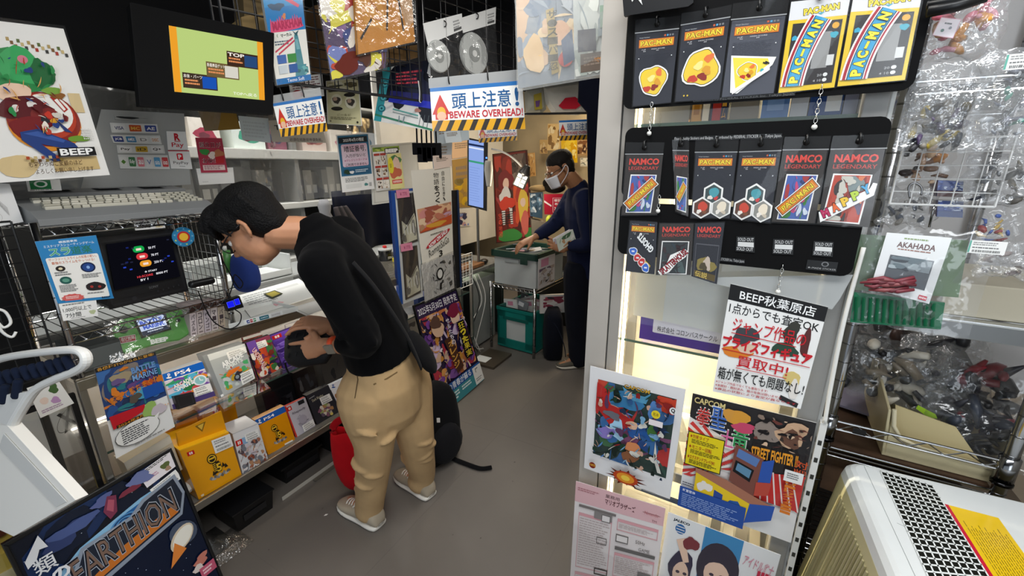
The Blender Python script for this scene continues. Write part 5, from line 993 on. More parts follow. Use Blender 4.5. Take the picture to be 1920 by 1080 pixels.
for k, (c, cc) in enumerate((('#d9dcdc', '#3f3f46'), ('#c7b9c4', '#7d4a5c'), ('#cfd6c9', '#4a6a4c'))):
    q = [PY(2.985 - .012 * k)(*p) for p in ((1036 + 3 * k, 448), (1068 + 3 * k, 430), (1074 + 3 * k, 450), (1042 + 3 * k, 472))]; sh = Sheet(q, .009, c, 'gloss'); sh.art(.15, .08, .95, .92, [cc, '#e6e3dc', '#2c2c33', '#b98f6a'], 9, k, .4); sh.build('case', t2)
t = thing('tote_bag', 'dark navy bag standing on the floor beside the masked man shoes', 'bag', (.33, 3.2, 0))
b = MB('cloth', '#12141d'); c_ = Vector((.345, 3.31, 0)); b.rings([[c_ + Vector((.08 * k * math.copysign(abs(math.cos(q)) ** .6, math.cos(q)), .13 * k * math.copysign(abs(math.sin(q)) ** .6, math.sin(q)), z)) for q in [j * math.pi / 10 for j in range(20)]] for z, k in ((0, .8), (.02, 1), (.2, 1.05), (.36, .92), (.42, .6))]); b.build('bag_body', t, smooth=True)
b = MB('cloth', '#1d2130'); b.tube(spline([c_ + Vector((-.05, -.08, .38)), c_ + Vector((.02, -.12, .3)), c_ + Vector((.08, -.12, .15)), c_ + Vector((.1, -.1, .04))], 5), [(.018, .004)] * 16, 8, hint=(0, 1, 0)); b.build('strap', t, smooth=True)
# ================================================================== display boards at the counter's far end
t = thing('card_display', 'blue edged board with two packs of cards under pink price slips, at the counter end', 'display board', C(1.3, -.02, .8))
bp = LP(-.015); sh = Sheet(quad(bp, (733, 358), (783, 352), (793, 556), (750, 572)), .02, '#c9cac7', 'plastic', side='#1d3f86'); sh.rect(0, 0, .13, 1, '#1f4a94'); sh.rect(0, 0, 1, .02, '#1f4a94'); sh.build('board', t)
def pack(pix, seed):
    s2 = Sheet([p + E1 * .004 for p in quad(bp, *pix)], .004, '#3a332e', 'gloss'); s2.rect(.05, .03, .95, .97, '#3b342f'); s2.poly([(.12, .5), (.4, .62), (.88, .4), (.95, .5), (.95, .95), (.12, .97)], '#c9c4ac'); s2.blob(.2, .85, .12, .1, '#6d6a64', seed); s2.blob(.8, .7, .14, .16, '#8a857c', seed + 1); s2.line([(.25, .7), (.85, .45)], .02, '#33302c')
    for k in range(4): s2.poly([(.2 + .18 * k, .6), (.24 + .18 * k, .6), (.26 + .18 * k, .8), (.22 + .18 * k, .8)], '#f0efe6')
    s2.build('card_pack', t); sleeve_over(s2, t, .02)
pack(((744, 366), (776, 361), (783, 452), (752, 462)), 1); pack(((753, 466), (781, 460), (789, 548), (760, 562)), 4)
for pix in (((740, 357), (764, 354), (766, 369), (742, 372)), ((748, 458), (770, 454), (772, 468), (750, 472))):
    s2 = Sheet([p + E1 * .01 for p in quad(bp, *pix)], .001, '#d987a0'); s2.text('¥ 770', .25, .3, .8, .75, '#a3486a', .01); s2.build('price_slip', t)
bp2 = LP(-.03)
f = Sheet(quad(bp2, (770, 320), (845, 313), (850, 478), (793, 503)), .0012, '#e6e1d4')
f.vtext('物語をつくれ。', .52, .04, .66, .5, '#26221f', .04); f.vtext('自由に生き、', .74, .03, .81, .36, '#4a453f', .02)
f.rect(.03, .38, .97, .63, '#d9a07c'); f.art(.03, .38, .97, .63, ['#e8c9a8', '#c77a62', '#b98a6a', '#e9b98f', '#d78f8a', '#a85a48', '#c9a0b8'], 24, 5, .4); f.poly([(.03, .62), (.3, .56), (.97, .52), (.97, .62)], '#c9562c'); f.blob(.5, .58, .25, .03, '#dba13a', 3)
f.lines(.3, .67, .7, .69, 1, '#7a746a', 3); f.ell(.52, .74, .38, .035, '#b7202c', 26, -.16); f.text('NOW ON SALE!', .22, .715, .82, .765, '#fff', .03, -.2); f.text('RomanSaGa', .2, .79, .85, .87, '#1d1a18', -.005, -.14); f.text('3', .5, .88, .62, .95, '#1d1a18', .02)
f.build('poster', None, label='long cream story poster with a red oval, hanging beside the blue edged card board', cat='poster')
b = MB('plastic', '#16171a', MC); b.box(1.45, 1.79, -.024, -.009, .72, 1.4); b.box(1.78, 1.795, -.03, -.006, .72, 1.4, '#1f3358'); b.build('display_board', None, label='black backing board behind the long cream story poster', cat='display board')
t = thing('printed_bag', 'white bag with dense black line print in a clear sleeve below the cream story poster', 'bag', LP(-.04)(820, 550))
f = Sheet(quad(LP(-.04), (790, 497), (848, 474), (852, 540), (797, 566)), .002, '#d9d7d2'); f.art(.1, .1, .92, .92, ['#55524e', '#8c8984', '#d9d7d2', '#3a3835', '#c9c6c0'], 46, 5, .2, .8); f.ell(.52, .42, .12, .17, '#1a1918', 18); f.ell(.52, .42, .08, .12, '#d9d7d2', 18); f.poly([(.5, .66), (.56, .68), (.53, .86), (.47, .84)], '#1a1918'); f.build('print', t); sleeve_over(f, t, .05, .006, 'film')
b = MB('plastic', '#e4e4e0', MC); wire_panel(b, (1.8, -.01, .7), (1, 0, 0), (0, 0, 1), 4, 6, .04, .04, .0016, .0028); b.build('grid_panel', None, label='small white wire grid beside the long cream story poster', cat='grid panel')
vp3 = LP(.28)
def a(sh):
    sh.rect(.03, .02, .97, .72, '#2b6f94'); sh.rect(.05, .05, .93, .15, '#15222c'); sh.text('2025年4月の暗証', .18, .07, .82, .13, '#fff', .02); sh.rrect(.1, .17, .9, .56, '#e7c4d6', .04); sh.poly([(.1, .2), (.5, .3), (.9, .2), (.9, .5), (.1, .54)], '#e9d3e2')
    sh.text('暗証番号,', .18, .2, .85, .31, '#1d1d22', .04); sh.text('入力がないと', .2, .34, .82, .4, '#1d1d22', .02); sh.text('※クレジットカードは', .16, .43, .86, .47, '#b03a78', .01); sh.text('ご利用できません', .18, .5, .84, .55, '#1d1d22', .01)
    sh.rrect(.08, .6, .92, .7, '#1f5a80', .03); sh.blob(.2, .65, .1, .04, '#22402f', 2); sh.blob(.34, .66, .06, .03, '#e9e9e9', 3); sh.lines(.45, .62, .88, .68, 2, '#cfe0ea', 3); sh.lines(.12, .76, .85, .84, 3, '#9a9a98', 4); sh.rrect(.12, .87, .6, .94, '#e2e2df', .02); sh.blob(.74, .9, .05, .03, '#4a8a88', 4); sh.rect(.84, .87, .92, .94, '#b5b5b3')
card('notice', 'white and blue notice about PIN numbers hung at the vinyl, before the shelf', vp3, ((630, 253), (691, 249), (702, 354), (642, 361)), a, 'notice')
sh = Sheet(quad(LP(.31), (694, 272), (782, 266), (790, 372), (700, 384)), .01, '#d9d8d0', 'plastic'); sh.frame(.02, .02, .98, .98, .02, '#c4c3ba'); sh.build('white_board', None, label='blank pale plastic board behind the busy green and yellow shop flyer', cat='board')
def a(sh):
    sh.rect(0, 0, 1, .1, '#8aa83a'); sh.art(0, .0, .5, .12, ['#5d7a2a', '#a9c24a', '#c9d86a'], 8, 2, .5); sh.rect(.42, .04, .96, .16, '#1c1c1c'); sh.text('BEEP', .45, .055, .93, .145, '#fff', .08)
    for j in range(3):
        for i in range(2): sh.rect(.02 + .22 * i, .14 + .28 * j, .22 + .22 * i, .19 + .28 * j, '#b3352c'); sh.rect(.02 + .22 * i, .2 + .28 * j, .22 + .22 * i, .4 + .28 * j, '#efe9df'); sh.art(.04 + .22 * i, .21 + .28 * j, .2 + .22 * i, .39 + .28 * j, ['#4a3a32', '#8a6a52', '#b89a7a', '#2c2c2c'], 9, j * 3 + i, .4)
    sh.rect(.46, .17, 1, 1, '#e6df9a'); sh.blob(.74, .32, .2, .12, '#3b7a3f', 4); sh.blob(.76, .5, .22, .2, '#e9c9b8', 6); sh.blob(.72, .62, .2, .14, '#c8603f', 7); sh.blob(.56, .44, .1, .2, '#e5d52a', 8, .1); sh.lines(.52, .4, .6, .5, 3, '#8a7a1a', 3); sh.rect(.55, .78, .92, .88, '#d8402f'); sh.text('好評発売中', .58, .8, .9, .86, '#fff', .02)
card('flyer', 'busy shop flyer with a green band and red table, on the pale board', LP(.295), ((698, 277), (748, 273), (757, 352), (706, 358)), a, 'flyer')
# ---- leaning framed poster of the coming release
ap = lean(-.175, .0, math.radians(13.0)); t = thing('framed_poster', 'black framed purple release poster leaning on the floor behind the bending man', 'framed poster', C(1.57, -.175, 0))
f = Sheet(quad(ap, (775, 573), (855, 541), (906, 711), (829, 778)), .012, '#2a2140', 'gloss', side='#131313')
f.rect(.03, .02, .97, .13, '#33264a'); f.text('2025年5月30日 発売予定', .05, .035, .95, .11, '#f2eef4', .03, .0)
f.art(.03, .13, .97, .78, ['#6a3f8c', '#43295f', '#8a5aa6', '#e0a15a', '#c97a4a', '#e9d3c4', '#b83a4a', '#2c2440', '#d9c4e0', '#5a3a2e'], 70, 17, .3, .45)
f.art(.04, .13, .96, .77, ['#2c1f3a', '#d9b59a', '#7d4a9c', '#e9dfe6', '#8a3a2c', '#c98a3a', '#4a2f6a'], 110, 4, .12, .65); f.poly([(.36, .4), (.52, .38), (.62, .72), (.46, .75)], '#4a2c20'); f.vtext('オレンジ', .42, .42, .56, .7, '#d9a04a', .03); f.vtext('サルたちの', .5, .22, .58, .48, '#e9e2f0', .02); f.rect(.72, .3, .9, .68, '#1d1820'); f.vtext('狂った果実', .74, .31, .88, .67, '#e6cf3a', .06)
f.blob(.3, .28, .12, .07, '#d9b59a', 3, .2); f.blob(.72, .24, .1, .07, '#e3c2ac', 4, .2); f.blob(.72, .18, .15, .06, '#7d2440', 5, .3); f.blob(.28, .21, .13, .05, '#5a4038', 6, .3)
f.rect(.03, .78, .97, .86, '#25569a'); f.text('あの青春が蘇る', .1, .785, .72, .85, '#eef4fa', .03); f.rect(.03, .86, .97, .985, '#3b8a94'); f.rect(.76, .8, .97, .98, '#e9e7e2'); f.lines(.79, .92, .94, .96, 2, '#888', 3); f.lines(.08, .88, .4, .96, 3, '#d3e6e8', 4); f.lines(.45, .88, .7, .93, 2, '#d3e6e8', 5); f.text('↖', .82, .82, .9, .87, '#333'); f.build('print', t)
b = MB('plastic', '#0f0f11')
for (a0, a1) in (((0, 0), (1, 0)), ((1, 0), (1, 1)), ((1, 1), (0, 1)), ((0, 1), (0, 0))):
    p, q_ = f.P(*a0, 0), f.P(*a1, 0); c_ = f.P(.5, .5, 0); i0 = p + (c_ - p).normalized() * .012; i1 = q_ + (c_ - q_).normalized() * .012; b.prism([p - f.n * .013, q_ - f.n * .013, i1 - f.n * .013, i0 - f.n * .013], f.n * .018)
b.build('frame', t, bevel=.002)
# ---- odds and ends behind the counter, past the man's back
b = MB('cloth', '#8e8e90', MC); b.rings([[(1.33 + .09 * k * math.cos(a), .75 + .08 * k * math.sin(a), z) for a in [j * math.pi / 8 for j in range(16)]] for z, k in ((.921, .8), (1.0, 1.1), (1.1, 1.0), (1.19, .7), (1.25, .4), (1.3, .5), (1.34, .3))]); b.build('mesh_bag', None, smooth=True, label='grey checked cloth bag tied at its top behind the counter', cat='bag')
b = MB('cloth', '#3d3838', MC)
for k in range(5): b.tube([(1.45 + .04 * k, .74, .93), (1.44 + .035 * k, .72, 1.1), (1.43 + .02 * k, .76, 1.27)], [.03, .03, .018], 10, round_ends=True, col=['#4a4444', '#2c2a2a'][k % 2])
b.build('umbrella_bundle', None, smooth=True, label='dark striped bundle beside the grey checked bag', cat='bundle')
b = MB('cloth', '#131624', MC); b.grid(lambda p, q: (1.5 + .75 * p, .88 + .03 * math.sin(14 * p), 1.38 - .46 * q), 30, 4); b.build('navy_cloth', None, smooth=True, label='dark navy cloth hanging behind the black tin', cat='cloth', mods=[('SOLIDIFY', dict(thickness=.01))])
t = thing('tin', 'black round tin with a white lid rim and a red knob, behind the man shoulder', 'tin', C(1.52, .42, .92))
b = MB('gloss', '#141416', MC); b.lathe([(.045, .921), (.045, .985), (.047, .988), (.047, .995)], 22, (1.52, .42, 0)); b.build('can', t, smooth=False); b = MB('gloss', '#d9d9d6', MC); b.lathe([(.048, .995), (.048, 1.004), (.01, 1.008)], 22, (1.52, .42, 0)); b.build('lid', t); b = MB('gloss', '#d02424', MC); b.ball((1.52, .42, 1.016), .015, .015, .011); b.build('knob', t, smooth=True)
sh = Sheet([C(1.49, .373, .955), C(1.55, .373, .955), C(1.55, .373, .935), C(1.49, .373, .935)], .0005, '#141416'); sh.text('ZERO', .05, .1, .95, .9, '#fff', .03); sh.build('print', t)
for i, (u, d, c, rot) in enumerate(((1.6, .3, '#eef0ee', .2), (1.66, .32, '#dfe9ee', .5), (1.63, .36, '#f0ead2', -.1), (1.72, .28, '#a9c7d8', .8))):
    o_ = C(u, d, .99); d1 = (E2 * math.cos(rot) + UP * math.sin(rot)); d2 = (UP * math.cos(rot) - E2 * math.sin(rot)); sh = Sheet([o_ - d1 * .07 + d2 * .1, o_ + d1 * .07 + d2 * .1, o_ + d1 * .07 - d2 * .1, o_ - d1 * .07 - d2 * .1], .002, c); sh.lines(.1, .1, .8, .6, 5, '#9a9a9a', i); i < 2 and sh.line([(.2, .8), (.8, .3)], .03, '#222'); sh.build('leaflet', None, label=['white leaflet with a black stroke', 'pale blue leaflet with a black stroke', 'cream leaflet', 'light blue leaflet'][i] + ' fanned out behind the man back', cat='leaflet', group='fanned leaflets')
b = MB('plastic', '#e3d02c', MC); b.box(1.5, 1.62, .28, .34, .921, .95); b.build('yellow_box', None, bevel=.004, label='small yellow box under the fanned leaflets', cat='box')
b = MB('cloth', '#2c6a78', MC); b.ball((1.75, .3, 1.0), .06, .05, .1); b.build('teal_pouch', None, smooth=True, label='teal cloth pouch beside the blue edged card board', cat='pouch')
# ================================================================== the bins at the back
R0, L0 = Vector((.184, 3.246, 0)), Vector((-.182, 3.487, 0)); tx_ = (R0 - L0).normalized(); ty_ = Vector((-tx_.y, tx_.x, 0)); MT = Matrix(((tx_.x, ty_.x, 0, L0.x), (tx_.y, ty_.y, 0, L0.y), (0, 0, 1, 0), (0, 0, 0, 1)))
TW = (R0 - L0).length
t = thing('wire_trolley', 'low chrome wire shelf unit carrying the green rimmed box', 'wire shelf', MT @ Vector((TW / 2, .35, 0)))
for x in (0, TW):
    for y in (0, .75):
        b = MB('chrome', '#b5b5b5', MT); b.tube([(x, y, 0), (x, y, .61)], .0125, 10)
        for k in range(9): b.tube([(x, y, .05 + .06 * k), (x, y, .054 + .06 * k)], .0132, 10, '#7d7d7d')
        b.build('post', t, smooth=True)
b = MB('chrome', '#c0c0c0', MT)
for k in range(24): b.tube([(0, .75 * k / 23, .586), (TW, .75 * k / 23, .586)], .002, 5)
for y in (0, .75):
    for z in (.59, .565): b.tube([(0, y, z), (TW, y, z)], .004, 6)
    for k in range(10): b.tube([(TW * k / 10, y, .565), (TW * (k + .5) / 10, y, .59), (TW * (k + 1) / 10, y, .565)], .002, 4)
for x in (0, TW):
    for z in (.59, .565): b.tube([(x, 0, z), (x, .75, z)], .004, 6)
b.build('shelf', t)
t = thing('storage_box', 'clear storage box with a dark green rim full of disc cases, on the chrome shelf', 'storage box', MT @ Vector((.22, .25, .592)))
b = MB('tint', '#dfe3e2', MT); b.box(.02, .43, .03, .5, .594, .60); 
for (x0, x1, y0, y1) in ((.02, .43, .03, .035), (.02, .43, .495, .5), (.02, .025, .03, .5), (.425, .43, .03, .5)): b.box(x0, x1, y0, y1, .6, .85)
b.build('body', t, bevel=.002)
b = MB('plastic', '#143a30', MT)
for (x0, x1, y0, y1) in ((.0, .45, .01, .04), (.0, .45, .49, .52), (.0, .03, .01, .52), (.42, .45, .01, .52)): b.box(x0, x1, y0, y1, .83, .885)
b.box(.29, .36, .006, .012, .79, .85); b.build('rim', t, bevel=.005)
b = MB('tint', '#c9cecd', MT); b.box(.13, .27, .02, .03, .79, .82); b.box(.1, .3, .018, .03, .825, .84); b.build('handle', t, bevel=.003)
rnd = random.Random(4)
for k in range(16):
    x = .05 + .022 * k; c = rnd.choice(['#c9c9cc', '#e3e3e0', '#7d7d84', '#3c3c44', '#b98aa0', '#e07a86', '#9aa6b4', '#55504c']); h = rnd.uniform(.12, .2) if k < 11 else rnd.uniform(.1, .17)
    b = MB('gloss', c, MT); y0 = .06 + rnd.uniform(0, .02); b.box(x, x + .018, y0, y0 + .15, .602, .602 + h); b.box(x + .003, x + .015, y0 - .0006, y0, .62, .6 + h * .8, rnd.choice(['#ffffff', '#2c2c30', '#c2475a'])); b.build('disc_case', None, label='disc case standing inside the clear green rimmed box', cat='disc case', group='disc cases in the green rimmed box')
for k in range(9):
    b = MB('gloss', rnd.choice(['#d9dcdc', '#b9bcc0', '#e9e6e0', '#8d8f98', '#cfa7b2']), MT); x, y, a = rnd.uniform(.08, .34), rnd.uniform(.12, .38), rnd.uniform(-.7, .7); d1, d2 = Vector((math.cos(a), math.sin(a), .15)), Vector((-math.sin(a), math.cos(a), rnd.uniform(-.2, .2))); o_ = Vector((x, y, .83 + .008 * k)); b.prism([o_ - d1 * .07 - d2 * .06, o_ + d1 * .07 - d2 * .06, o_ + d1 * .07 + d2 * .06, o_ - d1 * .07 + d2 * .06], (0, 0, .006)); b.build('disc_sleeve', None, label='loose disc sleeve heaped on top inside the green rimmed box', cat='disc sleeve', group='loose disc sleeves on the heap')
sh = Sheet([MT @ Vector(p) for p in ((.455, .02, .85), (.455, .3, .85), (.455, .3, .6), (.455, .02, .6))], .002, '#d5cfcf'); sh.rect(.15, .05, .6, .3, '#d28fa8'); sh.art(.05, .35, .95, .95, ['#4a4540', '#8d7f6a', '#b9a9a0', '#6a5a6c'], 22, 5, .3); sh.build('paper_sheet', None, label='printed sheet hung on the right side of the green rimmed box', cat='paper')
t = thing('crate', 'teal folding crate with white windows on the floor under the chrome shelf', 'crate', MT @ Vector((.22, .25, 0)))
b = MB('plastic', '#0f6f66', MT); X0, X1, Y0, Y1, ZT = .03, .41, .05, .55, .38
b.box(X0, X1, Y0, Y1, .01, .03); b.box(X0, X0 + .02, Y0, Y1, .03, ZT); b.box(X1 - .02, X1, Y0, Y1, .03, ZT); b.box(X0, X1, Y1 - .02, Y1, .03, ZT)
b.box(X0, X0 + .09, Y0, Y0 + .02, .03, ZT); b.box(X1 - .09, X1, Y0, Y0 + .02, .03, ZT); b.box(X0, X1, Y0, Y0 + .02, .03, .09); b.box(X0, X1, Y0, Y0 + .02, .29, ZT); b.box(X0 - .006, X1 + .006, Y0 - .006, Y0 + .02, ZT - .03, ZT); b.box(X0 + .06, X1 - .06, Y0 - .003, Y0, .27, .3, '#0b544d'); b.build('body', t, bevel=.004)
b = MB('gloss', '#b9bcba', MT); b.box(X0 + .09, X1 - .09, Y0 + .012, Y0 + .016, .09, .29); b.build('window', t)
for k, (x, c, r) in enumerate(((.1, '#e6e4e0', .1), (.17, '#9a9da0', -.25), (.25, '#efece6', .2), (.31, '#c9a3ad', -.1), (.2, '#d9dad8', .4), (.13, '#5d5f63', -.3))):
    o_ = MT @ Vector((x, .16 + .04 * k, .33)); d1 = tx_ * math.cos(r) + UP * math.sin(r); d2 = UP * math.cos(r) - tx_ * math.sin(r); sh = Sheet([o_ - d1 * .07 + d2 * .09, o_ + d1 * .07 + d2 * .09, o_ + d1 * .07 - d2 * .1, o_ - d1 * .07 - d2 * .1], .012, c, 'gloss'); sh.rect(.3, .1, .7, .3, ['#d98fa6', '#fff'][k % 2]); sh.build('game_case', None, label='game case sticking out of the teal crate', cat='game case', group='cases in the teal crate')
sh = Sheet([MT @ Vector(p) for p in ((.42, .12, .52), (.62, .3, .52), (.62, .3, .36), (.42, .12, .36))], .03, '#d9d3cc'); sh.art(.1, .1, .9, .9, ['#b04a5a', '#8d3a4a', '#3d3a3c', '#cbb8b0'], 16, 3, .3); sh.build('picture_box', None, label='white box with a red picture propped on the teal crate edge', cat='box')
# ---- desk, screen and computer left of the bins
b = MB('wood', '#6a6a66', MC); b.box(2.02, 2.75, .14, .75, .7, .73); 
for u in (2.04, 2.7): b.box(u, u + .03, .16, .72, 0, .7, '#8d8f8a', 'metal')
b.build('desk', None, bevel=.003, label='narrow steel desk beyond the counter end under the tall screen', cat='desk')
b = MB('lamp', '#eaf3d0', MC); b.box(2.1, 2.65, .4, .46, .66, .69); b.build('tube_lamp', None, label='greenish white tube lamp glowing under the steel desk', cat='lamp')
b = MB('wood', '#7a5230', MC); b.box(2.06, 2.4, .16, .44, .735, .765); b.build('wooden_board', None, bevel=.004, label='brown wooden board lying on the steel desk', cat='board')
b = MB('plastic', '#131313', MC); b.ball((2.45, .2, .755), .05, .035, .025); b.build('computer_mouse', None, smooth=True, label='black computer mouse at the desk edge', cat='mouse')
t = thing('computer_tower', 'grey computer tower with a black front on the floor under the steel desk', 'computer', C(2.3, .3, 0))
b = MB('plastic', '#8f918d', MC); b.box(2.24, 2.6, .18, .6, .02, .62); b.build('case', t, bevel=.006); b = MB('plastic', '#18181a', MC); b.box(2.232, 2.24, .2, .58, .08, .6); b.build('front_panel', t)
for k, (u, d, z) in enumerate(((2.12, .08, .3), (2.1, .09, .2), (2.16, .07, .12))):
    b = MB('rubber', ['#d9d6cf', '#19191b', '#c9c6c0'][k], MC); b.tube(spline([(u, d, .72), (u + .04, d - .04, .5), (u - .03, d + .02, z), (u + .05, d, .05), (u + .12, d + .05, .02)], 6), .004, 6); b.build('cable', None, smooth=True, label=['white cable trailing from the desk to the floor', 'black cable trailing from the desk to the floor', 'pale cable coiled under the desk'][k], cat='cable', group='cables under the desk')
b = MB('plastic', '#4a4034', MC); b.box(2.0, 2.3, -.16, .06, 0, .02); b.box(2.04, 2.14, -.06, .06, .021, .023, '#e6e6e2', 'paper'); b.build('floor_board', None, label='dark board with a white paper slip on the floor under the desk', cat='board')
t = thing('screen', 'tall portrait screen showing a pale blue list, beside the bins', 'screen', C(2.5, .3, .73))
yp = PN(PY(3.55)(895, 300), Vector((.25, -.97, 0))); q = quad(yp, (877, 258), (915, 266), (913, 396), (877, 386)); sh = Sheet(q, .03, '#111114', 'plastic', level=True); sh.build('bezel', t)
s2 = Sheet([p + Vector((.25, -.97, 0)) * .002 for p in quad(yp, (879, 262), (907, 267), (906, 390), (879, 384))], .001, '#8fa9e6', 'screen'); s2.rect(0, .05, 1, .08, '#1f2c52'); s2.rect(0, .1, 1, .12, '#e8eefc'); s2.rect(0, .3, 1, .33, '#3f9a78'); s2.lines(.05, .4, .8, .95, 14, '#7d96d4', 3, .25); s2.build('panel', t)
b = MB('metal', '#9a9a98'); p = yp(895, 385); b.tube([p - UP * .02, Vector((p.x, p.y, .73))], .012, 8); b.build('stand_pole', t)
b = MB('led', '#2a50ff'); b.ball(PY(3.5)(912, 296), .006); b.build('indicator_light', None, smooth=True, label='tiny blue light at the edge of the tall screen', cat='indicator')
b = MB('cloth', '#b9b4a8'); p = PY(3.5)(916, 318); b.tube([p + UP * .05, p, p - UP * .12], [.03, .035, .02], 10, round_ends=True); b.build('white_cloth', None, smooth=True, label='pale cloth hanging beside the tall screen', cat='cloth')
# ---- lit red poster, lantern lamp and boxes behind the bins
b = MB('matte', '#3a3632', MT); b.box(-.25, .75, .82, 1.3, 0, .72); b.build('low_cabinet', None, label='dark low cabinet behind the chrome shelf', cat='cabinet')
rp = PN(MT @ Vector((.2, .86, 0)), MT.to_3x3() @ Vector((-.05, -1, .06))); t = thing('poster', 'tall red poster with a yellow strip and green hills, standing lit behind the bins', 'poster', rp(965, 440))
f = Sheet(quad(rp, (924, 289), (988, 281), (1001, 448), (931, 456)), .01, '#6e1f1a', 'gloss', side='#151515')
f.art(.04, .03, .96, .97, ['#8a2a20', '#b3382a', '#55201c', '#d9552f', '#3d2420', '#a83a3a'], 34, 2, .4); f.rect(.55, .03, .96, .35, '#4a3a34'); f.art(.55, .03, .96, .35, ['#6a584e', '#332a26', '#8a7666'], 18, 3, .4, .8)
f.blob(.35, .3, .2, .12, '#7d2226', 4, .3); f.blob(.36, .34, .09, .06, '#eac4ae', 5, .1); f.blob(.33, .5, .2, .1, '#e2dcd6', 6, .4); f.blob(.36, .56, .2, .08, '#d8402c', 7); f.poly([(.2, .64), (.3, .64), (.28, .8), (.22, .8)], '#e8e4de'); f.poly([(.42, .62), (.5, .62), (.5, .8), (.44, .8)], '#e8e4de')
for k in range(6): f.rect(.2, .655 + .025 * k, .5, .665 + .025 * k, '#2a1c1c')
f.blob(.4, .93, .3, .08, '#3c8a3c', 8, .15); f.blob(.9, .92, .12, .06, '#3c8a3c', 9, .15); f.blob(.8, .62, .14, .2, '#e8c04a', 10, .2); f.blob(.8, .57, .07, .05, '#efccb4', 11, .1); f.blob(.82, .8, .1, .14, '#d9695a', 12, .2); f.vtext('宝の地図', .1, .66, .2, .94, '#e2503a', .04); f.frame(0, 0, 1, 1, .02, '#141414', .4); f.build('print', t)
t = thing('clip_lamp', 'black lantern lamp with glowing lattice panes on a bent arm, before the red poster', 'lamp', MT @ Vector((.35, .8, .9)))
lc = PY(3.72)(982, 336); b = MB('plastic', '#141414'); la = PY(3.72); b.tube(spline([la(921, 279), la(940, 284), la(960, 295), la(978, 312)], 5), .008, 8, '#8a8a88'); ax = (la(974, 345) - la(988, 314)).normalized(); top = la(988, 314); b.tube([top, top + ax * .05], [.03, .055], 14, round_ends=True); b.build('shade', t, smooth=True)
b = MB('lamp', '#fff6e6'); s_ = ax.cross(Vector((0, 1, 0))).normalized()
M1 = MAT(top + ax * .11, s_, -ax); 
for i in range(2):
    for j in range(3):
        b2 = MB('lamp', '#fff3dc', M1); x, y = -.045 + .046 * i, -.06 + .036 * j; b2.box(x, x + .036, y, y + .028, .036, .044); b2.build('pane', t)
b = MB('plastic', '#222420', M1); b.box(-.055, .055, -.07, .055, -.04, .035); b.build('lantern_body', t, bevel=.01)
pl_ = bpy.data.lights.new('lantern_light', 'POINT'); pl_.energy = 7; pl_.color = (1, .86, .66); pl_.shadow_soft_size = .05; o = bpy.data.objects.new('lantern_light', pl_); COL.objects.link(o); o.location = top + ax * .12 - Vector((.06, .16, .02))
sh = Sheet(quad(PY(3.9), (993, 362), (1018, 360), (1017, 410), (994, 405)), .12, '#3f5668', 'gloss', side='#2a3238'); sh.art(.05, .05, .95, .95, ['#6a8aa0', '#c9d2d6', '#31424f', '#8a9aa6'], 22, 4, .3); sh.build('game_box', None, label='grey blue boxed game on the cabinet right of the red poster', cat='game box')
b = MB('cloth', '#a3895f'); p = PY(3.95)(1012, 353); b.ball(p, .1, .08, .03); b.build('straw_hat', None, smooth=True, label='flat straw coloured cloth on top of the grey blue box', cat='cloth')
sh = Sheet(quad(PY(3.9), (996, 411), (1020, 416), (1019, 452), (998, 448)), .12, '#8d8475', 'matte'); sh.build('stone_block', None, label='grey block under the grey blue boxed game', cat='block')
sh = Sheet(quad(PY(3.75), (1020, 364), (1068, 364), (1066, 402), (1021, 402)), .02, '#b5263a', 'gloss'); sh.rrect(.34, .18, .98, .9, '#c22c40', .02); sh.frame(.34, .18, .98, .9, .015, '#f4e6e6'); sh.text('模型のつ', .4, .24, .9, .38, '#fff', .03); sh.text('めいく', .42, .42, .82, .54, '#fff', .03); sh.text('¥大', .4, .6, .9, .86, '#fff', .06); sh.poly([(.0, .3), (.3, .55), (.28, .62), (0, .4)], '#f0e4e2'); sh.build('shop_sign', None, label='red framed sign with white writing beside the masked man', cat='sign')
b = MB('plastic', '#c9d23a'); p = PY(3.7)(1030, 412); b.ball(p, .03, .03, .04); b.build('yellow_ball', None, smooth=True, label='small yellow ball below the red framed sign', cat='ball')
b = MB('cloth', '#15130f'); p = PY(3.9)(1040, 352); b.ball(p, .1, .07, .05); b.ball(p + Vector((-.07, 0, .04)), .04); b.build('black_hat', None, smooth=True, label='black crumpled hat behind the face mask', cat='hat')
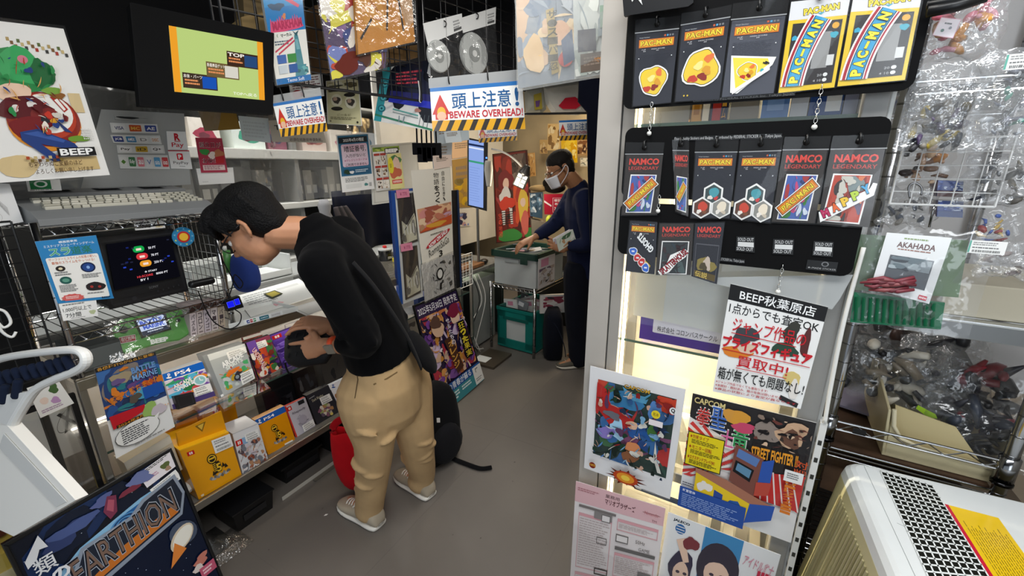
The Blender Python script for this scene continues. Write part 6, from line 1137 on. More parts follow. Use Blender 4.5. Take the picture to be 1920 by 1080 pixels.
# ---- back wall grid with hanging goods
yw = PN(C(4.2, 0, 0), -E2)
b = MB('metal', '#d9b878'); o_ = C(4.24, -2.2, .9); wire_panel(b, o_, -E1, UP, 40, 22, .05, .05, .002, .004, 4); b.build('grid_panel', None, label='large pale wire grid covering the back wall behind the masked man', cat='grid panel')
for i, (pix, c, cols) in enumerate((((( 1012, 262), (1026, 262), (1026, 288), (1012, 288)), '#c9a468', ['#a88050', '#dcc090', '#7d5c38']), (((1027, 232), (1052, 232), (1050, 282), (1026, 282)), '#e0bd80', ['#b88a4a', '#f0dcae', '#8a6636']), (((1052, 262), (1082, 260), (1082, 305), (1053, 305)), '#e6b81c', ['#f0cc3a', '#d9a010', '#f6e08a']), (((1082, 262), (1106, 262), (1105, 292), (1082, 292)), '#b08a5a', ['#7d5230', '#d9b88a', '#4a3020']), (((1088, 296), (1110, 296), (1108, 312), (1088, 312)), '#dcd2bc', ['#8a8a7a', '#f0e8d2']), (((985, 288), (1002, 286), (1004, 330), (988, 332)), '#d9a868', ['#b3824a', '#eac890', '#99693a']))):
    sh = Sheet(quad(yw, *pix), .01, c, 'gloss'); sh.art(.05, .05, .95, .95, cols, 14, i, .4); sh.build('hanging_pack', None, label=['small tan', 'tall cream', 'bright yellow', 'brown swirled', 'small pale', 'amber'][i] + ' pack hanging on the back wall grid', cat='pack', group='packs on the back wall grid')
# ---- left of the red poster: papers, bags and posters in the staff corner
for i, (pix, Y, c, lab) in enumerate((((( 848, 300), (885, 294), (888, 388), (852, 390)), 3.5, '#a8864a', 'tall brown paper poster behind the tall screen'), (((846, 265), (884, 262), (886, 292), (848, 298)), 3.45, '#dcb894', 'peach note sheet behind the tall screen'), (((812, 292), (846, 290), (848, 312), (815, 318)), 2.9, '#ecd6c8', 'pale pink note taped above the cream story poster'), (((812, 238), (878, 232), (880, 262), (815, 272)), 2.95, '#c3cdd2', 'pale blue plastic sheet with a note, under the big overhead warning sign'), (((832, 247), (862, 243), (866, 266), (836, 268)), 2.9, '#dde4e6', 'small white note on the pale blue plastic sheet'), (((808, 268), (848, 266), (846, 312), (812, 316)), 3.0, '#a9adb0', 'grey plastic bag hanging behind the pale pink note'), (((852, 395), (880, 393), (882, 424), (853, 426)), 3.6, '#e2ddd4', 'small picture print with blue and violet strokes on the wall behind the desk'))):
    sh = Sheet(quad(LP(.992) if i in (0, 1, 6) else LP(-.034) if i == 2 else PY(Y), *pix), .004, c); sh.lines(.15, .15, .85, .5, 3, '#8a7a6a', i); i == 0 and sh.art(.05, .4, .95, .95, ['#8a7a4a', '#c29a3a', '#7d6a3a', '#d9b02c'], 16, 3, .4); i == 6 and sh.art(.2, .2, .9, .95, ['#5a6ab0', '#3a3a5a', '#8a9ac8', '#c9a0a0'], 14, 3, .4); sh.build('paper_sheet', None, label=lab, cat='paper')
b = MB('plastic', '#e6e2d8', MC); b.box(2.1, 4.2, 1.0, 1.02, .7, 2.3); b.build('partition', None, label='cream partition panel behind the staff desk', cat='partition')
for i in range(5):
    b = MB('cloth', ['#17171a', '#1c1c1f', '#101012', '#22222a', '#141416'][i]); p = PY(2.75)(782 + 9 * i, 268 + 8 * (i % 2)); q_ = PY(2.75)(780 + 9 * i, 215); b.tube([q_, p], .006, 6); b.box(p.x - .03, p.x + .03, p.y - .01, p.y + .01, p.z - .07 - .02 * (i % 3), p.z); b.build('black_pouch', None, bevel=.006, label='black strap with a pouch hanging in the row below the dark game poster', cat='strap', group='black straps in a row')
b = MB('cloth', '#0c0f1c'); cp_ = PY(2.72); pts = [(1086, 148), (1135, 146), (1135, 620), (1112, 620), (1108, 480), (1103, 330), (1101, 210), (1084, 190)]; b.prism([cp_(*p) for p in pts], (0, .02, 0)); b.build('curtain', None, label='dark navy curtain hanging behind the grey pillar beside the masked man', cat='curtain')
# ================================================================== glass cabinet on the right of the aisle
t = thing('glass_cabinet', 'tall aluminium glass cabinet lit inside, hung with sticker boards and flyers', 'display cabinet', K(.28, .2, 0))
b = MB('plastic', '#b4ada4', MK); b.box(0, .058, 0, .05, 0, 2.3); b.box(.06, .088, .008, .03, 0, 2.3, '#a29c94'); b.box(.0585, .0595, .004, .03, 0, 2.3, '#3c3c3b'); b.build('pillar', t, bevel=.002)
b = MB('plastic', '#8b8a87', MK); b.box(.51, .548, 0, .04, 0, 2.3); b.box(.548, .556, .004, .03, 0, 2.3, '#b9bab8'); b.build('frame_post', t, bevel=.002)
for x in (.0, .51): b = MB('metal', '#8f8d88', MK); b.box(x, x + .04, .4, .44, 0, 2.3); b.build('rear_post', t, bevel=.002)
b = MB('metal', '#a09e98', MK); b.box(.058, .51, .002, .03, .02, .1); b.box(.058, .51, .002, .03, .72, .75, '#c9c6bb'); b.box(.058, .51, .002, .03, 2.24, 2.3); b.build('cross_rail', t, bevel=.002)
b = MB('plastic', '#cbc3ad', MK); b.box(.02, .53, .41, .42, .05, 2.25); b.build('back_panel', t)
b = MB('plastic', '#b5ad9a', MK); b.box(.004, .01, .05, .41, .05, 2.25); b.build('side_panel', t)
b = MB('plastic', '#c4bfae', MK); b.box(.546, .552, .05, .41, .05, 2.25); b.build('side_panel', t)
for z in (.3, .73, 1.095, 1.42, 1.648, 1.95):
    b = MB('glass', '#d9eade', MK); b.box(.06, .545, .035, .4, z - .006, z); b.box(.06, .545, .034, .035, z - .0065, z + .0005, '#6d8f7d', 'tint'); b.build('glass_shelf', t)
b = MB('led', '#ffedc2', MK); b.box(.09, .097, .034, .042, .2, 2.2); b.build('light_strip', t)
b = MB('led', '#ffedc2', MK); b.box(.12, .5, .38, .39, .706, .712); b.box(.12, .5, .38, .39, 1.07, 1.076); b.box(.12, .5, .38, .39, 1.93, 1.937); b.build('light_strip', t)
b = MB('glass', '#e9f2ee', MK); b.box(.06, .51, .012, .015, .1, 2.24); b.build('front_pane', t)
b = MB('metal', '#b9b6ae', MK); b.box(.12, .2, .0, .01, .745, .775); b.tube([(.16, .0, .76), (.16, -.012, .76)], .008, 12, '#6d6a64'); b.box(.17, .3, -.002, .004, .655, .668, '#3d4a5a', 'plastic'); b.box(.14, .19, -.003, .004, .66, .69, '#c9c7c0', 'plastic'); b.build('lock', t)
area('cabinet_strip_light', K(.11, .07, 1.2), .03, 16, (1, .9, .68), (math.radians(90), 0, math.radians(-75)), 1.9)
# what stands on the cabinet's shelves
sh = Sheet([K(.115, .04, 1.33), K(.5, .04, 1.33), K(.5, .04, 1.15), K(.115, .04, 1.165)], .004, '#d9dbd5', 'paper'); sh.rect(0, 0, .2, 1, '#ded9c4'); sh.build('white_card', None, label='large blank white card standing inside the glass cabinet', cat='card')
t2 = thing('game_box', 'purple boxed game with a white label, lying on the cabinet shelf', 'game box', K(.25, .15, 1.097))
sh = Sheet([K(.135, .045, 1.165), K(.36, .045, 1.165), K(.36, .045, 1.1), K(.135, .045, 1.1)], .18, '#4f3391', 'gloss'); sh.rrect(.15, -.02, 1.0, .62, '#e4e1ea', .03); sh.text('株式会社 コロンバスサークル', .2, .3, .85, .55, '#3a3a3e', .02); sh.rect(.93, .02, .999, .95, '#8f8f94'); sh.build('carton', t2)
for i, (u, w, z1, c, lab) in enumerate(((.11, .09, 1.78, '#8f8d88', 'grey foam sheet'), (.205, .02, 1.8, '#c99a52', 'thin orange brown game case'), (.228, .014, 1.8, '#e0d9c9', 'thin cream game case'), (.245, .035, 1.8, '#2b2c44', 'navy and red game box'), (.285, .055, 1.78, '#8a8478', 'grey brown wrapped box'), (.345, .05, 1.8, '#5b82bd', 'light blue game box'), (.398, .03, 1.78, '#c4c9d2', 'pale wrapped box'), (.43, .055, 1.8, '#2f4a86', 'dark blue bar coded game box'), (.487, .022, 1.8, '#8d93ac', 'lavender grey game case'), (.51, .032, 1.8, '#aaa79b', 'beige grey game box'))):
    sh = Sheet([K(u, .06, z1), K(u + w, .06, z1), K(u + w, .06, 1.65), K(u, .06, 1.65)], .14, c, 'gloss'); i == 3 and (sh.rect(.1, .3, .6, 1, '#b5342c'), sh.vtext('ゲーム', .65, .5, .9, .98, '#d9a03a')); i == 7 and sh.rect(.5, .55, .95, .95, '#dfe1e2'); i in (1, 5, 9) and sh.rect(.2, .6, .8, .9, ['', '#a8742c', '', '', '', '#7d9fd2', '', '', '', '#77787a'][i]); sh.build('game_box', None, label=lab + ' on the upper cabinet shelf, between the sticker boards', cat='game box', group='boxes on the upper cabinet shelf')
for i, (u, w, c) in enumerate(((.17, .09, '#7d7a70'), (.27, .1, '#8b7d64'), (.39, .06, '#44403c'), (.455, .05, '#d0cabc'))):
    b = MB('gloss', c, MK); b.box(u, u + w, .1, .3, 1.425, 1.56); b.box(u + .01, u + w - .01, .099, .1, 1.44, 1.5, '#c9c4b4'); b.build('game_box', None, bevel=.002, label=['dull grey', 'tan', 'near black', 'cream'][i] + ' box on the middle cabinet shelf behind the sticker boards', cat='game box', group='boxes on the middle cabinet shelf')
for i, (u, d, w, h, lab) in enumerate(((.1, .06, .06, .07, 'first clear plastic lock case at the left of the cabinet'), (.165, .07, .12, .12, 'clear folded plastic cover in the cabinet'), (.29, .08, .13, .09, 'clear square plastic tub behind the jump shop sign'), (.43, .1, .07, .1, 'narrow clear plastic tub in the cabinet'))):
    b = MB('tint', '#e6e4d4', MK); z = .731
    if i == 1: b.prism([(u, d, z), (u + w, d, z), (u + w * .6, d, z + h + .05), (u + .02, d, z + h)], (0, .003, 0)); b.prism([(u + .02, d + .09, z), (u + w, d + .12, z), (u + w * .8, d + .05, z + h), (u + .05, d + .03, z + h + .03)], (0, .003, 0))
    else:
        for (x0, x1, y0, y1) in ((u, u + w, d, d + .003), (u, u + w, d + .12, d + .123), (u, u + .003, d, d + .12), (u + w - .003, u + w, d, d + .12)): b.box(x0, x1, y0, y1, z, z + h)
        b.box(u, u + w, d, d + .12, z, z + .003); b.box(u + .02, u + w - .02, d - .001, d, z + h * .3, z + h * .6, '#cfcdbd')
    b.build('clear_case', None, label=lab.replace('jump shop', 'white shop'), cat='plastic case', group='clear plastic cases in the cabinet')
for i, (u, c) in enumerate(((.31, '#4a4440'), (.345, '#8d8a84'), (.375, '#2c2a2a'), (.41, '#d9d5cb'), (.445, '#5d564d'), (.475, '#b0a898'))):
    b = MB('gloss', c, MK); b.box(u, u + .026, .08, .22, .302, .5 + .02 * (i % 3)); b.box(u + .004, u + .022, .0795, .08, .36, .46, '#e8e4da' if i != 3 else '#333'); b.build('game_case', None, label='game case standing low in the cabinet between the two lower flyers', cat='game case', group='game cases low in the cabinet')
# ---- sticker boards
def rboard(name, label, u0, u1, z0, z1, off, notch=True):
    t = thing(name, label, 'display board', K((u0 + u1) / 2, -off, z0))
    P = []; r = .018
    for cx, cz, a0 in ((u1 - r, z1 - r, 0), (u0 + r, z1 - r, 90), (u0 + r, z0 + r, 180), (u1 - r, z0 + r, 270)):
        for k in range(5): a = math.radians(a0 + k * 22.5); P.append(K(cx + r * math.cos(a), -off, cz + r * math.sin(a)))
    b = MB('matte', '#060607'); b.prism(P, KN * .004); b.build('plate', t); return t
B1 = rboard('sticker_board', 'upper black hanging board with large yellow and red sticker packs', .07, .57, 1.676, 1.96, .03)
B2 = rboard('sticker_board', 'middle black hanging board carrying the row of six sticker packs', .08, .553, 1.48, 1.636, .03)
B3 = rboard('sticker_board', 'lower black hanging board with three sold out labels', .08, .545, 1.343, 1.468, .03)
def print_on(t, u0, z0, u1, z1, off, col, art):
    sh = Sheet([K(u0, -off, z1), K(u1, -off, z1), K(u1, -off, z0), K(u0, -off, z0)], .0004, col, 'plastic'); art(sh); sh.build('print', t)
print_on(B2, .19, 1.604, .39, 1.613, .0315, '#060607', lambda s: s.text('Finest Quality Stickers and Badges.  Distributed by FEDERAL STICKER Inc. Tokyo Japan.', 0, .1, 1, .95, '#bdbdbd'))
print_on(B3, .27, 1.349, .36, 1.358, .0315, '#060607', lambda s: s.text('Distributed by FEDERAL STICKER Inc. Tokyo Japan.', 0, .1, 1, .95, '#bdbdbd'))
print_on(B3, .47, 1.35, .52, 1.37, .0315, '#060607', lambda s: (s.ell(.6, .3, .12, .25, '#77787a'), s.ell(.6, .3, .08, .17, '#060607'), s.text('★-MADE STICKER', .05, .65, .98, .85, '#a8a8a8')))
print_on(B1, .22, 1.68, .4, 1.686, .0315, '#060607', lambda s: s.text('Distributed by FEDERAL STICKER Inc. Tokyo Japan.', 0, .1, 1, .95, '#6d6d6d'))
sq = KP(.032)
for pix in (((1381, 443), (1415, 444), (1415, 474), (1379, 471)), ((1450, 448), (1489, 449), (1487, 478), (1448, 476)), ((1526, 452), (1563, 454), (1561, 482), (1523, 479))):
    s2 = Sheet(quad(sq, *pix), .0006, '#161616', 'plastic'); s2.text('SOLD OUT', .08, .08, .95, .3, '#bdbdbd', .02); s2.rect(.1, .36, .95, .66, '#d5d5d3'); s2.text('SOLD OUT', .05, .7, .92, .92, '#bdbdbd', .02); s2.build('sold_out_label', B3)
for (u, z0, z1) in ((.135, 1.625, 1.69), (.44, 1.625, 1.7), (.17, 1.455, 1.492), (.43, 1.3, 1.36)):
    b = MB('chrome', '#d9d9d6', MK)
    n_ = max(3, int((z1 - z0) / .008))
    for k in range(n_): z = z0 + (z1 - z0) * k / n_; b.tube([(u + (.003 * math.cos(a) if k % 2 else 0), -.034 + (0 if k % 2 else .003 * math.cos(a)), z + .005 * math.sin(a)) for a in [j * math.pi / 4 for j in range(8)]], .0008, 5, closed=True)
    b.ball((u, -.034, z0 - .003), .005, col='#e8e6df', kind='plastic'); b.build('bead_chain', None, smooth=True, label=['short chain at the left joining the upper and middle sticker boards', 'short chain at the right joining the upper and middle sticker boards', 'short chain beside the narrow turned pack', 'metal hook and chain above the white shop sign'][[.135, .44, .17, .43].index(u)], cat='chain', group='chains of the sticker boards')
# ---- sticker packs
def pac_banner(s, u0, v0, u1, v1, rot=0, asp=1.6, frame=True):
    cx, cy, w, h = (u0 + u1) / 2, (v0 + v1) / 2, u1 - u0, v1 - v0; c, q = math.cos(rot), math.sin(rot)
    def P(x, y): y *= asp; return (cx + x * c - y * q, cy + (x * q + y * c) / asp)
    R = lambda m: [P(-w / 2 - m, -h / 2 - m / asp), P(w / 2 + m, -h / 2 - m / asp), P(w / 2 + m, h / 2 + m / asp), P(-w / 2 - m, h / 2 + m / asp)]
    if frame: s.poly(R(.045), '#f4f1ec'); s.poly(R(.025), '#2c1712')
    s.poly(R(.01), '#e08a2c'); s.poly(R(-.005), '#c8521f'); s.poly(R(-.02), '#e39a34'); s.text('PAC-MAN', u0 + w * .06, v0 + h * .14, u1 - w * .06, v1 - h * .14, '#2c1712', .07, rot, asp); s.text('PAC-MAN', u0 + w * .07, v0 + h * .18, u1 - w * .07, v1 - h * .18, '#f2d83a', .02, rot, asp)
def hdr_pac(s):
    s.text('Vinyl Sticker', .08, .05, .34, .07, '#b9b9bb'); [s.rect(.68 + .06 * k, .04, .72 + .06 * k, .065, ['#c8603f', '#5aa0c8', '#77787a', '#77787a'][k]) for k in range(4)]
    s.rect(.08, .085, .92, .195, '#c8641f'); s.rect(.095, .093, .905, .187, '#e2952e'); s.text('PAC-MAN', .12, .1, .88, .18, '#3a1f12', .08); s.text('PAC-MAN', .125, .104, .875, .176, '#f0d23a', .03)
    s.text('1UP', .16, .215, .26, .232, '#c9c9cc'); s.text('HIGH SCORE', .4, .215, .72, .232, '#c9c9cc'); s.text('00', .2, .238, .26, .254, '#c9c9cc'); s.text('00', .52, .238, .58, .254, '#c9c9cc'); s.lines(.08, .29, .9, .5, 14, '#2f323c', 3, .3); s.ell(.1, .34, .012, .008, '#e8e8e8', 8); s.ell(.9, .335, .012, .008, '#e8e8e8', 8)
def hdr_namco(s): s.text('NAMCO', .1, .06, .92, .165, '#d8463a', .035); s.text('LEGENDARY', .1, .19, .92, .245, '#c2433a', .01); s.lines(.1, .265, .6, .275, 1, '#6a3a34', 2)
def diecut(s, cx, cy, k, seed, main='#e8c63c'):           # plain abstract die-cut sticker in yellow and red
    s.blob(cx, cy, .34 * k, .25 * k, '#f2f0ec', seed, .22, 26); s.blob(cx, cy, .31 * k, .228 * k, '#2c2013', seed, .22, 26); s.blob(cx, cy, .3 * k, .22 * k, main, seed, .22, 26)
    for i, (x, y, c) in enumerate(((-.15, .12, '#c2402c'), (.14, -.11, '#e2763c'), (.05, .1, '#8a2c20'), (-.05, -.03, '#f4e08a'), (.12, .03, '#d89a2c'))): s.blob(cx + x * k, cy + y * k, .09 * k, .05 * k, c, seed + i * 3, .35)
def pict(s, u0, v0, u1, v1, cols, seed, tilt=.03):
    s.poly([(u0 + tilt, v0), (u1 + tilt, v0 + .01), (u1 - tilt, v1), (u0 - tilt, v1 - .01)], '#f1efec'); m = .03; s.poly([(u0 + tilt + m, v0 + m * .7), (u1 + tilt - m, v0 + m * .7), (u1 - tilt - m, v1 - m * .7), (u0 - tilt + m, v1 - m * .7)], cols[0]); s.art(u0 + m + .03, v0 + m, u1 - m - .03, v1 - m, cols, 26, seed, .35)
def packs(label, pix, art, hdr=.14, col='#2f2d2e', off=.034, hook=True, board_hole=.5):
    pl = KP(off); q = quad(pl, *pix); tl, tr, br, bl = q; c = (tl + tr + br + bl) / 4
    t = thing('sticker_pack', label, 'sticker pack', (bl + br) / 2, 'sticker packs hanging on the boards')
    L = lambda a, e, k: a + (e - a) * k
    s = Sheet([L(L(tl, bl, hdr), L(tr, br, hdr), .02), L(L(tl, bl, hdr), L(tr, br, hdr), .98), L(L(bl, tl, .015), L(br, tr, .015), .98), L(L(bl, tl, .015), L(br, tr, .015), .02)], .0012, col, 'gloss'); art(s); s.build('card', t)
    b = MB('sleeve', '#e9eaec'); g = -KN * .0045; b.grid(lambda u, v: L(L(tl, tr, u), L(bl, br, u), v) + g + KN * (.0025 * math.sin(5 * u + 4 * v + len(label))), 8, 10); b.build('clear_sleeve', t, smooth=True)
    if hdr > .03:
        b = MB('tint', '#d2d4d6'); b.add([L(tl, bl, hdr) + g * 1.2, L(tr, br, hdr) + g * 1.2, L(tr, br, hdr - .012) + g * 1.2, L(tl, bl, hdr - .012) + g * 1.2], [(0, 1, 2, 3)]); b.build('seal', t)
    if hook:
        b = MB('plastic', '#0b0b0c'); h = L(L(tl, tr, .5), L(bl, br, .5), hdr * .45); b.tube([h + KN * (off - .03) + UP * .016, h + g * 2 + UP * .012, h + g * 2.4, h + g * 1.2 - UP * .003], .0026, 7, round_ends=True); b.tube([h + g * 1.1, h + g * 1.4], .0055, 12); b.build('hook', t, smooth=True)
    return t
P_ = '#2a2b33'
packs('dark sticker pack with a small yellow sticker, first in the top row', ((1193, 39), (1277, 30), (1259, 194), (1185, 202)), lambda s: (hdr_pac(s), diecut(s, .5, .66, .95, 3)), .15, P_)
packs('dark sticker pack with a big yellow and red sticker, second in the top row', ((1279, 27), (1373, 10), (1350, 188), (1264, 193)), lambda s: (hdr_pac(s), diecut(s, .52, .58, 1.1, 8), s.ell(.2, .93, .02, .012, '#d8b83a', 8), s.ell(.28, .93, .02, .012, '#d8b83a', 8)), .13, P_)
def a(s): hdr_pac(s); s.poly([(.08, .45), (.95, .52), (.9, .62), (.3, .97), (.16, .95)], '#f2f0ec'); s.poly([(.12, .48), (.8, .53), (.84, .6), (.26, .92)], '#ecd84a'); diecut(s, .45, .68, .55, 14); s.line([(.72, .58), (.8, .6)], .02, '#1c1c1c'); s.line([(.76, .57), (.84, .6)], .02, '#1c1c1c'); s.ell(.72, .68, .035, .022, '#3aa6b4', 10); s.line([(.2, .95), (.86, .66)], .03, '#f2f0ec', 1.8)
packs('grey sticker pack with a triangular yellow sticker, third in the top row', ((1375, 8), (1480, -3), (1452, 177), (1351, 185)), a, .17, '#4a4c55')
def arc_sticker(s, x0, y0, x1, y1, bend, w=.2):           # tall curved lettering sticker
    n = 10; ptl, ptr, W2 = [], [], []
    for k in range(n + 1):
        v = k / n; cx = x0 + (x1 - x0) * v + bend * 4 * v * (1 - v); cy = y0 + (y1 - y0) * v; dx = (x1 - x0) + bend * 4 * (1 - 2 * v); dy = (y1 - y0) * 1.9; l = math.hypot(dx, dy); nx, ny = -dy / l, dx / l / 1.9; W2.append((cx, cy, nx, ny, math.atan2(dy, dx)))
    for m, c in ((w + .05, '#f2f0ec'), (w + .02, '#a82834'), (w - .01, '#f2f0ec'), (w - .025, '#15374a'), (w - .04, '#3a9cc8')):
        s.poly([(x + nx * m, y + ny * m) for x, y, nx, ny, a in W2] + [(x - nx * (m if m < w + .01 else m + .02), y - ny * m) for x, y, nx, ny, a in reversed(W2)], c)
    for i, ch in enumerate('PAC-MAN'):
        v = (i + .5) / 7 * .94 + .03; k = min(int(v * n), n - 1); x, y, nx, ny, a = W2[k]; f_ = v * n - k; x += (W2[k + 1][0] - x) * f_; y += (W2[k + 1][1] - y) * f_
        r = a + math.pi if y1 < y0 and False else a; h = .12 if ch != '-' else .03
        s.text(ch, x - .085, y - h * .42, x + .085, y + h * .42, '#14212c', .1, r, 1.9); s.text(ch, x - .075, y - h * .37, x + .075, y + h * .37, '#f4e03a', .06, r, 1.9)
def a4(s):
    s.rect(0, 0, 1, 1, '#e3bf2c'); s.rect(0, 0, 1, .2, '#d9d9da'); s.text('PAC-MAN', .24, .07, .86, .15, '#3a2a12', .1, -.1, 1.8); s.text('PAC-MAN', .25, .075, .85, .145, '#e8d24a', .05, -.1, 1.8); s.poly([(.5, .15), (.62, .14), (.56, .17)], '#5aa8c0')
    s.rect(.09, .24, .94, .94, '#2f2b2a'); s.rect(.52, .36, .8, .76, '#8d8c8a'); s.ell(.84, .3, .06, .035, '#d9a02c', 14); s.blob(.84, .4, .06, .04, '#3aa0b4', 3, .3); s.blob(.16, .4, .05, .03, '#3aa0c0', 4); s.rect(.78, .62, .9, .74, '#cfcfcd'); s.ell(.8, .84, .04, .022, '#d9d9d6', 12); s.ell(.8, .9, .04, .022, '#d9d9d6', 12); s.text('20', .66, .83, .74, .855, '#bbb'); s.text('4 10', .6, .89, .74, .915, '#bbb'); arc_sticker(s, .24, .94, .58, .2, -.07, .15)
packs('yellow framed pack with a tall blue curved lettering sticker, fourth in the top row', ((1482, 0), (1598, -12), (1566, 166), (1457, 177)), a4, .02, '#e3bf2c')
packs('yellow framed pack with a tall blue curved lettering sticker, last in the top row', ((1600, -18), (1735, -26), (1699, 152), (1567, 165)), a4, .02, '#e3bf2c')
NC = '#2f2925'; pc_cols = ['#4a63a8', '#c44a78', '#3a7a3a', '#7d9a3a', '#2c3a6a', '#c8d2e0', '#a83a3a']
def nam_pac(s): hdr_namco(s); pict(s, .14, .32, .86, .97, pc_cols, 4); pac_banner(s, .02, .58, .98, .7, -.78, 1.7)
packs('dark pack with a diagonal orange lettering banner, first in the middle row', ((1175, 267), (1247, 267), (1233, 404), (1164, 405)), nam_pac, .16, NC)
packs('dark pack turned almost edge-on and narrow, second in the middle row', ((1261, 262), (1293, 261), (1291, 406), (1266, 398)), lambda s: (hdr_namco(s), pict(s, .14, .4, .86, .97, pc_cols, 9), pac_banner(s, .1, .6, .9, .7, -.9, 2.5)), .15, NC)
def hexes(s, seed):
    hdr_pac(s)
    H_ = lambda cx, cy, r, c: s.poly([(cx + r * math.cos(math.pi / 6 + k * math.pi / 3), cy + r * .62 * math.sin(math.pi / 6 + k * math.pi / 3)) for k in range(6)], c)
    for cx, cy in ((.53, .62), (.27, .84), (.76, .84)): H_(cx, cy, .28, '#f1efeb')
    for i, (cx, cy, c, d) in enumerate(((.53, .62, '#3a4a4a', '#4a9aa6'), (.27, .84, '#5a3a2c', '#c8452f'), (.76, .84, '#8d8c86', '#e9dcc6'))): H_(cx, cy, .23, c); s.blob(cx + .02, cy - .02, .12, .08, d, seed + i, .12); s.blob(cx - .07, cy + .06, .06, .035, '#e9e2d8', seed + i + 5); s.blob(cx + .08, cy + .07, .05, .03, ['#c83a3a', '#7d4a2c', '#c9bca8'][i], seed + i + 9)
packs('dark pack with three hexagon stickers, third in the middle row', ((1305, 262), (1386, 261), (1369, 411), (1294, 410)), lambda s: hexes(s, 3), .16, '#24252d')
packs('dark pack with three hexagon stickers, fourth in the middle row', ((1389, 261), (1469, 256), (1445, 420), (1370, 411)), lambda s: hexes(s, 3), .16, '#24252d')
packs('dark pack with a diagonal orange lettering banner, fifth in the middle row', ((1471, 257), (1558, 255), (1529, 421), (1445, 418)), nam_pac, .15, NC)
def map_(s):
    hdr_namco(s); pict(s, .1, .31, .84, .97, ['#b8442f', '#8a2a20', '#d9764a', '#7d8a8a', '#3a3230', '#c8c4b8', '#5a4a6a'], 5)
    s.poly([(-.02, .84), (.86, .5), (.9, .42), (.98, .43), (.96, .58), (.05, .98)], '#f1efec')
    for i, (ch, c) in enumerate(zip('MAPPY', ('#b82a5a', '#e2642c', '#ecc02c', '#b8d23a', '#3aa0d2'))): u = .03 + .17 * i; v = .845 - .085 * i; s.text(ch, u, v - .07, u + .17, v + .07, '#1c1c1c', .1, -.5, 1.7); s.text(ch, u + .01, v - .06, u + .16, v + .06, c, .06, -.5, 1.7)
packs('dark pack with a red picture and rainbow lettering, last in the middle row', ((1561, 255), (1668, 251), (1631, 429), (1530, 421)), map_, .15, NC)
def gh(s):
    hdr_pac(s); s.text('GHOSTS', .28, .32, .98, .48, '#1a1a1e', .12, .7, 1.5); s.text('GHOSTS', .29, .33, .97, .47, '#eeeeee', .05, .7 + math.pi, 1.5); s.line([(.3, .58), (.85, .85)], .03, '#cfae3a', 1.5)
    for i, (x, y, c) in enumerate(((.22, .58, '#3a6ac8'), (.4, .7, '#c82f2f'), (.55, .78, '#c82f2f'), (.7, .88, '#3a6ac8'))): s.blob(x, y, .14, .09, '#f2f0ec', i + 3, .2); s.blob(x, y, .12, .075, c, i + 3, .2); s.rect(x - .05, y - .015, x + .05, y + .015, '#e9e6f0')
packs('small dark pack with slanted white lettering, first in the bottom row', ((1181, 412), (1234, 415), (1228, 516), (1171, 510)), gh, .02, '#24252d', hook=False)
def sp(s): hdr_namco(s); pict(s, .1, .33, .9, .99, ['#33383a', '#4a5a5a', '#2c3a44', '#3a2a2c'], 6, .01); s.poly([(.06, .92), (.3, .78), (.4, .6), (.8, .48), (.92, .54), (.84, .64), (.6, .76), (.4, .94), (.16, 1.0)], '#f1efec'); s.text('SPLATTERHOUSE', .02, .66, .98, .8, '#1a1214', .06, -.75, 1.5); s.text('SPLATTERHOUSE', .03, .67, .97, .79, '#a8303a', .01, -.75, 1.5)
packs('small dark pack with dripping red diagonal lettering, second in the bottom row', ((1236, 417), (1302, 417), (1296, 517), (1228, 517)), sp, .02, NC, hook=False)
def gd(s): hdr_namco(s); s.frame(.08, .36, .92, .98, .02, '#55555c'); s.blob(.5, .72, .3, .14, '#8a7a3c', 4, .5); s.blob(.55, .7, .16, .1, '#c9b8a8', 6, .4); s.blob(.42, .76, .12, .08, '#4a3f24', 8, .4); s.rect(.1, .86, .9, .97, '#5a4a20'); s.text('伝説', .14, .86, .6, .97, '#d9bc5a', .05)
packs('small dark pack with a golden emblem, third in the bottom row', ((1303, 417), (1360, 415), (1345, 535), (1295, 519)), gd, .02, '#22232b', hook=False)
b = MB('plastic', '#141416'); pl = KP(.06); b.prism([pl(*p) for p in ((1165, -30), (1300, -45), (1300, 5), (1290, 12), (1170, 30))], KN * .01); b.prism([pl(*p) - KN * .001 for p in ((1178, -12), (1186, 4), (1192, -6), (1205, 10), (1200, -10))], -KN * .001, '#d9d9d6'); b.build('sign_board', None, label='black board with a jagged white mark at the top edge', cat='board')
